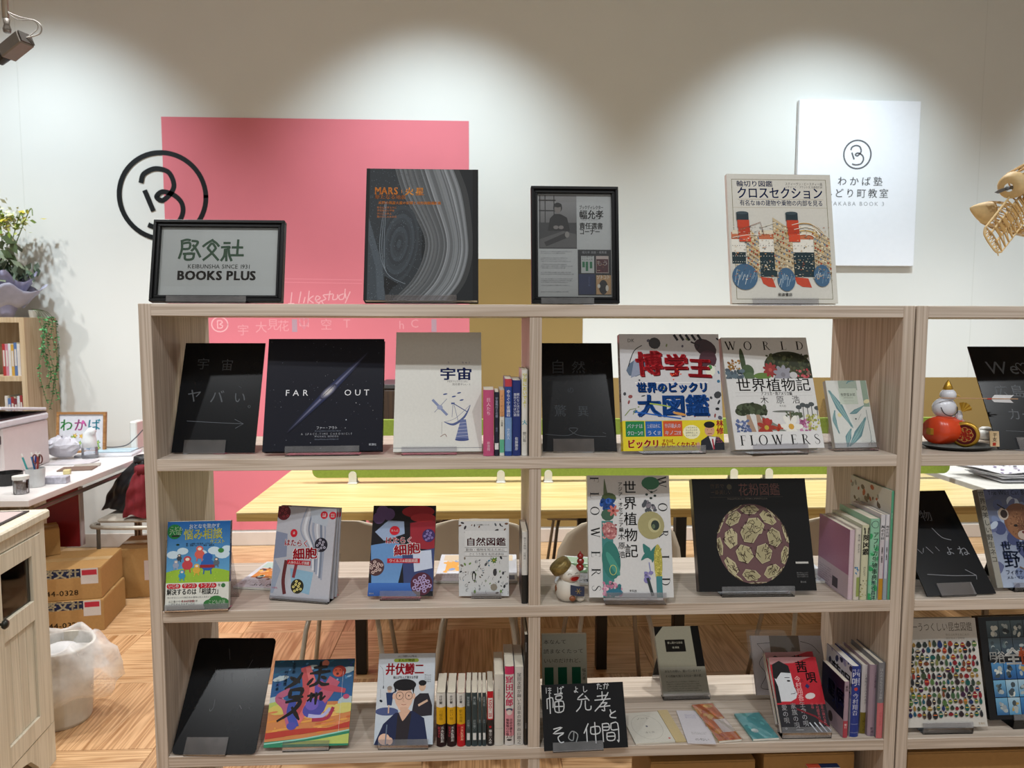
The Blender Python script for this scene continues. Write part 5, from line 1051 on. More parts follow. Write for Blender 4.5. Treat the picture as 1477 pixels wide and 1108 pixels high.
spine_book('first of the yellow-banded pocket book spines, dark foot, beside the biography comic', 629.5, 643, 1001, B3, Y3, H9, yel('#241216', '山椒魚一'), '#1c1416', G3, bow=.25)
spine_book('second yellow-banded pocket book spine with dark foot', 644.8, 657.5, 1001, B3, Y3, H9, yel('#241216', '黒い雨二'), '#1c1418', G3, bow=.25)
spine_book('yellow-banded pocket book spine with bright red foot', 659, 671, 1001, B3, Y3, H9, yel('#b01c24', '駅前旅館'), '#a01c24', G3, bow=.25)
def teal(t1, t2): return lambda A: [A.text(t1, .5*A.w, .93*A.h, .5*A.w, '#a8b4b8', .0, vert=True), A.text(t2, .5*A.w, .5*A.h, .5*A.w, '#98a4a8', .0, vert=True), A.fr(.2, .12, .8, .25, '#c4c8c8')]
spine_book('widest left dark teal pocket spine after the red-footed one', 672, 679.5, 1000, B3, Y3, H9, teal('駅前旅館', '井伏鱒二'), '#24383e', G3)
spine_book('second dark teal pocket spine from the red-footed one', 680.3, 688.8, 1000, B3, Y3, H9, teal('黒い雨', '井伏鱒二'), '#22363c', G3)
spine_book('thin dark teal pocket spine, third from the red-footed one', 689.5, 694.8, 1000, B3, Y3, H9, teal('山椒魚', '井伏'), '#263a40', G3)
spine_book('fourth dark teal pocket spine, next to the red and black spine', 695.5, 701.5, 1000, B3, Y3, H9, teal('荻窪風土記', '井伏'), '#22343a', G3)
spine_book('red, white and black pocket spine reading ROOKIES sideways', 702.8, 711.8, 998, B3, Y3, H9, lambda A: [A.fr(0, .48, 1, 1, '#b01c28'), A.fr(.12, .5, .88, .88, '#c8c4c0'), A.text('ROOKIES', .28*A.w, .86*A.h, .62*A.w, '#b01c28', .05, rot=-math.pi/2, width=.33*A.h), A.text('福山二人の詩', .5*A.w, .3*A.h, .5*A.w, '#ccc', .03, vert=True), A.ell(.5*A.w, .35*A.h, .25*A.w, .25*A.w, '#b01c28', 4)], '#16141a', G3)
spine_book('blank off-white thick spine beside the pink one', 713, 726.5, 974, B3, Y3, .125, lambda A: [A.fr(.1, .24, .9, .245, '#9a9a94'), A.text('本を読む', .5*A.w, .8*A.h, .3*A.w, '#aaa8a0', 0, vert=True)], '#c0beb6', G3)
spine_book('white and pink spine with magenta title and small drawn face', 728, 741.3, 962, B3, Y3, .125, lambda A: [A.fr(0, .9, 1, 1, '#b8305a'), A.fr(0, .12, 1, .46, '#c4848e'), A.text('窪田次郎', .5*A.w, .88*A.h, .88*A.w, '#b8305a', .04, vert=True), A.ell(.5*A.w, .42*A.h, .33*A.w, .035*A.h, '#c8b8b4', 14), A.ell(.5*A.w, .45*A.h, .38*A.w, .025*A.h, '#4a5064', 12), A.text('自由の旗を上げ', .68*A.w, .34*A.h, .33*A.w, '#4a2c34', .04, vert=True), A.text('備後福山の偉人', .3*A.w, .34*A.h, .33*A.w, '#4a2c34', .04, vert=True), A.ell(.5*A.w, .07*A.h, .3*A.w, .012*A.h, '#222', 8)], '#c2bfbc', G3)
spine_book('white spine with long thin black title, left of the black thin book', 742.2, 755.0, 963, B3, Y3, .125, lambda A: [A.text('窪田次郎が蒔いた日本の原型', .5*A.w, .93*A.h, .5*A.w, '#333', 0, vert=True), A.text('高山政之著', .5*A.w, .23*A.h, .5*A.w, '#333', 0, vert=True)], '#bcbab6', G3)
spine_book('tall black thin book against the middle upright, lower shelf', 755.9, 760.8, 916, B3, Y3, .15, lambda A: [A.text('福山ものがたり', .5*A.w, .93*A.h, .45*A.w, '#9a9a9c', 0, vert=True), A.text('中山善照', .5*A.w, .2*A.h, .45*A.w, '#88888a', 0, vert=True)], '#111214', G3)
# compartment right of the upright
def art_green(A):
    w, h = A.w, A.h; A.fr(0, 0, 1, 1, '#a3a395')
    for k, t in enumerate(('本なんて', '読まなくたって', 'いいのだけれど、')): A.text(t, .03*w, (.865-.13*k)*h, .0125, '#2c2c28', .0, width=(.52, .9, .9)[k]*w)
    for x in (.05, .35, .66): A.fr(x, .03, x+.2, .54, '#14523c')
    A.text('幅允孝', .93*w, .52*h, .0105, '#2c2c28', 0, vert=True)
o, M, w, H, th = face_book('book', 'grey and green paperback with three green bars behind the chalked name board', [(783, 1008), (848, 1008), (782.5, 915), (845, 914)], B3, .016, art_green, '#9a9a8c', hard=False, spine='R', gloss=.3, Y=.17)
# extend: it stands on the board behind the name board
o.matrix_world = Matrix.Translation((0, 0, 0)) @ o.matrix_world
def w_haba(A):
    w, h = A.w, A.h; c = '#b9bcbe'; wd = .0026
    def S(x, y, s, strokes, wd=wd, col=c):
        for P in strokes: A.stroke([((x+a*s)*w, (y+b*s*w/h)*h) for a, b in P], wd, col, smooth=3)
    K = {'ho': [[(.1, .9), (.1, .1)], [(.4, .8), (.9, .8)], [(.4, .5), (.9, .5)], [(.65, .9), (.65, .1), (.45, .15), (.85, .05)]],
         'ba': [[(.1, .9), (.1, .1)], [(.35, .7), (.8, .7)], [(.6, .9), (.6, .1), (.4, .15), (.8, .05)], [(.85, 1), (.9, .85)], [(1, 1), (1.05, .85)]],
         'yo': [[(.5, .9), (.5, .15), (.25, .1), (.3, .3), (.8, .05)], [(.5, .6), (.8, .6)]], 'shi': [[(.3, .9), (.3, .2), (.5, .05), (.85, .3)]],
         'ta': [[(.1, .75), (.6, .8)], [(.35, .95), (.15, .1)], [(.55, .55), (.85, .55)], [(.5, .2), (.85, .1)]], 'ka': [[(.1, .7), (.7, .75), (.6, .1)], [(.4, .95), (.15, .1)], [(.8, .9), (.95, .6)]]}
    for k, x, y in (('ho', .05, .86), ('ba', .19, .86), ('yo', .38, .86), ('shi', .49, .86), ('ta', .67, .89), ('ka', .75, .89)): S(x, y, .075, K[k], .0017)
    # 幅
    S(.05, .56, .21, [[(.05, .75), (.05, .25)], [(.05, .75), (.38, .8), (.38, .3)], [(.21, 1.0), (.21, .0)], [(.5, .98), (.95, 1.0)], [(.58, .88), (.58, .7), (.88, .72), (.9, .9), (.58, .88)], [(.5, .58), (.5, .08), (.95, .1), (.97, .6), (.5, .58)], [(.72, .58), (.72, .1)], [(.5, .34), (.95, .34)]])
    # 允
    S(.40, .56, .2, [[(.5, 1.0), (.15, .7), (.75, .72)], [(.62, .88), (.85, .62)], [(.4, .62), (.3, .3), (.05, .05)], [(.62, .6), (.62, .15), (.9, .12), (.95, .3)]])
    # 孝
    S(.63, .55, .21, [[(.2, .82), (.8, .86)], [(.5, 1.05), (.48, .65)], [(.05, .62), (.95, .66)], [(.85, 1.0), (.5, .5), (.02, .05)], [(.4, .45), (.75, .46), (.58, .32), (.58, .05), (.42, .1)], [(.25, .26), (.9, .3)]])
    S(.80, .45, .09, [[(.2, 1), (.3, .6)], [(.9, .8), (.2, .45), (.2, .1), (.9, .0)]])
    S(.10, .12, .16, [[(.15, .9), (.8, 1.0), (.1, .6), (.9, .62), (.45, .35), (.6, .0), (.85, .02)]]); S(.28, .12, .15, [[(.55, .7), (.45, .1), (.1, .3), (.4, .75), (.85, .5), (.7, .0)]], .0024, '#85888a')
    S(.48, .10, .2, [[(.3, 1.0), (.02, .5)], [(.18, .75), (.18, .05)], [(.45, .8), (.45, .45), (.95, .48), (.95, .82), (.45, .8)], [(.7, 1.05), (.7, -.05)]])
    S(.70, .10, .2, [[(.05, .95), (.05, .0)], [(.05, .95), (.42, .95), (.42, .62), (.05, .62)], [(.05, .78), (.4, .78)], [(.58, .95), (.98, .95), (.98, .0), (.9, .05)], [(.58, .95), (.58, .62), (.95, .62)], [(.3, .45), (.3, .08), (.72, .08), (.72, .45), (.3, .45)], [(.3, .27), (.72, .27)]])
panel('black board with large white chalk characters, lower shelf right of the middle upright', [(785, 1084), (906, 1078), (783, 988), (897, 984)], B3, w_haba, stand_label='clear stand holding the large-lettered black board', off=-.02, frac=.6, lip=.018, matname='chalk_board', gloss=.6)
def art_grey(A):
    w, h = A.w, A.h; A.fr(0, 0, 1, 1, '#8f8d7d'); A.fr(.82, .40, 1, 1, '#0e0f10'); A.poly([(0, h), (.2*w, h), (0, .85*h)], '#0e0f10')
    A.fr(.2, .62, .64, .80, '#151413'); A.text('愛し続ける自信', .42*w, .74*h, .0065, '#aaa898', 0, 'c', width=.34*w); A.text('堀 真潮', .42*w, .67*h, .006, '#aaa898', 0, 'c')
    A.fr(0, 0, 1, .40, '#97968a'); A.text('あなたの想い、届いていますか?', .1*w, .325*h, .007, '#333', .01, width=.8*w); A.text('その感触を超えるのは一通の愛。', .1*w, .255*h, .007, '#333', .01, width=.84*w); dashes(A, .1*w, .18*h, .88*w, 5, .0058, .0042, '#4a4a44', 3, .2)
face_book('book', 'grey book with small black title plate standing behind the flat booklets', [(957, 1004), (1024, 1002), (945, 904), (1005, 903)], B3, .014, art_grey, '#88867a', spine='L', gloss=.3, stand_label='clear stand with side wing under the grey book', stand_frac=1.0, lip=.004, rest=.55, lift=.004)
def pap(seed, base='#c8c4ba', deco=None):
    def f(A):
        w, h = A.w, A.h; A.fr(0, 0, 1, 1, base); r = random.Random(seed)
        if deco: deco(A)
    return f
LFT = .0008
flat('white paper-wrapped notebook printed with fine grey line border', [(917, 1073), (974, 1069), (906, 1029), (951, 1026)], B3, .004, pap(1, '#c6c4ba', lambda A: [A.ring(.5*A.w, .5*A.h, .38*A.w, .4*A.h, .0006, '#8a8a80'), A.text('ノート', .5*A.w, .75*A.h, .012, '#77766c', 0, 'c'), A.text('本と旅', .5*A.w, .3*A.h, .008, '#77766c', 0, 'c'), A.ell(.5*A.w, .52*A.h, .003, .004, '#556', 6), A.ell(.9*A.w, .1*A.h, .003, .003, '#b04a4a', 8)]), cover='#c6c4ba', cat='notebook')
flat('cream paper strip wrapped round a thin booklet', [(975, 1070), (990, 1069), (952, 1025), (967, 1023)], B3, .003, pap(2, '#b9a77c'), name='paper_band', cover='#b9a77c', cat='paper')
flat('white printed sheet with curling corner between cream strip and orange packet', [(992, 1072), (1033, 1073), (968, 1024), (1004, 1026)], B3, .0025, pap(3, '#c2bfc4', lambda A: [dashes(A, .25*A.w, .85*A.h, .8*A.w, 4, .005, .004, '#7a78a0', 3), dashes(A, .25*A.w, .3*A.h, .9*A.w, 2, .006, .005, '#888', 4), A.text('の匂い', .3*A.w, .08*A.h, .012, '#555', 0), A.fr(.88, .5, 1, 1, '#a87484')]), name='leaflet', cover='#c2bfc4', cat='leaflet')
def wrapped(label, corners, art, cover):
    o = flat(label, corners, B3, .006, art, name='packet', cover=cover, cat='packet')
    A_ = o.children; w = max(v.co.x for v in A_[0].data.vertices); H = max(v.co.y for v in A_[0].data.vertices)
    g = [[(x*w*1.08-.04*w, y*H*1.06-.03*H, .0068+.0015*math.sin(x*9+y*7)+.001*random.random()) for x in [i/9 for i in range(10)]] for y in [j/9 for j in range(10)]]
    MB().grid(g).build('clear_bag', m_clear, o, smooth=True); return o
wrapped('orange patterned packet in a clear bag', [(1037, 1069), (1070, 1066), (1007, 1016), (1034, 1014)], pap(5, '#bb6a44', lambda A: [blobs(A, 0, 0, A.w, A.h, 20, ['#c88a50', '#b05a40', '#c8a060', '#a8503c'], .006, .014, 3), A.fr(.45, .2, 1, .55, '#c4b8b4')]), '#b8aa80')
wrapped('turquoise packet with round white label in a clear bag', [(1086, 1066), (1124, 1064), (1060, 1028), (1100, 1029)], pap(6, '#5fa4a6', lambda A: [A.ell(.3*A.w, .3*A.h, .009, .009, '#b8c4c2', 20), A.text('ごあいさつ', .3*A.w, .27*A.h, .003, '#555', 0, 'c')]), '#5a9a9c')
# bagged cloth pouch behind the red novel
def art_bag(A):
    w, h = A.w, A.h; A.fr(0, 0, 1, 1, '#dcd8da'); c = '#3a3838'
    A.stroke([(.08*w, .86*h), (.3*w, .88*h)], .0013, c); A.stroke([(.08*w, .86*h), (.16*w, .7*h), (.08*w, .52*h), (.16*w, .34*h), (.07*w, .12*h), (.3*w, .1*h)], .0013, c, smooth=5); A.stroke([(.7*w, .9*h), (.85*w, .84*h), (.95*w, .7*h)], .0013, c, smooth=4)
    A.fr(.26, .62, .68, 1.0, '#857a6c'); A.text('城', .47*w, .66*h, .014, '#2a2620', 0, 'c')
    A.stroke([(.22*w, .7*h), (.28*w, .6*h), (.24*w, .5*h)], .003, '#2a2022'); 
o, M, w, H, th = face_book('cloth_pouch', 'pale cloth pouch in a clear bag with brown paper tag behind the red novels', [(1092, 1003), (1196, 1003), (1082, 917), (1184, 917)], B3, .010, art_bag, '#9a9598', hard=False, gloss=.7, cat='pouch')
MB().grid([[(x*w*1.12-.56*w, -.005-.003*math.sin(x*8+z*5), z*H*1.1-.0) for x in [i/10 for i in range(11)]] for z in [j/10 for j in range(11)]]).build('clear_bag', m_clear, o, smooth=True)
def art_red(A):
    w, h = A.w, A.h; rd = '#a81c2a'; A.fr(0, 0, 1, 1, rd); A.fr(0, 0, 1, .36, '#1c1c22'); A.poly([(0, h), (.9*w, h), (.5*w, .92*h), (0, .9*h)], '#a87a7c')
    A.poly([(.06*w, .40*h), (.04*w, .85*h), (.2*w, .92*h), (.4*w, .80*h), (.42*w, .62*h), (.46*w, .5*h), (.42*w, .44*h), (.3*w, .40*h)], '#c4c8cc'); A.poly([(.02*w, .72*h), (.04*w, .90*h), (.2*w, .95*h), (.38*w, .88*h), (.40*w, .78*h), (.2*w, .79*h), (.08*w, .70*h)], '#141418'); A.poly([(0, .38*h), (.03*w, .75*h), (.09*w, .6*h), (.1*w, .38*h)], '#141418')
    A.stroke([(.26*w, .72*h), (.36*w, .72*h)], .0014, '#141418'); A.ell(.33*w, .675*h, .04*w, .012*h, '#141418', 8); A.stroke([(.33*w, .50*h), (.42*w, .505*h)], .0013, '#141418'); A.stroke([(.42*w, .6*h), (.46*w, .53*h), (.41*w, .52*h)], .0009, '#141418', smooth=3)
    A.text('茜', .53*w, .80*h, .030, '#151216', .03); A.text('唄', .70*w, .66*h, .028, '#151216', .03); A.text('上', .58*w, .665*h, .008, '#222', .02); A.text('今村翔吾', .52*w, .74*h, .0155, '#d8b0b0', .0, vert=True, sp=-.05)
    A.ell(.70*w, .60*h, .05*w, .035*h, '#1c2456', 4); A.ell(.72*w, .47*h, .11*w, .04*h, '#c8c0c0', 10, .2)
    for k, t in enumerate(('生命の唄、', '家族の唄、', '愛の唄。')): A.text(t, (.52-.19*k)*w, (.40-.02*k)*h, .0145, '#c4c4c8', .01, vert=True)
    for k, t in enumerate(('歴史小説の革命', '今村翔吾の最新', '傑作')): A.text(t, (.92-.1*k)*w, .38*h, .0075, '#b04a54', .0, vert=True)
    for k in range(4): A.stroke([((.6+.1*k)*w, .12*h), ((.72+.1*k)*w, 0)], .003, '#b8bcc4')
    A.stroke([(.4*w, .3*h), (.75*w, .2*h), (w, .05*h)], .004, '#6c1420'); A.fr(.3, .03, .45, .035, '#ccc')
RN = 'copies of red and black novel with drawn profile'
face_book('book', 'rear copy of red and black novel, its left edge peeping out', [(1122, 1045), (1194, 1043), (1105, 941), (1170, 940)], B3, .018, art_red, '#c0b8b4', hard=True, spine='R', gloss=.15, coat=.5, group=RN, lift=.01)
face_book('book', 'front copy of red and black novel with drawn profile', [(1128, 1057), (1199, 1056), (1109, 953), (1176, 943)], B3, .014, art_red, '#c0b8b4', hard=True, spine='R', gloss=.15, coat=.5, group=RN, stand_label='clear stand under the red novels', stand_frac=1.0, rest=.2, feet=False, lift=.008)
G4 = 'novels standing spine out at the right end of the lower shelf'
def side_hoshi(A): A.fr(0, 0, 1, 1, '#15152e'); A.fr(0, 0, 1, .32, '#a08c98'); A.text('星底', .25*A.w, .55*A.h, .045, '#3a3f80', .03); A.text('へ', .5*A.w, .4*A.h, .03, '#3a3f80', .02); A.ell(.45*A.w, .15*A.h, .012, .014, '#3a2c30', 10)
def side_blue(A): A.fr(0, 0, 1, 1, '#b9bcc8'); blobs(A, 0, .5*A.h, A.w, A.h, 16, ['#3a4270', '#8a8ab0', '#222a50'], .004, .012, 3); A.text('茜唄', .2*A.w, .62*A.h, .05, '#1a1a22', .02)
spine_book('thinner novel with dark star-field cover and mauve spine', 1215, 1222.5, 984, B3, .010, .115, lambda A: [A.fr(0, 0, 1, .3, '#a0404c'), A.text('星底', .5*A.w, .93*A.h, .6*A.w, '#4a3a44', .02, vert=True), A.text('朝日', .5*A.w, .25*A.h, .5*A.w, '#ddd', .0, vert=True)], '#94808e', G4, side_art=side_hoshi)
spine_book('deep blue novel spine with white brushed title', 1225, 1238.5, 962, B3, .012, .13, lambda A: [A.text('茜唄', .5*A.w, .96*A.h, .95*A.w, '#c8ccd8', .0, vert=True), A.ell(.5*A.w, .68*A.h, .2*A.w, .2*A.w, '#b04040', 8), A.text('今村翔吾', .5*A.w, .62*A.h, .62*A.w, '#c0c4d4', .0, vert=True), A.fr(.1, .18, .9, .184, '#9aa4c4'), A.fr(.1, .06, .9, .064, '#9aa4c4')], '#16307c', G4, hard=True, side_art=side_blue, pages=m_pagew)
spine_book('white novel spine with olive lower third', 1240, 1250, 960, B3, .026, .13, lambda A: [A.fr(0, 0, 1, .31, '#6c5f24'), A.text('六本指のゴルトベルク', .6*A.w, .87*A.h, .46*A.w, '#444', 0, vert=True), A.text('青柳いづみ', .5*A.w, .24*A.h, .42*A.w, '#332c10', 0, vert=True)], '#bab7b8', G4, hard=True)
spine_book('mauve novel spine with thin dark title', 1251, 1262.8, 960, B3, .014, .13, lambda A: [A.text('八月の銀の雪', .72*A.w, .9*A.h, .34*A.w, '#4a3a48', 0, vert=True), A.text('新潮社', .5*A.w, .13*A.h, .4*A.w, '#4a3a48', 0, vert=True)], '#8c7a88', G4, hard=True)
spine_book('grey novel spine with salmon pink lower half, against the right side panel', 1263.6, 1273.0, 957, B3, .004, .135, lambda A: [A.fr(0, 0, 1, .47, '#b8666a'), A.text('ほんのきもちです本屋', .4*A.w, .93*A.h, .5*A.w, '#a8aaac', 0, vert=True), A.text('クリニック', .5*A.w, .35*A.h, .45*A.w, '#8a3a40', 0, vert=True)], '#6c6e74', G4, hard=True)
# ================================================================ the bookcase cut off at the right edge
def w_we(A):
    c = '#5c6064'; A.text('We', .2*A.w, .72*A.h, .052, c, -.01); A.text('♡', .66*A.w, .72*A.h, .045, c, 0); A.text('広島', .2*A.w, .5*A.h, .038, c, 0, sp=.1); A.text('in', .72*A.w, .52*A.h, .03, c, 0); A.text('カープ', .3*A.w, .28*A.h, .035, c, 0); A.stroke([(.2*A.w, .17*A.h), (.9*A.w, .15*A.h)], .001, c)
panel('black board chalked We love, leaning behind the white clay bird, at the picture edge', [(1440.5, 648), (1535, 648), (1396, 500), (1484, 500)], B1, w_we, stand_label='clear stand holding the black board beside the clay bird', off=.01, frac=.5)
def w_ani(A):
    c = '#77797d'; A.text('物', .42*A.w, .70*A.h, .034, '#5a5c60', -.01); A.stroke([(.52*A.w, .62*A.h), (.60*A.w, .53*A.h), (.72*A.w, .5*A.h)], .0018, c, smooth=4)
    for P in ([(.16, .42), (.2, .38)], [(.3, .44), (.36, .38)], [(.44, .44), (.47, .40)], [(.12, .43), (.08, .38)], [(.25, .43), (.22, .39)]): A.stroke([(a*A.w, b*A.h) for a, b in P], .0017, c)
    A.text('よ', .55*A.w, .365*A.h, .026, c, -.01); A.text('ね', .74*A.w, .355*A.h, .03, c, -.01)
    A.stroke([(.14*A.w, .19*A.h), (.5*A.w, .17*A.h), (.84*A.w, .165*A.h)], .0017, c, smooth=4); A.stroke([(.72*A.w, .22*A.h), (.84*A.w, .165*A.h), (.82*A.w, .13*A.h)], .0017, c)
panel('black board chalked with long arrow, middle shelf of the right bookcase', [(1337.5, 860), (1437, 856), (1266, 709), (1367.5, 708)], B2, w_ani, stand_label='clear stand holding the black board with long arrow', off=-.01, frac=.5, lip=.03)
def art_cat(A):
    w, h = A.w, A.h; A.vgrad(0, 0, w, h, '#9aa6ba', '#3c4260'); r = random.Random(6)
    for i in range(60): A.ell(r.random()*w, r.random()*h, (.03+.08*r.random())*w, (.02+.06*r.random())*h, r.choice(['#4a5478', '#6a7898', '#8e9cb4', '#555b7c', '#3c4468', '#a4b0c0']), 14, r.random())
    A.fr(0, 0, .09, 1, '#8c8a80'); A.text('世界の美しい野生ネコ', .045*w, .985*h, .0165, '#3c3c38', .01, vert=True, sp=.12)
    A.text('The Wild Cat Book', .15*w, .94*h, .0165, '#1c2430', .0, width=.7*w)
    for x, y, a, b, c in ((.56, .66, .25, .19, '#6e4a34'), (.52, .62, .17, .15, '#7c563c'), (.7, .6, .2, .16, '#6a4632')): A.ell(x*w, y*h, a*w, b*h, c, 24)
    A.ell(.32*w, .74*h, .08*w, .065*h, '#a89c90', 14, -.3); A.ell(.33*w, .74*h, .055*w, .045*h, '#2c201c', 12, -.3); A.stroke([(.26*w, .84*h), (.36*w, .79*h)], .003, '#141010')
    A.ell(.82*w, .76*h, .08*w, .065*h, '#a89c90', 14, .3); A.ell(.82*w, .76*h, .055*w, .045*h, '#2c201c', 12, .3)
    for i in range(120): t = r.random()*6.28; q = r.random(); x, y = .57+.2*q*math.cos(t), .64+.16*q*math.sin(t); A.stroke([(x*w, y*h), ((x+.02*math.cos(t))*w, (y+.02*math.sin(t))*h)], .0008, r.choice(['#4a2e20', '#8a6448', '#a07a58', '#38241a']))
    A.ell(.57*w, .52*h, .1*w, .05*h, '#a89a90', 14); A.ell(.57*w, .55*h, .03*w, .015*h, '#5c3030', 8)
    for x in (.47, .66): A.ell(x*w, .62*h, .03*w, .013*h, '#1a1412', 8)
    A.text('世界の', .17*w, .355*h, .030, '#20304c', .01, sp=.35); A.text('野生ネコ', .17*w, .21*h, .046, '#1c2c48', .01, sp=.15); A.text('フィオナ・サンクイスト', .17*w, .13*h, .0135, '#2c3a50', .01, width=.72*w); A.text('メル・サンクイスト', .17*w, .085*h, .009, '#2c3a50', .01)
    A.stroke([(.4*w, .2*h), (.5*w, .17*h), (.6*w, .2*h)], .004, '#6a5a50', smooth=3)
face_book('book', 'tall book with blurred blue-grey cover and wild cat, middle shelf at the picture edge', [(1438.5, 848), (1535, 846), (1409.5, 706), (1502, 705)], B2, .02, art_cat, '#848278', gloss=.2, coat=.3, stand_label='clear stand under the wild cat book', off=.01)
def art_beetle(A):
    w, h = A.w, A.h; A.fr(0, 0, 1, 1, '#bdbbb5'); A.text('世界一うつくしい昆虫図鑑', .95*w, .885*h, .0235, '#5c5850', -.0, 'r', width=.93*w); dashes(A, .60*w, .835*h, .93*w, 2, .009, .0062, '#77736c', 3, .2)
    A.fr(.1, .80, .3, .802, '#777'); r = random.Random(15); cols = ['#2c3a30', '#7c1a24', '#1c2c58', '#3c5a3c', '#6a3a24', '#222428', '#8a6a30', '#3a1c38', '#4c6a3a', '#14504a', '#8a3226', '#4c3e32', '#1c4a5c', '#6c7040', '#242a26', '#2a2024', '#38442e']
    rows = [(.755-.0585*k, .064, 0) for k in range(12)]
    for y, bh, n in rows:
        x = .02+.02*r.random()
        while x < .97:
            bw = .015+.019*r.random(); hh = bh*(.42+.45*r.random())*(.7+bw*9); yy = y+(r.random()-.5)*.015; c = r.choice(cols); cx = (x+bw)*w; z1, z2 = A.STEP*400, A.STEP*401
            if x+2*bw > .985: break
            A.ell(cx, yy*h, bw*w, hh*.62*h, c, 12, z=z1)
            A.ell(cx, (yy+hh*.62)*h, bw*.6*w, hh*.16*h, r.choice(['#222', c, '#3a3a3c']), 7, z=z2)
            if bw > .02: A.fr_ = None; A.stroke([(cx, (yy+hh*.45)*h), (cx, (yy-hh*.55)*h)], .0006, '#14161a', z=A.STEP*402); (r.random() < .45) and A.rect(cx-bw*.75*w, (yy+.002)*h, cx+bw*.75*w, (yy+.010)*h, r.choice(['#c8b890', '#b8a040', '#cc6a3a']), z=A.STEP*403)
            x += 2*bw+.010+.008*r.random()
    A.text('宝島社', .93*w, .02*h, .006, '#8a6a3a', 0, 'c')
face_book('book', 'white insect guide covered with rows of coloured beetles', [(1309, 1050), (1424.8, 1048), (1291, 890), (1408, 894)], B3, .022, art_beetle, '#b0aea8', gloss=.25, stand_label='clear stand under the white insect guide', lift=.012, Y=None)
def art_tiles(A):
    w, h = A.w, A.h; A.fr(0, 0, 1, 1, '#0b0c0f'); r = random.Random(21)
    for j, y in enumerate((.795, .625, .385, .215, .045)):
        for i in range(6):
            x = .09+.148*i; x0, y0, x1, y1 = x*w, y*h, (x+.142)*w, (y+.163)*h; top = j < 2
            a, b = r.choice([('#2c3c44', '#50626a'), ('#38464a', '#6a7a7c'), ('#22303c', '#485864')] if top else [('#1c4a80', '#3c7ab0'), ('#2a5a88', '#6aa0c0'), ('#1a3c6a', '#4c84b0'), ('#4a88b0', '#9ab8c8')])
            A.vgrad(x0, y0, x1, y1, a, b)
            c = r.choice(['#8a949a', '#1c2428', '#a08a50', '#c0c4bc', '#54666a']); z = A._z()
            for k in range(7): A.ell(x0+(.25+.5*r.random())*(x1-x0), y0+(.12+.6*r.random())*(y1-y0), (.1+.12*r.random())*(x1-x0), (.08+.12*r.random())*(y1-y0), r.choice([c, '#3a464c', '#9aa4a4']), 8, r.random()*3)
    A.fr(.07, .56, 1, .61, '#0b0c0f'); A.text('円谷', .075*w, .585*h, .0215, '#c8c8c4', .03); A.text('プロ', .095*w, .54*h, .0195, '#c8c8c4', .03, sp=-.05); A.text('全', .265*w, .54*h, .044, '#d0d0cc', .04); A.text('怪獣', .43*w, .54*h, .044, '#c05a34', .04, sp=-.02); A.text('図鑑', .76*w, .54*h, .044, '#c8c8c4', .04)
face_book('book', 'black book tiled with small blue and grey pictures and orange lettering, lower right', [(1428, 1039), (1548, 1034), (1408, 891), (1530, 886)], B3, .024, art_tiles, '#0b0c0f', gloss=.2, coat=.3, stand_label='clear stand under the black tiled-picture book', lift=.02, off=.02)
# round clay bird on a red barrel, with lucky arrow, black tray and wooden tag
X0 = atY(1381, 650, .085); gx, gy = X0[0], .085
tray = empty('tray', (gx, gy, B1+.0005), label='black scalloped oval tray under the white clay bird', cat='tray')
R_ = MB(); n = 48; prof = []
rows = []
for k, (rr, z) in enumerate(((0.001, .002), (.7, .002), (.85, .003), (1.0, .009), (1.02, .0085), (.85, .0), (.001, .0))):
    rows.append([((rr*(.086+.002*(abs(math.sin(5*t*1.0)) if rr > .9 else 0)))*math.cos(t), rr*.06*math.sin(t), z) for t in [2*math.pi*i/n for i in range(n)]])
MB().grid(rows, closed=True).build('tray_body', mat('black_lacquer', '#0c0b0c', .35, spec=.3), tray, smooth=True)
m_wc = mat('white_clay', '#cdd0d8', .3, coat=.3, noise=.02); m_gold = mat('gold_paint', '#b08a30', .35, metal=.6, noise=.15); m_org = mat('orange_red_paint', '#c8401c', .3, coat=.3); m_dk = mat('dark_red_paint', '#3a0c0c', .35)
bird = empty('clay_bird', (gx-.036, gy+.0, B1+.0100), label='white clay bird with gold crest riding an orange-red barrel', cat='figurine')
M0 = Matrix.Translation((0, 0, .043)) @ Matrix.Rotation(math.pi/2, 4, 'Y')
MB().lathe([(.0001, -.05), (.036, -.05), (.041, -.03), (.043, 0), (.041, .03), (.036, .05), (.0001, .05)], 28, 0, Matrix.Translation((0, 0, .0435)) @ Matrix.Rotation(.35, 4, 'Z') @ Matrix.Rotation(math.pi/2, 4, 'Y')).build('barrel', m_org, bird, smooth=True)
Rz = Matrix.Rotation(-.75, 4, 'Z')
hd = MB().lathe([(.0001, -.004), (.036, -.004), (.0375, 0), (.033, .004), (.030, .0045)], 28, 0, Matrix.Translation((.035, -.038, .035)) @ Rz @ Matrix.Rotation(math.pi/2, 4, 'X')).build('gold_hoop', m_gold, bird, smooth=True)
A = Art(.06, .06); A.ell(.03, .03, .0285, .0285, '#4a1010', 28); A.ell(.03, .03, .022, .022, '#7a1c14', 24)
for k in range(8): A.ring(.03+.014*math.cos(k*.785), .03+.014*math.sin(k*.785), .007, .007, .0012, '#b89a50', 12)
A.text('福', .03, .019, .028, '#c8402c', .03, 'c'); lid = A.build('hoop_print', hd, .3, M=Matrix.Translation((.035, -.038, .035)) @ Rz @ Matrix.Translation((-.03, -.0048, -.03)))
MB().ball((-.005, 0, .108), (.034, .027, .030), 24, 14).build('body', m_wc, bird, smooth=True)
MB().ball((.002, -.004, .146), (.022, .021, .019), 20, 12).build('head', m_wc, bird, smooth=True)
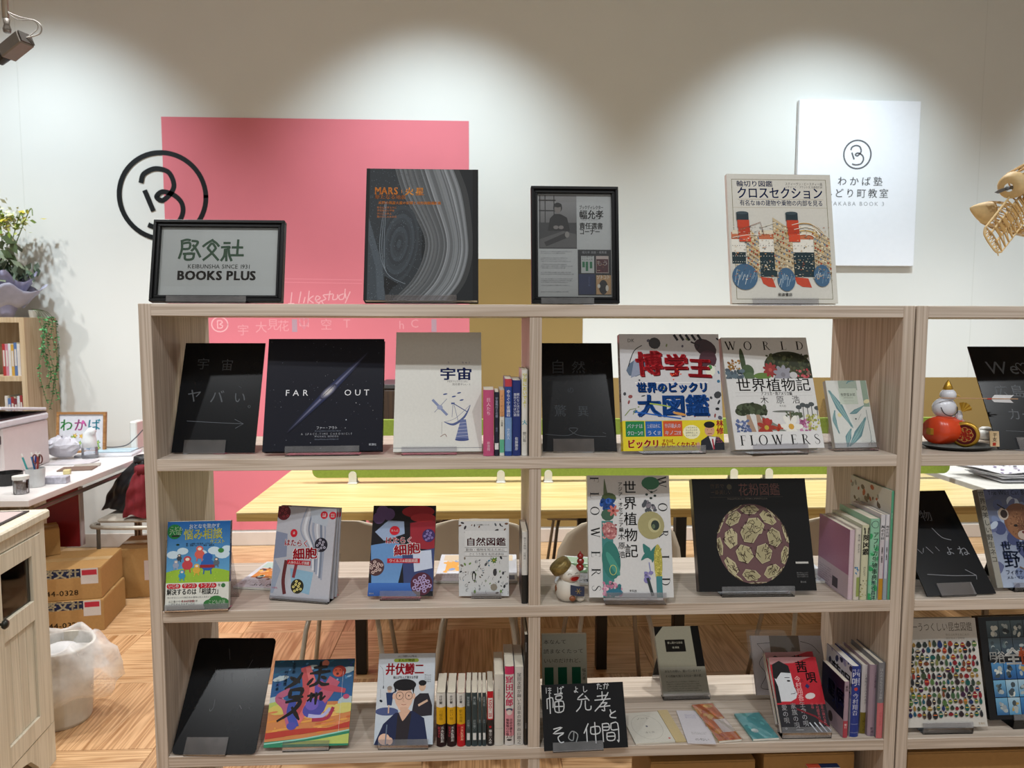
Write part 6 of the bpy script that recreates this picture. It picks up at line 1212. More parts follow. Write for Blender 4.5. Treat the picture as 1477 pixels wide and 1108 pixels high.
MB().lathe([(.012, 0), (.0135, .006), (.010, .016), (.004, .026), (.0003, .031)], 12, 0, Matrix.Translation((.001, -.003, .160))).build('crest', m_gold, bird, smooth=True)
MB().tube([(.022, -.01, .146), (.034, -.014, .143)], [.004, .0005], 8).build('beak', mat('beak_paint', '#b8923c', .4), bird)
m_ink = mat('black_line_paint', '#23242a', .4)
MB().tube(curve_pts([(-.028, -.020, .112), (-.02, -.026, .094), (.0, -.0285, .088), (.018, -.024, .098), (.026, -.012, .112)]), .0012, 6).build('painted_line', m_ink, bird)
fan = MB(); fan.grid([[(.028+.0*k, -.03, .10)]*9, [(.028+.028*math.cos(math.radians(10+k*13)), -.032-.002*(k % 2), .10+.028*math.sin(math.radians(10+k*13))) for k in range(9)]]).build('fan', m_gold, bird, solid=.001)
for sx_ in (1,): MB().ball((.032, -.012, .085), (.010, .010, .017), 12, 8).build('tail_tuft', m_wc, bird, smooth=True)
bird.scale = (.86, .86, .86)
MB().box(-.054, -.044, -.02, .02, .03, .05).build('gold_band', m_gold, bird, bevel=.002)
MB().box(.05, .066, -.006, .02, .02, .036).build('gold_band', m_gold, bird, bevel=.002)
arr = empty('lucky_arrow', (gx-.05, gy-.02, B1+.128), label='thin lucky arrow with white paper fletching lying across the clay bird', cat='arrow')
MB().tube([(-.02, 0, .002), (.175, -.012, 0)], .0012, 6).build('shaft', mat('arrow_shaft', '#b08a6a', .5), arr)
for s_ in (-1, 1): MB().add([(.11, -.008, s_*.001), (.118, -.008, s_*.009+.001), (.165, -.011, s_*.0095), (.155, -.011, s_*.001)], [(0, 1, 2, 3)]).build('fletching', mat('white_paper', '#cfd2d6', .7), arr, solid=.0005)
MB().tube([(.10, -.0072, 0), (.11, -.0078, 0)], .0022, 6).build('binding', mat('red_thread', '#a02c24', .6), arr)
tg = empty('wooden_tag', (gx+.052, gy-.045, B1+.0115), -.1, label='small wooden tag with brushed black and red characters on the tray', cat='tag')
mb = MB().add([(x, y, z) for y in (0, .003) for x, z in ((0, 0), (.022, 0), (.018, .038), (-.004, .038))], [(0, 1, 2, 3), (7, 6, 5, 4), (0, 4, 5, 1), (1, 5, 6, 2), (2, 6, 7, 3), (3, 7, 4, 0)]); mb.build('board', wood('tag_wood', '#cbb491', '#b09870', 'Z', 1, .6, 20), tg)
A = Art(.022, .038); A.text('干支', .010, .034, .011, '#1c1410', .02, vert=True); A.rect(.006, .002, .014, .010, '#a03020'); A.build('tag_lettering', tg, .6, M=Matrix.Translation((-.001, 0, 0)))
# red-crested laughing clay figure by the middle upright
m_cl = mat('glazed_white_clay', '#c9c5bb', .3, coat=.3, noise=.06, nscale=60); m_rg = mat('red_glaze', '#7c1410', .2, coat=.5); m_bg = mat('bronze_glaze', '#7e6d3e', .35, metal=.4, noise=.4, nscale=120, bump=.6, bscale=300)
P_ = atZ(818, 862, B2); cf = empty('clay_figure', (P_[0], .035, B2+.0008), label='laughing white clay figure with red bead crest and bronze cap beside middle upright', cat='figurine')
MB().lathe([(.0001, 0), (.018, 0), (.0255, .008), (.029, .022), (.028, .036), (.024, .048), (.016, .058), (.0001, .062)], 28, sx=1.05, sy=.95).build('body', m_cl, cf, smooth=True)
MB().ball((.003, -.004, .066), (.026, .024, .023), 22, 14, M=Matrix.Rotation(.2, 4, 'Y')).build('head', m_cl, cf, smooth=True)
MB().lathe([(.024, 0), (.0265, .004), (.0265, .020), (.024, .023), (.0001, .0245)], 22, 0, Matrix.Translation((-.012, .0, .074)) @ Matrix.Rotation(-.62, 4, 'Y')).build('cap', m_bg, cf, smooth=True)
for k, (x, z, r) in enumerate(((.028, .082, .0095), (.0295, .097, .0085), (.029, .110, .0075))): MB().ball((x, -.006, z), (r*1.05, r, r), 14, 10).build('red_bead', m_rg, cf, smooth=True)
MB().tube([(.029, -.006, .115), (.0285, -.006, .122)], [.004, .001], 8).build('bead_tip', m_rg, cf)
A = Art(.05, .04); A.ell(.029, .017, .0135, .0085, '#c8968c', 20); A.ell(.029, .0165, .0100, .0060, '#a01c18', 18)
for x in (.016, .033): A.ring(x, .028, .004, .002, .0008, '#2a2420', 10, 0, math.pi)
fc = A.build('face_print', cf, .4)
fc.matrix_local = Matrix.Translation((-.015, -.0265, .044))
# bend the painted face round the head
for v in fc.data.vertices:
    lx, lz = v.co.x-.015-.003, v.co.z+.044-.066; q = max(0, 1-(lx/.026)**2-(lz/.0235)**2); v.co.y = -.0245*math.sqrt(q)-.004+.0265-.0012+v.co.y*.5
MB().grid([[(.003+.033*u, -.0275-.004*math.sin(u*3), .022+.024*t-.004*u) for u in (0, .5, 1)] for t in (0, .5, 1)]).build('apron', mat('indigo_apron', '#27324c', .5, noise=.1), cf, solid=.002)
A = Art(.02, .02)
for k in range(6): A.stroke([(.01, .01), (.01+.007*math.cos(k*1.05), .01+.007*math.sin(k*1.05))], .001, '#a89050')
A.build('apron_print', cf, .5, M=Matrix.Translation((.011, -.0345, .023)))
MB().ball((.008, -.026, .012), (.008, .006, .007), 12, 8).build('foot', mat('brown_glaze', '#7a4628', .4), cf, smooth=True)
MB().ball((.028, -.016, .010), (.012, .010, .009), 12, 8).build('foot', m_cl, cf, smooth=True)
MB().ball((-.026, .0, .028), (.006, .010, .012), 10, 8).build('tail_spot', mat('brown_glaze', '#7a4628', .4), cf, smooth=True)
# ================================================================ behind the bookcases: table, partition, chairs
TZ = .72
m_top = wood('yellow_pine_top', '#d6c592', '#c0a96e', 'X', 1.0, .4, 8); m_edge = wood('yellow_pine_edge', '#c0a262', '#a58748', 'X', 1.0, .5, 14)
m_black = mat('black_metal', '#141415', .4, noise=.1)
XL, XR, YF, YB = -.135, 2.86, .985, 1.95
tb = empty('table', (XL, YF, 0), label='long yellow pine work table behind the bookcases carrying the green partition', cat='table')
L_, D_ = XR-XL, YB-YF
MB().box(0, L_, 0, D_, TZ-.006, TZ).build('tabletop', m_top, tb, bevel=.001)
MB().box(.001, L_-.001, .001, D_-.001, TZ-.034, TZ-.0062).build('core_board', m_edge, tb, bevel=.001)
for lx in (.42, 1.40, 1.72, 2.62):
    for ly in (.20, .78): MB().box(lx-.022, lx+.022, ly-.022, ly+.022, 0, TZ-.075).build('leg', m_black, tb, bevel=.002)
for ly in (.20, .78): MB().box(.30, L_-.2, ly-.018, ly+.018, TZ-.075, TZ-.034).build('rail', m_black, tb, bevel=.001)
pt = empty('desk_partition', (.035, 1.475, TZ), label='long olive green desk partition with rounded corners standing on the table', cat='partition')
w_, h_, r_ = 2.9-.035, .255, .03; P = []
for cx, cz, a in ((w_-r_, r_, -90), (w_-r_, h_-r_, 0), (r_, h_-r_, 90), (r_, r_, 180)):
    for k in range(7): q = math.radians(a+15*k); P.append((cx+r_*math.cos(q), cz+r_*math.sin(q)+.026))
n = len(P); MB().add([(x, -.014, z) for x, z in P]+[(x, .014, z) for x, z in P], [list(range(n)), list(range(n, 2*n))[::-1]]+[[i, i+n, (i+1) % n+n, (i+1) % n] for i in range(n)]).build('panel', mat('olive_felt', '#82983f', .95, noise=.08, nscale=120), pt)
m_wp = mat('white_plastic', '#d3d4d0', .35, noise=.01)
for px in (508.5, 722.5, 791, 1059, 1109.5):
    x = atY(px, 695, 1.455)[0]-.035; m = MB(); P = [(-.017, 0), (.017, 0), (.017, .036)]+[(.017*math.cos(math.radians(a)), .036+.017*math.sin(math.radians(a))) for a in range(15, 180, 15)]+[(-.017, .036)]
    for y0 in (-.019, .0145): n = len(P); m.add([(x+a, y0, b+.002) for a, b in P]+[(x+a, y0+.0045, b+.002) for a, b in P], [list(range(n)), list(range(n, 2*n))[::-1]]+[[i, i+n, (i+1) % n+n, (i+1) % n] for i in range(n)])
    m.box(x-.02, x+.02, -.03, .03, .0006, .0045); m.build('clamp_foot', m_wp, pt)
m_sh = mat('chair_shell', '#c3b8a6', .45, noise=.02); m_lg = mat('pale_metal_tube', '#b6b1a6', .35, metal=.3); m_gm = mat('grey_metal_tube', '#77746c', .35, metal=.6)
def make_chair(legm):
    t = empty('shell_chair')
    prof = [(.225, .425, .19, .0), (.20, .437, .215, .005), (.10, .428, .232, .018), (0, .422, .235, .026), (-.09, .428, .235, .032), (-.155, .455, .238, .03), (-.19, .51, .24, -.012), (-.208, .58, .238, -.03), (-.222, .65, .226, -.035), (-.234, .71, .198, -.03), (-.242, .75, .15, -.018), (-.246, .772, .085, -.008), (-.247, .778, .02, 0)]
    rows = []
    for y, z, hw, c in prof:
        row = []
        for k in range(11):
            u = -1+.2*k; q = u*u; row.append((hw*.93*u, y+(0 if z < .48 else -c*q*1.6), z+(c*q if z < .48 else 0)))
        rows.append(row)
    MB().grid(rows).build('shell', m_sh, t, smooth=True, solid=.009)
    for sx in (-1, 1):
        MB().tube([(sx*.11, -.10, .425), (sx*.125, -.13, .36), (sx*.17, -.20, .0)], .0085, 8).build('leg', legm, t, smooth=True)
        MB().tube([(sx*.11, .12, .425), (sx*.125, .14, .36), (sx*.17, .20, .0)], .0085, 8).build('leg', legm, t, smooth=True)
    MB().tube([(-.11, -.10, .418), (-.11, .12, .418), (.11, .12, .418), (.11, -.10, .418), (-.11, -.10, .418)], .007, 6).build('under_frame', legm, t)
    return t
near = [(478, 'pale shell chair tucked under the near side of table, furthest left'), (690, 'pale shell chair at the near side of table, behind the nature guide'), (900, 'pale shell chair at the near side of table, behind the white FLOWERS book'), (1232, 'pale shell chair at the near side of table, furthest right of the near row')]
far = [(585, 'grey-legged shell chair on the far side of table, left of its row'), (840, 'grey-legged shell chair on the far side of table, second from the left'), (1080, 'grey-legged shell chair on the far side of table, behind the pollen book'), (1225, 'grey-legged shell chair on the far side of table, furthest right')]
ca = make_chair(m_lg); cb = make_chair(m_gm)
for k, (px, lab) in enumerate(near):
    o = ca if k == 0 else copy_tree(ca); x = atY(px, 750, .64)[0]; o.location = (x, .70+.24, 0); o['label'] = lab; o['category'] = 'chair'; o['group'] = 'shell chairs on the near side of the long table'; o.rotation_euler.z = (.03, -.04, .02, -.03)[k]; o.location.y = .90
for k, (px, lab) in enumerate(far):
    o = cb if k == 0 else copy_tree(cb); x = atY(px, 750, 2.0)[0]; o.location = (x, 2.13, 0); o['label'] = lab; o['category'] = 'chair'; o['group'] = 'shell chairs on the far side of the long table'; o.rotation_euler.z = math.pi+(.05, -.05, .04, .0)[k]
# low dark cabinet against the wall, glimpsed between two books
cbn = empty('low_cabinet', (.18, 2.52, 0), label='low dark brown cabinet against the wall, glimpsed between galaxy and dish antenna books', cat='cabinet')
m_dkw = wood('dark_stained_wood', '#3c2a1e', '#241812', 'Z', 1, .5, 12)
MB().box(0, .52, 0, .385, .05, 1.045).build('body', m_dkw, cbn, bevel=.002); MB().box(-.01, .53, -.012, .386, 1.046, 1.07).build('top_board', mat('dark_grey_top', '#3a3a3c', .5), cbn, bevel=.002)
for k in (0, 1):
    d = MB().box(.005+.258*k, .255+.258*k, -.016, -.001, .06, 1.035).build('door', m_dkw, cbn, bevel=.002); MB().ball((.235+.05*k, -.024, .6), .009, 10, 6).build('knob', m_black, d)
MB().box(.02, .5, .02, .36, 0, .049).build('plinth', m_black, cbn)
# white table further right with a pile of printed sheets
wt = empty('white_table', (2.93, 1.25, 0), label='white table beyond the right end of the yellow pine table', cat='table')
MB().box(0, 1.4, 0, 1.0, TZ-.03, TZ).build('tabletop', mat('white_top', '#cfcfcb', .45), wt, bevel=.002)
for a in (.06, 1.34):
    for b_ in (.06, .94): MB().tube([(a, b_, 0), (a, b_, TZ-.03)], .014, 8).build('leg', m_gm, wt)
Q = atZ(1468, 698, TZ)
pc = empty('paper_pile', (Q[0]-.07, Q[1], TZ+.0005), label='loose white pile of purple-speckled sheets on the white table, at picture edge', cat='paper pile')
r = random.Random(3)
for k in range(6):
    g = [[(x*.30-.02*k*y, y*.22, .003+.009*k+.012*math.sin(x*3+k)*math.sin(y*2.5+k)**2+.005) for x in [i/8 for i in range(9)]] for y in [j/6 for j in range(7)]]
    MB().grid(g).build('sheet', mat('sheet_paper', '#cfd0d6', .7), pc, smooth=True, solid=.002)
A = Art(.28, .2); blobs(A, 0, 0, .28, .2, 40, ['#6a5a8a', '#9a8aa8', '#444458'], .004, .012, 5); 
for q in range(len(A.m.v)): x, y, z = A.m.v[q]; A.m.v[q] = (x, z, .059+.014*math.sin(x*10+5)*math.sin(z*11+5)**2-y)
A.build('sheet_print', pc, .7)
# small white jar pair at the back of the right bookcase's upper board
q = atZ(1421, 634, B1); jr = empty('white_jar', (q[0], min(q[1], .29), B1+.0005), label='small round white jar behind the chalked We love board, at back of shelf', cat='jar')
MB().lathe([(.0001, 0), (.016, 0), (.021, .008), (.022, .016), (.017, .026), (.0001, .026)], 20).build('jar_body', m_wp, jr, smooth=True); MB().lathe([(.015, .0262), (.016, .029), (.010, .034), (.0001, .0345)], 18).build('lid', m_wp, jr, smooth=True)

# ================================================================ kraft boxes in the bottom compartments
m_kr = mat('kraft_board', '#a8824e', .85, noise=.05, nscale=90); m_tape = mat('clear_brown_tape', '#b59566', .35)
m_lb = mat('label_paper', '#cfc9c4', .6)
def kraft(loc, size, rz, label, prints=None, tape=True, group='kraft cardboard boxes'):
    o = empty('cardboard_box', loc, rz, label, 'box', group); w, d, h = size
    MB().box(0, w, 0, d, 0, h-.004).build('box_body', m_kr, o, bevel=.0015)
    for k in (0, 1): MB().box(.001, w-.001, .001+k*(d/2+.0008), d/2-.0008+k*d/2, h-.0038, h).build('top_flap', m_kr, o, bevel=.0008)
    if tape: MB().box(w*.0, w, d/2-.024, d/2+.024, h+.0002, h+.0008).build('tape', m_tape, o)
    if prints:
        A = Art(w, h); prints(A); A.build('box_print', o, .6)
    return o
kraft((1.20, .06, .0725), (.27, .22, .235), 0, 'kraft box in the bottom middle compartment, left one of the two')
kraft((1.50, .08, .0725), (.24, .22, .235), .0, 'kraft box in the bottom middle compartment, right one of the two')
kraft((1.862, .05, .0725), (.36, .25, .25), 0, 'wide kraft box in the bottom compartment of the right bookcase')
o = flat('red and blue leaflet lying on kraft box in the bottom middle compartment', [(1166, 1108), (1212, 1107), (1162, 1102), (1206, 1101)], .3085, .002, pap(3, '#a8402c', lambda A: [A.fr(.4, 0, 1, 1, '#1c2440')]), name='leaflet', cover='#a8a0a0', cat='leaflet')
# ================================================================ work corner at the left
WZ = .68
m_wt = mat('white_laminate', '#d3d0cf', .4, noise=.01)
C1 = atZ(52, 722, WZ); C2 = atZ(207, 657, WZ)
DX = (C1[0]+C2[0])/2-.012
dk = empty('desk', (DX-1.25, C1[1], 0), label='white desk along the left wall crowded with office things', cat='desk')
MB().box(0, 1.25, 0, 1.16, WZ-.028, WZ).build('desktop', m_wt, dk, bevel=.002)
for a in (.05, 1.18):
    for b_ in (.06, 1.09): MB().tube([(a, b_, 0), (a, b_, WZ-.028)], .015, 8).build('leg', m_gm, dk)
MB().tube([(1.18, .06, .60), (1.18, 1.09, .60)], .011, 8).build('rail', m_gm, dk); MB().tube([(.05, .06, .60), (1.18, .06, .60)], .011, 8).build('rail', m_gm, dk)
# multifunction printer
px_, py_ = DX-.40, C1[1]+.42
pr = empty('printer', (px_-.52, py_, WZ+.0006), label='large pale office printer with raised lid on the white desk', cat='printer')
m_prw = mat('printer_shell', '#c9c1c0', .45, noise=.02); m_prd = mat('printer_dark', '#26272b', .4); m_prg = mat('printer_grey', '#8f959c', .4)
MB().box(0, .52, .05, .42, .0, .235).build('body', m_prw, pr, bevel=.008)
MB().box(-.002, .525, .02, .42, .237, .272).build('scanner_bed', mat('printer_white', '#cdd0d6', .4), pr, bevel=.008)
MB().box(.0, .52, .03, .41, .2735, .279).build('scanner_glass', m_prd, pr)
lid = MB().box(0, .52, 0, .36, 0, .014).build('lid', mat('printer_white', '#cdd0d6', .4), pr, bevel=.003); lid.matrix_local = Matrix.Translation((0, .41, .283)) @ Matrix.Rotation(math.pi-.0, 4, 'Z') @ Matrix.Translation((-.52, 0, 0)) @ Matrix.Rotation(.12, 4, 'X')
MB().box(.02, .44, .018, .049, .03, .2).build('front_panel', m_prg, pr, bevel=.004); MB().box(.05, .40, .008, .017, .06, .12).build('paper_slot', m_prd, pr, bevel=.001)
MB().box(.46, .515, .030, .049, .16, .2).build('control_panel', m_prd, pr)
# things in front of the printer
def cyl(name, loc, r, h, m, label, cat, top=None, rr=None):
    o = empty(name, loc, label=label, cat=cat); rr = rr or r
    MB().lathe([(.0001, 0), (r*.96, 0), (r, .003), (rr, h), (rr-.002, h), (r-.003, .004), (.0001, .004)], 22).build('cup_body', m, o, smooth=False)
    return o
q = atZ(52, 702, WZ); pc_ = cyl('pen_cup', (q[0], q[1], WZ+.0006), .034, .085, mat('frosted_white', '#bfc2c4', .4), 'white pen cup full of pens and scissors at the desk front edge', 'pen cup', rr=.040)
r = random.Random(5)
for k, (c, a, b_) in enumerate((('#b03a30', -.3, .1), ('#2a6aa0', -.15, -.2), ('#1c1c20', .2, .1), ('#1d3a8a', .05, .28), ('#2c8a8a', -.4, -.1), ('#8a2c2c', .25, -.2))):
    p = empty('pen', (q[0]+.012*math.cos(k*1.1), q[1]+.012*math.sin(k*1.1), WZ+.0056), label=('red', 'pale blue', 'black', 'dark blue', 'teal', 'maroon')[k]+' pen standing in the white pen cup', cat='pen', group='pens in the white cup')
    MB().tube([(0, 0, 0), (a*.09, b_*.09, .125+.01*r.random())], .004, 6).build('barrel', mat('pen_'+c, c, .4), p); MB().tube([(a*.09, b_*.09, .138), (a*.1, b_*.1, .150)], .0028, 6).build('cap', m_wp, p)
sc = empty('scissors', (q[0]+.012, q[1]-.005, WZ+.0056), label='scissors with dark oval handles standing in the pen cup', cat='scissors')
MB().tube([(0, 0, 0), (.004, 0, .10)], .0035, 6).build('blade', m_gm, sc)
for s_ in (-1, 1): MB().tube([(.004+s_*.011+.010*math.cos(t), 0, .122+.020*math.sin(t)) for t in [2*math.pi*i/14 for i in range(15)]], .003, 6).build('handle', mat('scissor_handle', '#5a2a22', .4), sc)
q2 = atZ(31, 712, WZ); j = cyl('glass_jar', (q2[0], q2[1], WZ+.0006), .030, .062, clear('jar_glass', (.95, .95, .96), .3, .05), 'small clear jar with white lid at the desk front edge', 'jar')
MB().lathe([(.0001, .063), (.032, .063), (.032, .078), (.0001, .080)], 22).build('lid', m_wp, j); MB().lathe([(.0001, .005), (.025, .005), (.025, .045), (.0001, .045)], 16).build('contents', mat('jar_contents', '#a8a4a6', .8, noise=.4, nscale=150), j)
q = atZ(8, 700, WZ); j = cyl('black_bowl', (q[0], q[1]+.02, WZ+.0006), .055, .055, m_black, 'black round dish beside the small clear jar at the picture edge', 'dish', rr=.06)
def lay(name, px, size, h, m, label, cat, rz=0, z=WZ, part='sheet'):
    q = atZ(*px, z); o = empty(name, (q[0], q[1], z+.0006), rz, label, cat); MB().box(-size[0]/2, size[0]/2, -size[1]/2, size[1]/2, 0, h).build(part, m, o, bevel=min(.002, h*.3)); return o
lay('small_box', (82, 697), (.10, .045), .032, mat('pale_carton', '#a8a8b4', .6, noise=.25, nscale=60), 'small pale carton lying beside the pen cup', 'box', .1, part='box_body')
o = lay('tape_roll', (97, 684), (.03, .03), .022, mat('cream_roll', '#c4b886', .5), 'small cream roll on desk in front of the printer', 'tape', .3, part='roll')
r = random.Random(9)
for k, (px, sz, c, lab) in enumerate((((104, 668), (.22, .13), '#b8b4b8', 'loose white papers beside the printer, lowest sheets'), ((112, 677), (.16, .10), '#6a5448', 'brown folder under small things on desk'), ((126, 672), (.12, .07), '#9a948c', 'small grey booklet at desk right edge'))):
    lay('papers' if k != 1 else 'folder', px, sz, .006, mat('paper_'+c, c, .7), lab, 'papers' if k != 1 else 'folder', .2*k)
q = atZ(104, 662, WZ); cp = empty('crumpled_paper', (q[0]-.045, q[1]+.0, WZ+.0068), label='crumpled white paper heap between printer and soap dispenser', cat='paper')
m = MB(); m.ball((0, 0, .05), (.075, .05, .05), 18, 12); rr = random.Random(4); m.v = [(x*(1+.25*rr.random()), y*(1+.25*rr.random()), max(.001, z*(1+.3*rr.random()))) for x, y, z in m.v]; m.build('heap', mat('paper_heap', '#bcbac2', .8), cp)
# framed sign
a_, b_ = atZ(84, 655, WZ), atZ(139, 652, WZ)
sgn = empty('framed_sign', (a_[0]-.03, 2.50, WZ+.0006), .0, 'wood-framed white board with multicoloured hand lettering leaning behind the printer', 'sign')
SW, SH = .275, .235; fr = MB()
for x0, x1, z0, z1 in ((0, SW, 0, .014), (0, SW, SH-.014, SH), (0, .014, .014, SH-.014), (SW-.014, SW, .014, SH-.014)): fr.box(x0, x1, 0, .018, z0, z1)
fr.build('frame', wood('frame_oak', '#a97c4c', '#86592e', 'X', 1, .5, 12), sgn); MB().box(.013, SW-.013, .006, .012, .013, SH-.013).build('board', mat('sign_white', '#c8c9d0', .6), sgn)
A = Art(SW, SH)
for k, (ch, c) in enumerate(zip('わかば', ('#3a9a4a', '#c05a9a', '#3a9ab0'))): A.text(ch, (.06+.28*k)*SW, .56*SH, .075, c, .02)
A.ell(.53*SW, .75*SH, .008, .012, '#c05a9a', 8)
for k in range(16): flower(A, (.12+.76*r.random())*SW, (.12+.32*r.random())*SH, .014, r.choice(['#c89a30', '#6a9a4a', '#b05a4a', '#5a8ab0']), '#d8c860', 5)
A.build('sign_lettering', sgn, .6, M=Matrix.Translation((0, .0058, 0)))
sgn.rotation_euler.x = -.12
# soap dispenser
q = atZ(130, 661, WZ); sd = empty('soap_dispenser', (q[0], q[1], WZ+.0006), .2, 'white automatic soap dispenser with curved spout on the desk', 'dispenser')
MB().lathe([(.0001, 0), (.040, 0), (.042, .006), (.040, .06), (.036, .062), (.0001, .062)], 22, sx=1, sy=.8).build('tank', clear('soap_tank', (.9, .92, .96), .5, .2), sd, smooth=False)
P = [(0, 0, .062), (0, 0, .10), (.004, -.004, .132), (.018, -.014, .152), (.034, -.024, .148)]
MB().tube(P, [.038, .036, .031, .022, .014], 18).build('head', mat('dispenser_white', '#d8dcde', .3), sd, smooth=True)
lay('tablet', (157, 656), (.30, .16), .012, mat('pale_tablet', '#c4c6cc', .3), 'pale flat tablet lying on desk beside the soap dispenser', 'tablet', .1)
o = lay('folder', (168, 650), (.20, .12), .004, mat('pale_blue_folder', '#a8c0cc', .4), 'pale blue folder lying on the pale tablet', 'folder', .1, z=WZ+.0135)
q = atZ(199, 648, WZ); rt = empty('router', (q[0]+.0, q[1], WZ+.0006), label='slim white upright router at the far right end of desk', cat='router')
MB().box(-.02, .02, -.05, .05, .006, .17).build('case', m_wp, rt, bevel=.006); MB().box(-.05, .03, -.06, .06, 0, .0055).build('stand_plate', m_wp, rt, bevel=.002)
cb_ = empty('cable', (0, 0, 0), label='grey cable trailing along the wall to the router', cat='cable')
MB().tube(curve_pts([tuple(atY(90, 600, 2.60)), tuple(atY(120, 640, 2.58)), tuple(atY(152, 645, 2.56)), tuple(atY(180, 643, 2.5)), tuple(atY(195, 632, 2.4)), tuple(atY(206, 620, 2.4))]), .0032, 6).build('cable_run', mat('cable_grey', '#4a4a50', .5), cb_)
# chair with two coats
ch = empty('tube_chair', (-.985, 2.22, 0), 0, 'pale tubular chair beside the desk with two coats on it', 'chair')
MB().tube(curve_pts([(-.22, -.18, .392), (-.2, -.24, .392), (0, -.26, .392), (.2, -.24, .392), (.24, -.18, .392), (.25, 0, .392)], 6), .011, 8).build('seat_tube', m_lg, ch, smooth=True)
MB().box(-.20, .20, -.215, .2, .405, .4255).build('seat', mat('chair_seat', '#b8b2a6', .6), ch, bevel=.008)
for a in (-.2, .2):
    for b_ in (-.2, .2): MB().tube([(a, b_, .40), (a*1.05, b_, 0)], .010, 8).build('leg', m_gm, ch)
MB().tube(curve_pts([(-.17, .20, .40), (-.17, .22, .52), (-.12, .22, .60), (.12, .22, .60), (.17, .22, .52), (.17, .20, .40)], 6), .010, 8).build('back_tube', m_lg, ch, smooth=True)
def coat(name, loc, w, h, d, m, label, lean, seed):
    o = empty(name, loc, 0, label, 'coat'); r = random.Random(seed); ph = [r.random()*6 for _ in range(6)]; R = 40; rows = []
    for i in range(19):
        v = i/18; z = h*(1-v); ww = w*(.30+.54*min(1, v*2.2)**.7+.16*v); dd = d*(.5+.5*min(1, v*2.5))*(1-.12*v); row = []
        for k in range(R):
            t = 2*math.pi*k/R; f = 1+.09*math.sin(5*t+ph[0]+v*3)+.07*math.sin(9*t+ph[1]-v*5)+.06*math.sin(v*17+ph[2]+3*t)+.045*math.sin(15*t+ph[4]+v*9)
            row.append((ww/2*math.cos(t)*f+lean*(1-v)*h, dd/2*math.sin(t)*f, z+.012*math.sin(3*t+ph[3])*v))
        rows.append(row)
    MB().grid(rows, closed=True).build('cloth', m, o, smooth=True, sub=1)
    m2 = MB(); m2.grid([[(lean*h+w*.2*math.cos(t)*s_, d*.25*math.sin(t)*s_, h+dz) for t in [2*math.pi*i/16 for i in range(16)]] for s_, dz in ((1.1, -.02), (1.0, .015), (.8, .02), (.6, .0))], closed=True).build('hood', m, o, smooth=True, solid=.006)
    return o
coat('black_coat', (-1.124, 2.175, .442), .215, .26, .155, mat('black_nylon', '#141418', .35, noise=.3, bump=.5, bscale=40), 'black padded coat slumped on the tubular chair', .40, 1)
coat('red_coat', (-.985, 2.02, .442), .13, .235, .10, mat('dark_red_wool', '#6c0f1c', .8, noise=.15, bump=.4, bscale=60), 'dark red coat hanging beside the black padded coat', .1, 2)
# cardboard boxes on the floor
P1 = atZ(151, 909, 0); P2 = atZ(181, 874, 0); ang = math.atan2(P2[1]-P1[1], P2[0]-P1[0])-math.pi/2
def pr_box(A):
    A.rect(A.w-.26, .72*A.h, A.w-.075, A.h*.999, '#1c2442'); A.text('啓文社', A.w-.25, .74*A.h, .05, '#cfc4a4', .04, width=.16); A.rect(A.w-.085, .50*A.h, A.w-.012, A.h*.999, '#c8c4c2'); A.rect(A.w-.08, .78*A.h, A.w-.017, A.h*.95, '#b03040'); A.text('084-244-0328', A.w-.095, .16*A.h, .034, '#2c241c', .02, 'r', width=.235)
def box_at(corner, size, z, rz, label, prints=None):
    w, d, h = size; X_ = Vector((math.cos(rz), math.sin(rz), 0)); p = Vector((corner[0], corner[1], 0))-X_*w
    return kraft((p.x, p.y, z), size, rz, label, prints, group='kraft boxes stacked under the desk')
box_at(P1, (.46, .30, .146), .0006, ang, 'lower of two printed kraft boxes on the floor beside the wastebasket', pr_box)
box_at((P1[0]-.012, P1[1]+.012), (.46, .30, .146), .1480, ang+.01, 'upper printed kraft box with blue band, on the lower printed one', pr_box)
q = atZ(78, 800, .30); box_at((q[0]+.02, q[1]+.02), (.26, .135, .13), .2955, ang-.0+.45, 'small kraft box set askew on top of the printed boxes', lambda A: [A.ell(.12*A.w, .2*A.h, .008, .008, '#6a4a2a', 12)])
box_at((-.84, 2.06), (.27, .25, .26), .0006, .15, 'kraft box with white delivery label behind the tubular chair', lambda A: [A.rect(.5*A.w, .35*A.h, .85*A.w, .75*A.h, '#c0b4b0'), A.rect(.6*A.w, .55*A.h, .65*A.w, .6*A.h, '#6a4a40')])
lbp = Art(.05, .04); lbp.rect(0, 0, .05, .04, '#c8c6c2'); dashes(lbp, .005, .03, .045, 4, .008, .005, '#777', 3)
rb = empty('red_bag', (-1.41, 1.965, .2955), .04, 'dark red paper bag standing behind the small kraft box under the desk', 'bag')
m = MB(); m.add([(0, 0, 0), (.155, 0, 0), (.155, .05, 0), (0, .05, 0), (.0, .01, .30), (.155, .01, .30), (.155, .04, .30), (0, .04, .30)], [(0, 3, 2, 1), (0, 1, 5, 4), (2, 3, 7, 6), (0, 4, 7, 3), (1, 2, 6, 5)]); m.build('bag_body', mat('dark_red_paper', '#7a1018', .5), rb)
MB().box(.1555, .162, .008, .042, 0, .30).build('white_gusset', mat('gusset_white', '#b0a8a8', .6), rb)
MB().tube(curve_pts([(.05, .01, .30), (.07, .0, .34), (.12, .0, .34), (.14, .01, .30)]), .002, 6).build('handle', m_gm, rb)
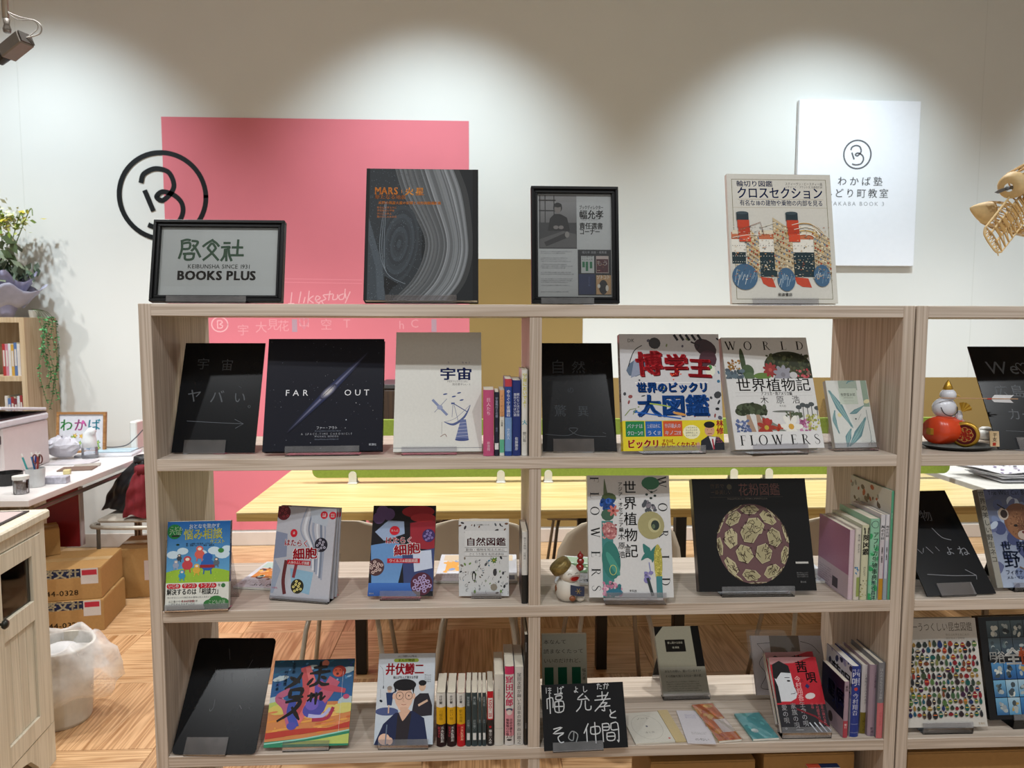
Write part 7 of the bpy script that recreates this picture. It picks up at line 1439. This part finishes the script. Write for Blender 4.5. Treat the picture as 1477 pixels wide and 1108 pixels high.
# crate carrying the bag
# wastebasket with bag
q = atZ(92, 1048, 0); wb = empty('wastebasket', (q[0]-.03, q[1]+.05, .0006), label='white ribbed wastebasket lined with a clear plastic bag on the floor', cat='wastebasket')
n = 48; rows = []
for rr, z in ((.001, 0), (.088, 0), (.092, .01), (.108, .27), (.114, .275), (.114, .28), (.105, .28), (.086, .012), (.001, .010)): rows.append([(rr*(1+(.012 if k % 2 and .0 < z < .27 and rr > .09 else 0))*math.cos(2*math.pi*k/n), rr*(1+(.012 if k % 2 and .0 < z < .27 and rr > .09 else 0))*math.sin(2*math.pi*k/n), z) for k in range(n)])
MB().grid(rows, closed=True).build('bin', mat('bin_white', '#cbc7bc', .5), wb)
rows = []; r = random.Random(7); nz_ = [r.random() for _ in range(40)]
for rr, z in ((.098, .20), (.104, .285), (.112, .300), (.120, .295), (.126, .25), (.145, .19), (.155, .14), (.135, .115)): rows.append([((rr+.012*math.sin(7*t+z*30)+.006*math.sin(13*t)+(.055 if z < .28 and math.cos(t) > 0 else 0)*max(0, math.cos(t)))*math.cos(t), (rr+.01*math.sin(5*t+z*20))*math.sin(t), z+.010*math.sin(6*t+rr*50)) for t in [2*math.pi*k/40 for k in range(40)]])
m_bag = milky('milky_bag')
MB().grid(rows, closed=True).build('liner_bag', m_bag, wb, smooth=True)
MB().ball((0, 0, .21), (.085, .085, .07), 16, 10).build('rubbish', mat('white_rubbish', '#c4c6c8', .8, bump=.6, bscale=30), wb, smooth=True)
# cream cabinet in the left foreground
CA = atZ(71, 733, .83); CBp = atZ(0, 769, .83); u = Vector((CBp[0]-CA[0], CBp[1]-CA[1], 0)).normalized(); nrm = Vector((-u.y, u.x, 0))
if nrm.x < 0: nrm = -nrm
org = Vector((CA[0], CA[1], 0))-nrm*.012-u*-.012
Mx = Matrix(((u.x, nrm.x, 0, org.x), (u.y, nrm.y, 0, org.y), (0, 0, 1, 0), (0, 0, 0, 1)))
cab = empty('sideboard', mw=Mx, label='cream painted cabinet with glass-paned door and dark knob, cut off at left edge', cat='cabinet')
m_cr = wood('cream_painted_wood', '#d2ccba', '#bdb6a3', 'Z', 1, .55, 14)
CL, CD, CH = .86, .36, .80      # length towards the viewer, depth, height
MB().box(0, CL, -CD, -CD+.012, .02, CH).build('back_panel', m_cr, cab); MB().box(0, .018, -CD+.0125, -.022, .02, CH).build('side_panel', m_cr, cab); MB().box(CL-.018, CL, -CD+.0125, -.022, .02, CH).build('side_panel', m_cr, cab)
for z in (.08, .52, .655): MB().box(.019, CL-.019, -CD+.013, -.024, z-.012, z).build('shelf', m_cr, cab)
# base with arched cut-out, face frame
P = [(0, 0), (.085, 0), (.11, .045), (.15, .085), (.20, .098), (CL-.20, .098), (CL-.15, .085), (CL-.11, .045), (CL-.085, 0), (CL, 0), (CL, .13), (0, .13)]
k = len(P); MB().add([(a, -.020, b_) for a, b_ in P]+[(a, 0, b_) for a, b_ in P], [list(range(k)), list(range(k, 2*k))[::-1]]+[[i, i+k, (i+1) % k+k, (i+1) % k] for i in range(k)]).build('base_board', m_cr, cab)
MB().box(0, .03, -.0205, .0, .131, CH).build('face_stile', m_cr, cab, bevel=.001); MB().box(.031, CL, -.0205, .0, CH-.035, CH).build('face_rail', m_cr, cab, bevel=.001)
def door(x0, x1, hinge):
    d = empty('door'); d.parent = cab; y0, y1 = -.019, .003; z0, z1 = .135, CH-.038; s = .055; zm = .505
    m = MB(); m.box(x0, x0+s, y0, y1, z0, z1); m.box(x1-s, x1, y0, y1, z0, z1); m.box(x0+s, x1-s, y0, y1, z1-s, z1); m.box(x0+s, x1-s, y0, y1, z0, z0+.06); m.box(x0+s, x1-s, y0, y1, zm, zm+.06); m.build('door_frame', m_cr, d, bevel=.001)
    n = 4; ww = (x1-x0-2*s)/n
    for i in range(n): MB().box(x0+s+i*ww+.001, x0+s+(i+1)*ww-.001, y0+.004, y1-.007, z0+.061, zm-.001).build('panel_board', m_cr, d, bevel=.001)
    MB().box(x0+s, x1-s, -.010, -.007, zm+.061, z1-s-.001).build('glass_pane', clear('cabinet_glass', (.85, .85, .85), .1, .04), d)
    kx = x1-.024 if hinge else x0+.024
    MB().lathe([(.004, 0), (.004, .012), (.012, .016), (.014, .022), (.009, .028), (.0001, .029)], 14, 0, Matrix.Translation((kx, y1, .575)) @ Matrix.Rotation(-math.pi/2, 4, 'X')).build('knob', mat('dark_knob', '#2a2c2a', .35, metal=.5), d, smooth=True)
door(.033, .312, True); door(.315, .594, False); door(.597, .85, True)
MB().box(-.012, CL+.012, -CD-.005, .014, CH, CH+.028).build('top_board', m_cr, cab, bevel=.005)
# things inside and on the cabinet
for k, (x, z, c, lab) in enumerate(((.20, .6555, '#2a2c2c', 'dark glass bowl stack on upper shelf inside the cream cabinet'), (.24, .5205, '#26201e', 'black tin on the middle shelf inside the cream cabinet'))):
    o = empty('bowl' if k == 0 else 'tin', tuple(Mx @ Vector((x, -.17, z+.0005))), label=lab, cat='bowl' if k == 0 else 'tin'); MB().lathe([(.0001, 0), (.05, 0), (.075, .035 if k == 0 else .08), (.07, .04 if k == 0 else .085), (.0001, .03 if k == 0 else .086)], 20).build('vessel', mat('vessel_%d' % k, c, .3), o, smooth=False)
def on_top(name, x, y, sz, h, c, lab, cat, rz, z, art=None):
    o = empty(name, mw=Mx @ Matrix.Translation((x, y, z)) @ Matrix.Rotation(rz, 4, 'Z'), label=lab, cat=cat); MB().box(-sz[0]/2, sz[0]/2, -sz[1]/2, sz[1]/2, 0, h).build('sheet', mat('top_'+c, c, .5), o, bevel=min(.001, h*.3))
    if art: A = Art(*sz); art(A); A.build('page_print', o, .5, M=Matrix.Translation((-sz[0]/2, -sz[1]/2, h)) @ Matrix.Rotation(-math.pi/2, 4, 'X'))
    return o
zt = CH+.0286
on_top('mat', .30, -.17, (.56, .28), .004, '#2a2220', 'dark-edged mat on top of the cream cabinet', 'mat', 0, zt, lambda A: [A.fr(.02, .04, .98, .96, '#b8a8a6')])
on_top('flyer', .34, -.13, (.36, .21), .003, '#c4c2c0', 'open printed flyer lying on the mat on the cream cabinet', 'flyer', .12, zt+.0048, lambda A: [A.fr(0, 0, 1, 1, '#bfbdbb'), dashes(A, .01, .18, .17, 9, .017, .010, '#4a4a4a', 3), dashes(A, .19, .18, .35, 9, .017, .010, '#4a4a4a', 4), A.fr(.3, .3, .5, .6, '#a8a4a0')])
on_top('flyer', .22, -.18, (.24, .17), .002, '#b8a8a4', 'reddish printed flyer partly under the open flyer on the cabinet', 'flyer', -.3, zt+.0046+.0038, lambda A: [A.fr(0, 0, 1, 1, '#b4a09c'), blobs(A, 0, 0, A.w, A.h, 14, ['#a85a50', '#8a7a70', '#b89a50'], .006, .02, 3)])
# ---- bookcase against the wall with comics, flowers and ivy
LX, LY0, LY1, LZ = -1.86, 2.60, 2.915, 1.455
lb_ = empty('bookcase', (LX-.90, LY0, 0), label='pale wood bookcase against the wall behind the white desk, at left edge', cat='bookcase')
m_lw = wood('light_oak_veneer', '#bfa98a', '#a88e6c', 'Z', 1, .5, 12)
for a in (0, .90-.03): MB().box(a, a+.03, 0, LY1-LY0, 0, LZ).build('side_panel', m_lw, lb_, bevel=.001)
for z in (LZ, 1.115, .80, .50, .2): MB().box(.03, .87, 0, LY1-LY0, z-.03, z).build('shelf_board', m_lw, lb_, bevel=.001)
MB().box(.03, .87, LY1-LY0-.01, LY1-LY0-.002, 0, LZ-.03).build('back_board', m_lw, lb_)
r = random.Random(17); lab = {0: 'upper', 1: 'lower'}
cn = {'#a03030': 'red', '#c8c0b8': 'cream', '#506a94': 'blue', '#b8903c': 'mustard', '#b87a8a': 'pink', '#6a3038': 'maroon', '#c4c6c8': 'white', '#8a2c2c': 'dark red'}
for sh, zz in ((0, 1.1155), (1, .8005)):
    x = LX-.032
    for k in range(7):
        t = .014+.004*r.random(); x -= t+.0005; c = (['#a03030', '#c8c0b8', '#506a94', '#b8903c', '#c4c6c8', '#b87a8a', '#a03030'] if sh == 0 else ['#6a3038', '#8a2c2c', '#c4c6c8', '#6a3038', '#8a2c2c', '#506a94', '#c8c0b8'])[k]
        o = empty('comic_book', (x, LY0+.03, zz), label='%s comic, %s from the panel on the %s shelf of wall bookcase' % (cn[c], ('first', 'second', 'third', 'fourth', 'fifth', 'sixth', 'seventh')[k], lab[sh]), cat='book', group='comics in the wall bookcase')
        h = .18+.02*r.random(); MB().box(0, t, 0, .0012, 0, h).build('cover', mat('comic_'+c, c, .4), o); MB().box(.0006, t-.0006, .0013, .12, .001, h-.001).build('page_block', m_page, o)
        MB().box(t*.2, t*.8, -.0006, -.0001, h*.3, h*.8).build('spine_label', mat('comic_label', '#c0b8b0', .5), o)
# wrapped bouquet and pot with orchids on top
def leafy(name, pts_fn, n, parent, cols, seed, s0, s1, kind=None, part='leaves'):
    r = random.Random(seed); m = MB(); cs = []
    for i in range(n):
        p, d = pts_fn(r); d = Vector(d).normalized(); a = d.orthogonal().normalized(); a.rotate(Matrix.Rotation(r.random()*6.28, 3, d)); s = s0+(s1-s0)*r.random(); p = Vector(p)
        c = lin(r.choice(cols)); b_ = d.cross(a)*.002
        m.add([tuple(p), tuple(p+d*s*.5+a*s*.3), tuple(p+d*s+b_), tuple(p+d*s*.5-a*s*.3)], [(0, 1, 2, 3)], 0, c)
    o = m.build(part, printed(.5), parent); 
    if kind: o['kind'] = kind
    return o
B0 = atY(10, 458, 2.75)
bq = empty('wrapped_bouquet', (B0[0], 2.75, LZ+.0006), label='tall pale yellow flowers wrapped in lavender paper on the wall bookcase', cat='flowers')
g = []
for i in range(9):
    v = i/8; rr = .035+.13*v**1.2; g.append([((rr*(1+.18*math.sin(5*t+v*2)*v))*math.cos(t), (rr*.7*(1+.15*math.sin(4*t)*v))*math.sin(t), .0+.24*v+.035*math.sin(5*t+1)*v) for t in [2*math.pi*k/40 for k in range(40)]])
MB().grid(g, closed=True).build('wrapping_paper', mat('lavender_paper', '#8e8ca8', .6, noise=.05), bq, smooth=True, solid=.002)
g2 = [[(x*1.25+.02, y*1.1-.02, z*.72) for x, y, z in row] for row in g]; MB().grid(g2[3:], closed=True).build('outer_paper', mat('grey_violet_paper', '#a6a6b8', .6), bq, smooth=True, solid=.002)
leafy('l', lambda r: ((r.gauss(0, .07), r.gauss(0, .05), .20+.08*r.random()), (r.gauss(0, .6), r.gauss(0, .5), 1)), 240, bq, ['#4a5a4a', '#6a7a68', '#3a4638', '#8a9488'], 3, .03, .07, part='foliage')
orc = bq
r = random.Random(2)
for k in range(5):
    e_ = Vector((-.05+.05*k, -.02+.01*k, .55+.02*k)); MB().tube(curve_pts([(0, 0, .1), (.3*e_.x, 0, .35), tuple(e_), tuple(e_+Vector((.03, -.02, -.03)))]), .003, 6).build('stem', mat('stem_green', '#6a7a3a', .6), orc)
leafy('l', lambda r: ((r.gauss(.03, .07), r.gauss(-.02, .05), .56+r.gauss(0, .045)), (r.gauss(0, 1), r.gauss(0, 1), r.gauss(0, .8))), 260, orc, ['#b8bc6a', '#cfd0a8', '#8a9a3a', '#d8d8c0', '#6f8434', '#c8b84a'], 5, .02, .05, part='blossom')
leafy('l', lambda r: ((r.gauss(.03, .05), r.gauss(-.02, .04), .2+.3*r.random()), (r.gauss(0, .6), r.gauss(0, .5), -.6)), 60, orc, ['#5a6a4a', '#77806a'], 6, .05, .10, part='leaves')
# trailing ivy down the bookcase corner
iv = empty('trailing_ivy', (LX+.015, 2.74, LZ+.0006), label='small-leaved ivy trailing down the right side of the wall bookcase', cat='plant')
MB().lathe([(.0001, 0), (.02, 0), (.026, .04), (.022, .043), (.0001, .038)], 16, 0, Matrix.Translation((-.045, 0, 0))).build('pot', mat('small_white_pot', '#b8b6ae', .5), iv)
r = random.Random(12)
for k in range(6):
    dx, dy = .010+.012*r.random(), -.07+.03*k; L = .28+.30*r.random(); pts = [(-.04, dy*.3, .05), (0, dy*.7, .035), (.016+dx, dy, -.02)]+[(.016+dx+.012*math.sin(i*1.2+k), dy+.012*math.cos(i+k), -.02-L*i/6) for i in range(1, 7)]; cp_ = curve_pts(pts, 5)
    st = MB().tube(cp_, .0014, 5).build('vine', mat('vine_green', '#4a5a30', .6), iv)
    leafy('l', lambda r, c=cp_: (c[r.randrange(8, len(c))], (r.gauss(.3, 1), r.gauss(0, 1), -.6)), 90, st, ['#3c7a46', '#4f9a5c', '#2f5a34', '#6aae74'], k, .010, .022, part='leaves')
# ---- security camera on its ceiling pole
q = atY(10, 40, 1.35)
cc = empty('security_camera', (q[0], 1.35, q[2]), label='grey security camera hanging on a pole from the ceiling, upper left corner', cat='camera')
m_cm = mat('camera_shell', '#77726c', .4, metal=.3); s_ = 3.0/1029
MB().tube([(-.003, 0, .035), (-.012, 0, 3.82-q[2]-.001)], .0125, 12).build('pole', mat('pole_grey', '#9a9893', .35, metal=.5), cc, smooth=True)
MB().lathe([(.0001, 0), (.013, 0), (.015, .012), (.010, .03), (.013, .05), (.0001, .052)], 14, 0, Matrix.Translation((.0, 0, -.018))).build('swivel', m_cm, cc, smooth=True)
Mc = Matrix.Translation((.035, -.01, -.075)) @ Matrix.Rotation(-.35, 4, 'Z') @ Matrix.Rotation(-.42, 4, 'Y')
MB().box(-.055, .06, -.03, .03, -.026, .026, M=Mc).build('housing', m_cm, cc, bevel=.004)
MB().tube([tuple(Mc @ Vector((-.056, 0, -.004))), tuple(Mc @ Vector((-.10, 0, -.004)))], [.021, .019], 16).build('lens', m_black, cc, smooth=False)
MB().box(.061, .066, -.027, .027, -.022, .022, M=Mc).build('rear_cap', mat('camera_dark', '#3a3633', .5), cc)
MB().tube(curve_pts([tuple(Mc @ Vector((.066, 0, .0))), (.125, 0, -.02), (.130, 0, .012), (.10, 0, .032), (.05, 0, .030), (.015, 0, .05), (.002, 0, .075)]), .0026, 6).build('cable', mat('camera_cable', '#a8a6a2', .5), cc)
MB().tube(curve_pts([tuple(Mc @ Vector((.066, .01, .008))), (.118, 0, .0), (.105, 0, .028), (.05, 0, .042), (.006, 0, .06)]), .002, 6).build('cable', mat('camera_cable', '#a8a6a2', .5), cc)
# ================================================================ wooden skeleton aeroplane hanging at the right
PY = .42
def ap(px, py, dy=0): p = atY(px, py, PY+dy); return Vector(p)
m_bal = mat('balsa_wood', '#b08c54', .6, noise=.12, nscale=60); m_bal2 = mat('pale_balsa', '#c2a878', .6, noise=.1, nscale=60)
O = ap(1440, 310); pl = empty('model_aeroplane', tuple(O), label='hanging skeleton model aeroplane of thin wooden ribs, cut off at right edge', cat='model aeroplane')
def loc(v): return tuple(Vector(v)-O)
# fuselage: pointed solid nose, rings and stringers running to the right
nose, tail = ap(1398.5, 300, -.02), ap(1540, 338, .10); ax = (tail-nose).normalized(); e1 = ax.cross(Vector((0, 0, 1))).normalized(); e2 = e1.cross(ax); Lf = (tail-nose).length
def rad(u): return .040*min(1, math.sin(min(1, u*3.4)*math.pi/2))**.8*(1-.35*max(0, u-.5)) if u > 0 else .0005
def fp(u, t, k=1): return loc(nose+ax*Lf*u+(e1*math.cos(t)*.85+e2*math.sin(t))*rad(u)*k)
MB().grid([[fp(max(u, .001), 2*math.pi*k/20) for k in range(20)] for u in (.001, .02, .05, .09, .13, .17)], closed=True).build('nose_cap', m_bal2, pl, smooth=True)
for u in (.175, .26, .36, .47, .60, .75, .9): MB().tube([fp(u, 2*math.pi*k/20, .97) for k in range(21)], .0022, 5).build('ring', m_bal, pl)
for k in range(14): MB().tube([fp(.17+.83*i/10, 2*math.pi*k/14) for i in range(11)], .0015, 4).build('stringer', m_bal2 if k % 3 else m_bal, pl)
for k in range(9): MB().grid([[fp(.2+.5*i/6, -2.2+.18*(k), .93), fp(.2+.5*i/6, -2.2+.18*(k+.8), .93)] for i in range(7)]).build('planking_strip', m_bal, pl)
# wing seen from below: spars, ribs and zig-zag tip
wa, wb_ = ap(1494, 268, -.06), ap(1428, 352, -.13); wd = (wb_-wa).normalized(); wl = (wb_-wa).length; wc = (ap(1462, 372, -.10)-ap(1418, 350, -.13)).normalized(); wc = (wc-wd*wc.dot(wd)).normalized(); wn = wd.cross(wc).normalized(); CW = .088
def wp(u, v, h=0): return loc(wa+wd*wl*u+wc*CW*(v-.5)+wn*h)
for v, rr in ((0, .003), (.28, .0032), (.62, .0032), (1, .0022)): MB().tube([wp(0, v), wp(.93, v)], rr, 5).build('spar', m_bal2, pl)
for k in range(13):
    u = k/13; MB().tube([wp(u, 0), wp(u, .25, .006), wp(u, .6, .005), wp(u, 1)], .0022, 4).build('rib', m_bal, pl)
    MB().tube([wp(u, .62), wp(u+.075, 1)], .0016, 4).build('brace', m_bal2, pl)
MB().tube(curve_pts([wp(.93, 0), wp(.985, .12), wp(1.0, .35), wp(1.0, .65), wp(.985, .88), wp(.93, 1)]), .003, 5).build('tip_bow', m_bal2, pl)
for k in range(7): MB().tube([wp(.90, .08+.13*k), wp(.995, .14+.12*k)], .0018, 4).build('brace', m_bal2, pl); MB().tube([wp(.90, .2+.13*min(k, 5)), wp(.99, .14+.12*k)], .0014, 4).build('brace', m_bal, pl)
for k in range(10): MB().grid([[wp(.04+.085*k, .3, .004), wp(.04+.085*k, .6, .004)], [wp(.085+.085*k, .3, .004), wp(.085+.085*k, .6, .004)]]).build('web_plate', m_bal, pl, solid=.0012)
# engine cowling and propeller
c0, c1 = ap(1456, 270, -.10), ap(1500, 245, -.04); ax = (c1-c0).normalized(); e1 = ax.cross(Vector((0, 0, 1))).normalized(); e2 = e1.cross(ax); Lc = (c1-c0).length
def cp2(u, t, rr): return loc(c0+ax*Lc*u+(e1*math.cos(t)+e2*math.sin(t))*rr)
MB().grid([[cp2(u, 2*math.pi*k/20, rr) for k in range(20)] for u, rr in ((-.02, .012), (-.03, .026), (.02, .034), (.16, .037))], closed=True).build('cowl_ring', m_bal2, pl, smooth=True)
for k in range(16): MB().tube([cp2(.15, 2*math.pi*k/16, .036), cp2(.6, 2*math.pi*k/16, .037), cp2(1, 2*math.pi*k/16, .034)], .0022, 4).build('stringer', m_bal, pl)
for u in (.4, .7, 1): MB().tube([cp2(u, 2*math.pi*k/20, .035) for k in range(21)], .0022, 5).build('ring', m_bal, pl)
m_prop = mat('grey_propeller', '#55585a', .4, metal=.3)
hub = c0-ax*.012; pd = (ap(1443, 275, -.11)-hub).normalized()
for s_ in (1, -1):
    sd_ = pd.cross(ax).normalized()*.005; MB().add([loc(hub+pd*s_*.004-sd_), loc(hub+pd*s_*.004+sd_), loc(hub+pd*s_*.030+sd_*1.5), loc(hub+pd*s_*.046), loc(hub+pd*s_*.030-sd_)], [(0, 1, 2, 3, 4)]).build('propeller_blade', m_prop, pl, solid=.0015)
MB().ball(loc(hub), .006, 10, 8).build('spinner', m_prop, pl)
MB().tube([loc(ap(1475, 290, -.06)), loc(c0+(c1-c0)*.8)], .004, 5).build('strut', m_bal, pl)
MB().tube([loc(nose+(tail-nose)*.55), loc(Vector((nose.x+.11, nose.y+.05, 3.815)))], .0006, 4).build('hanging_thread', mat('thread', '#b8b8b8', .5), pl)
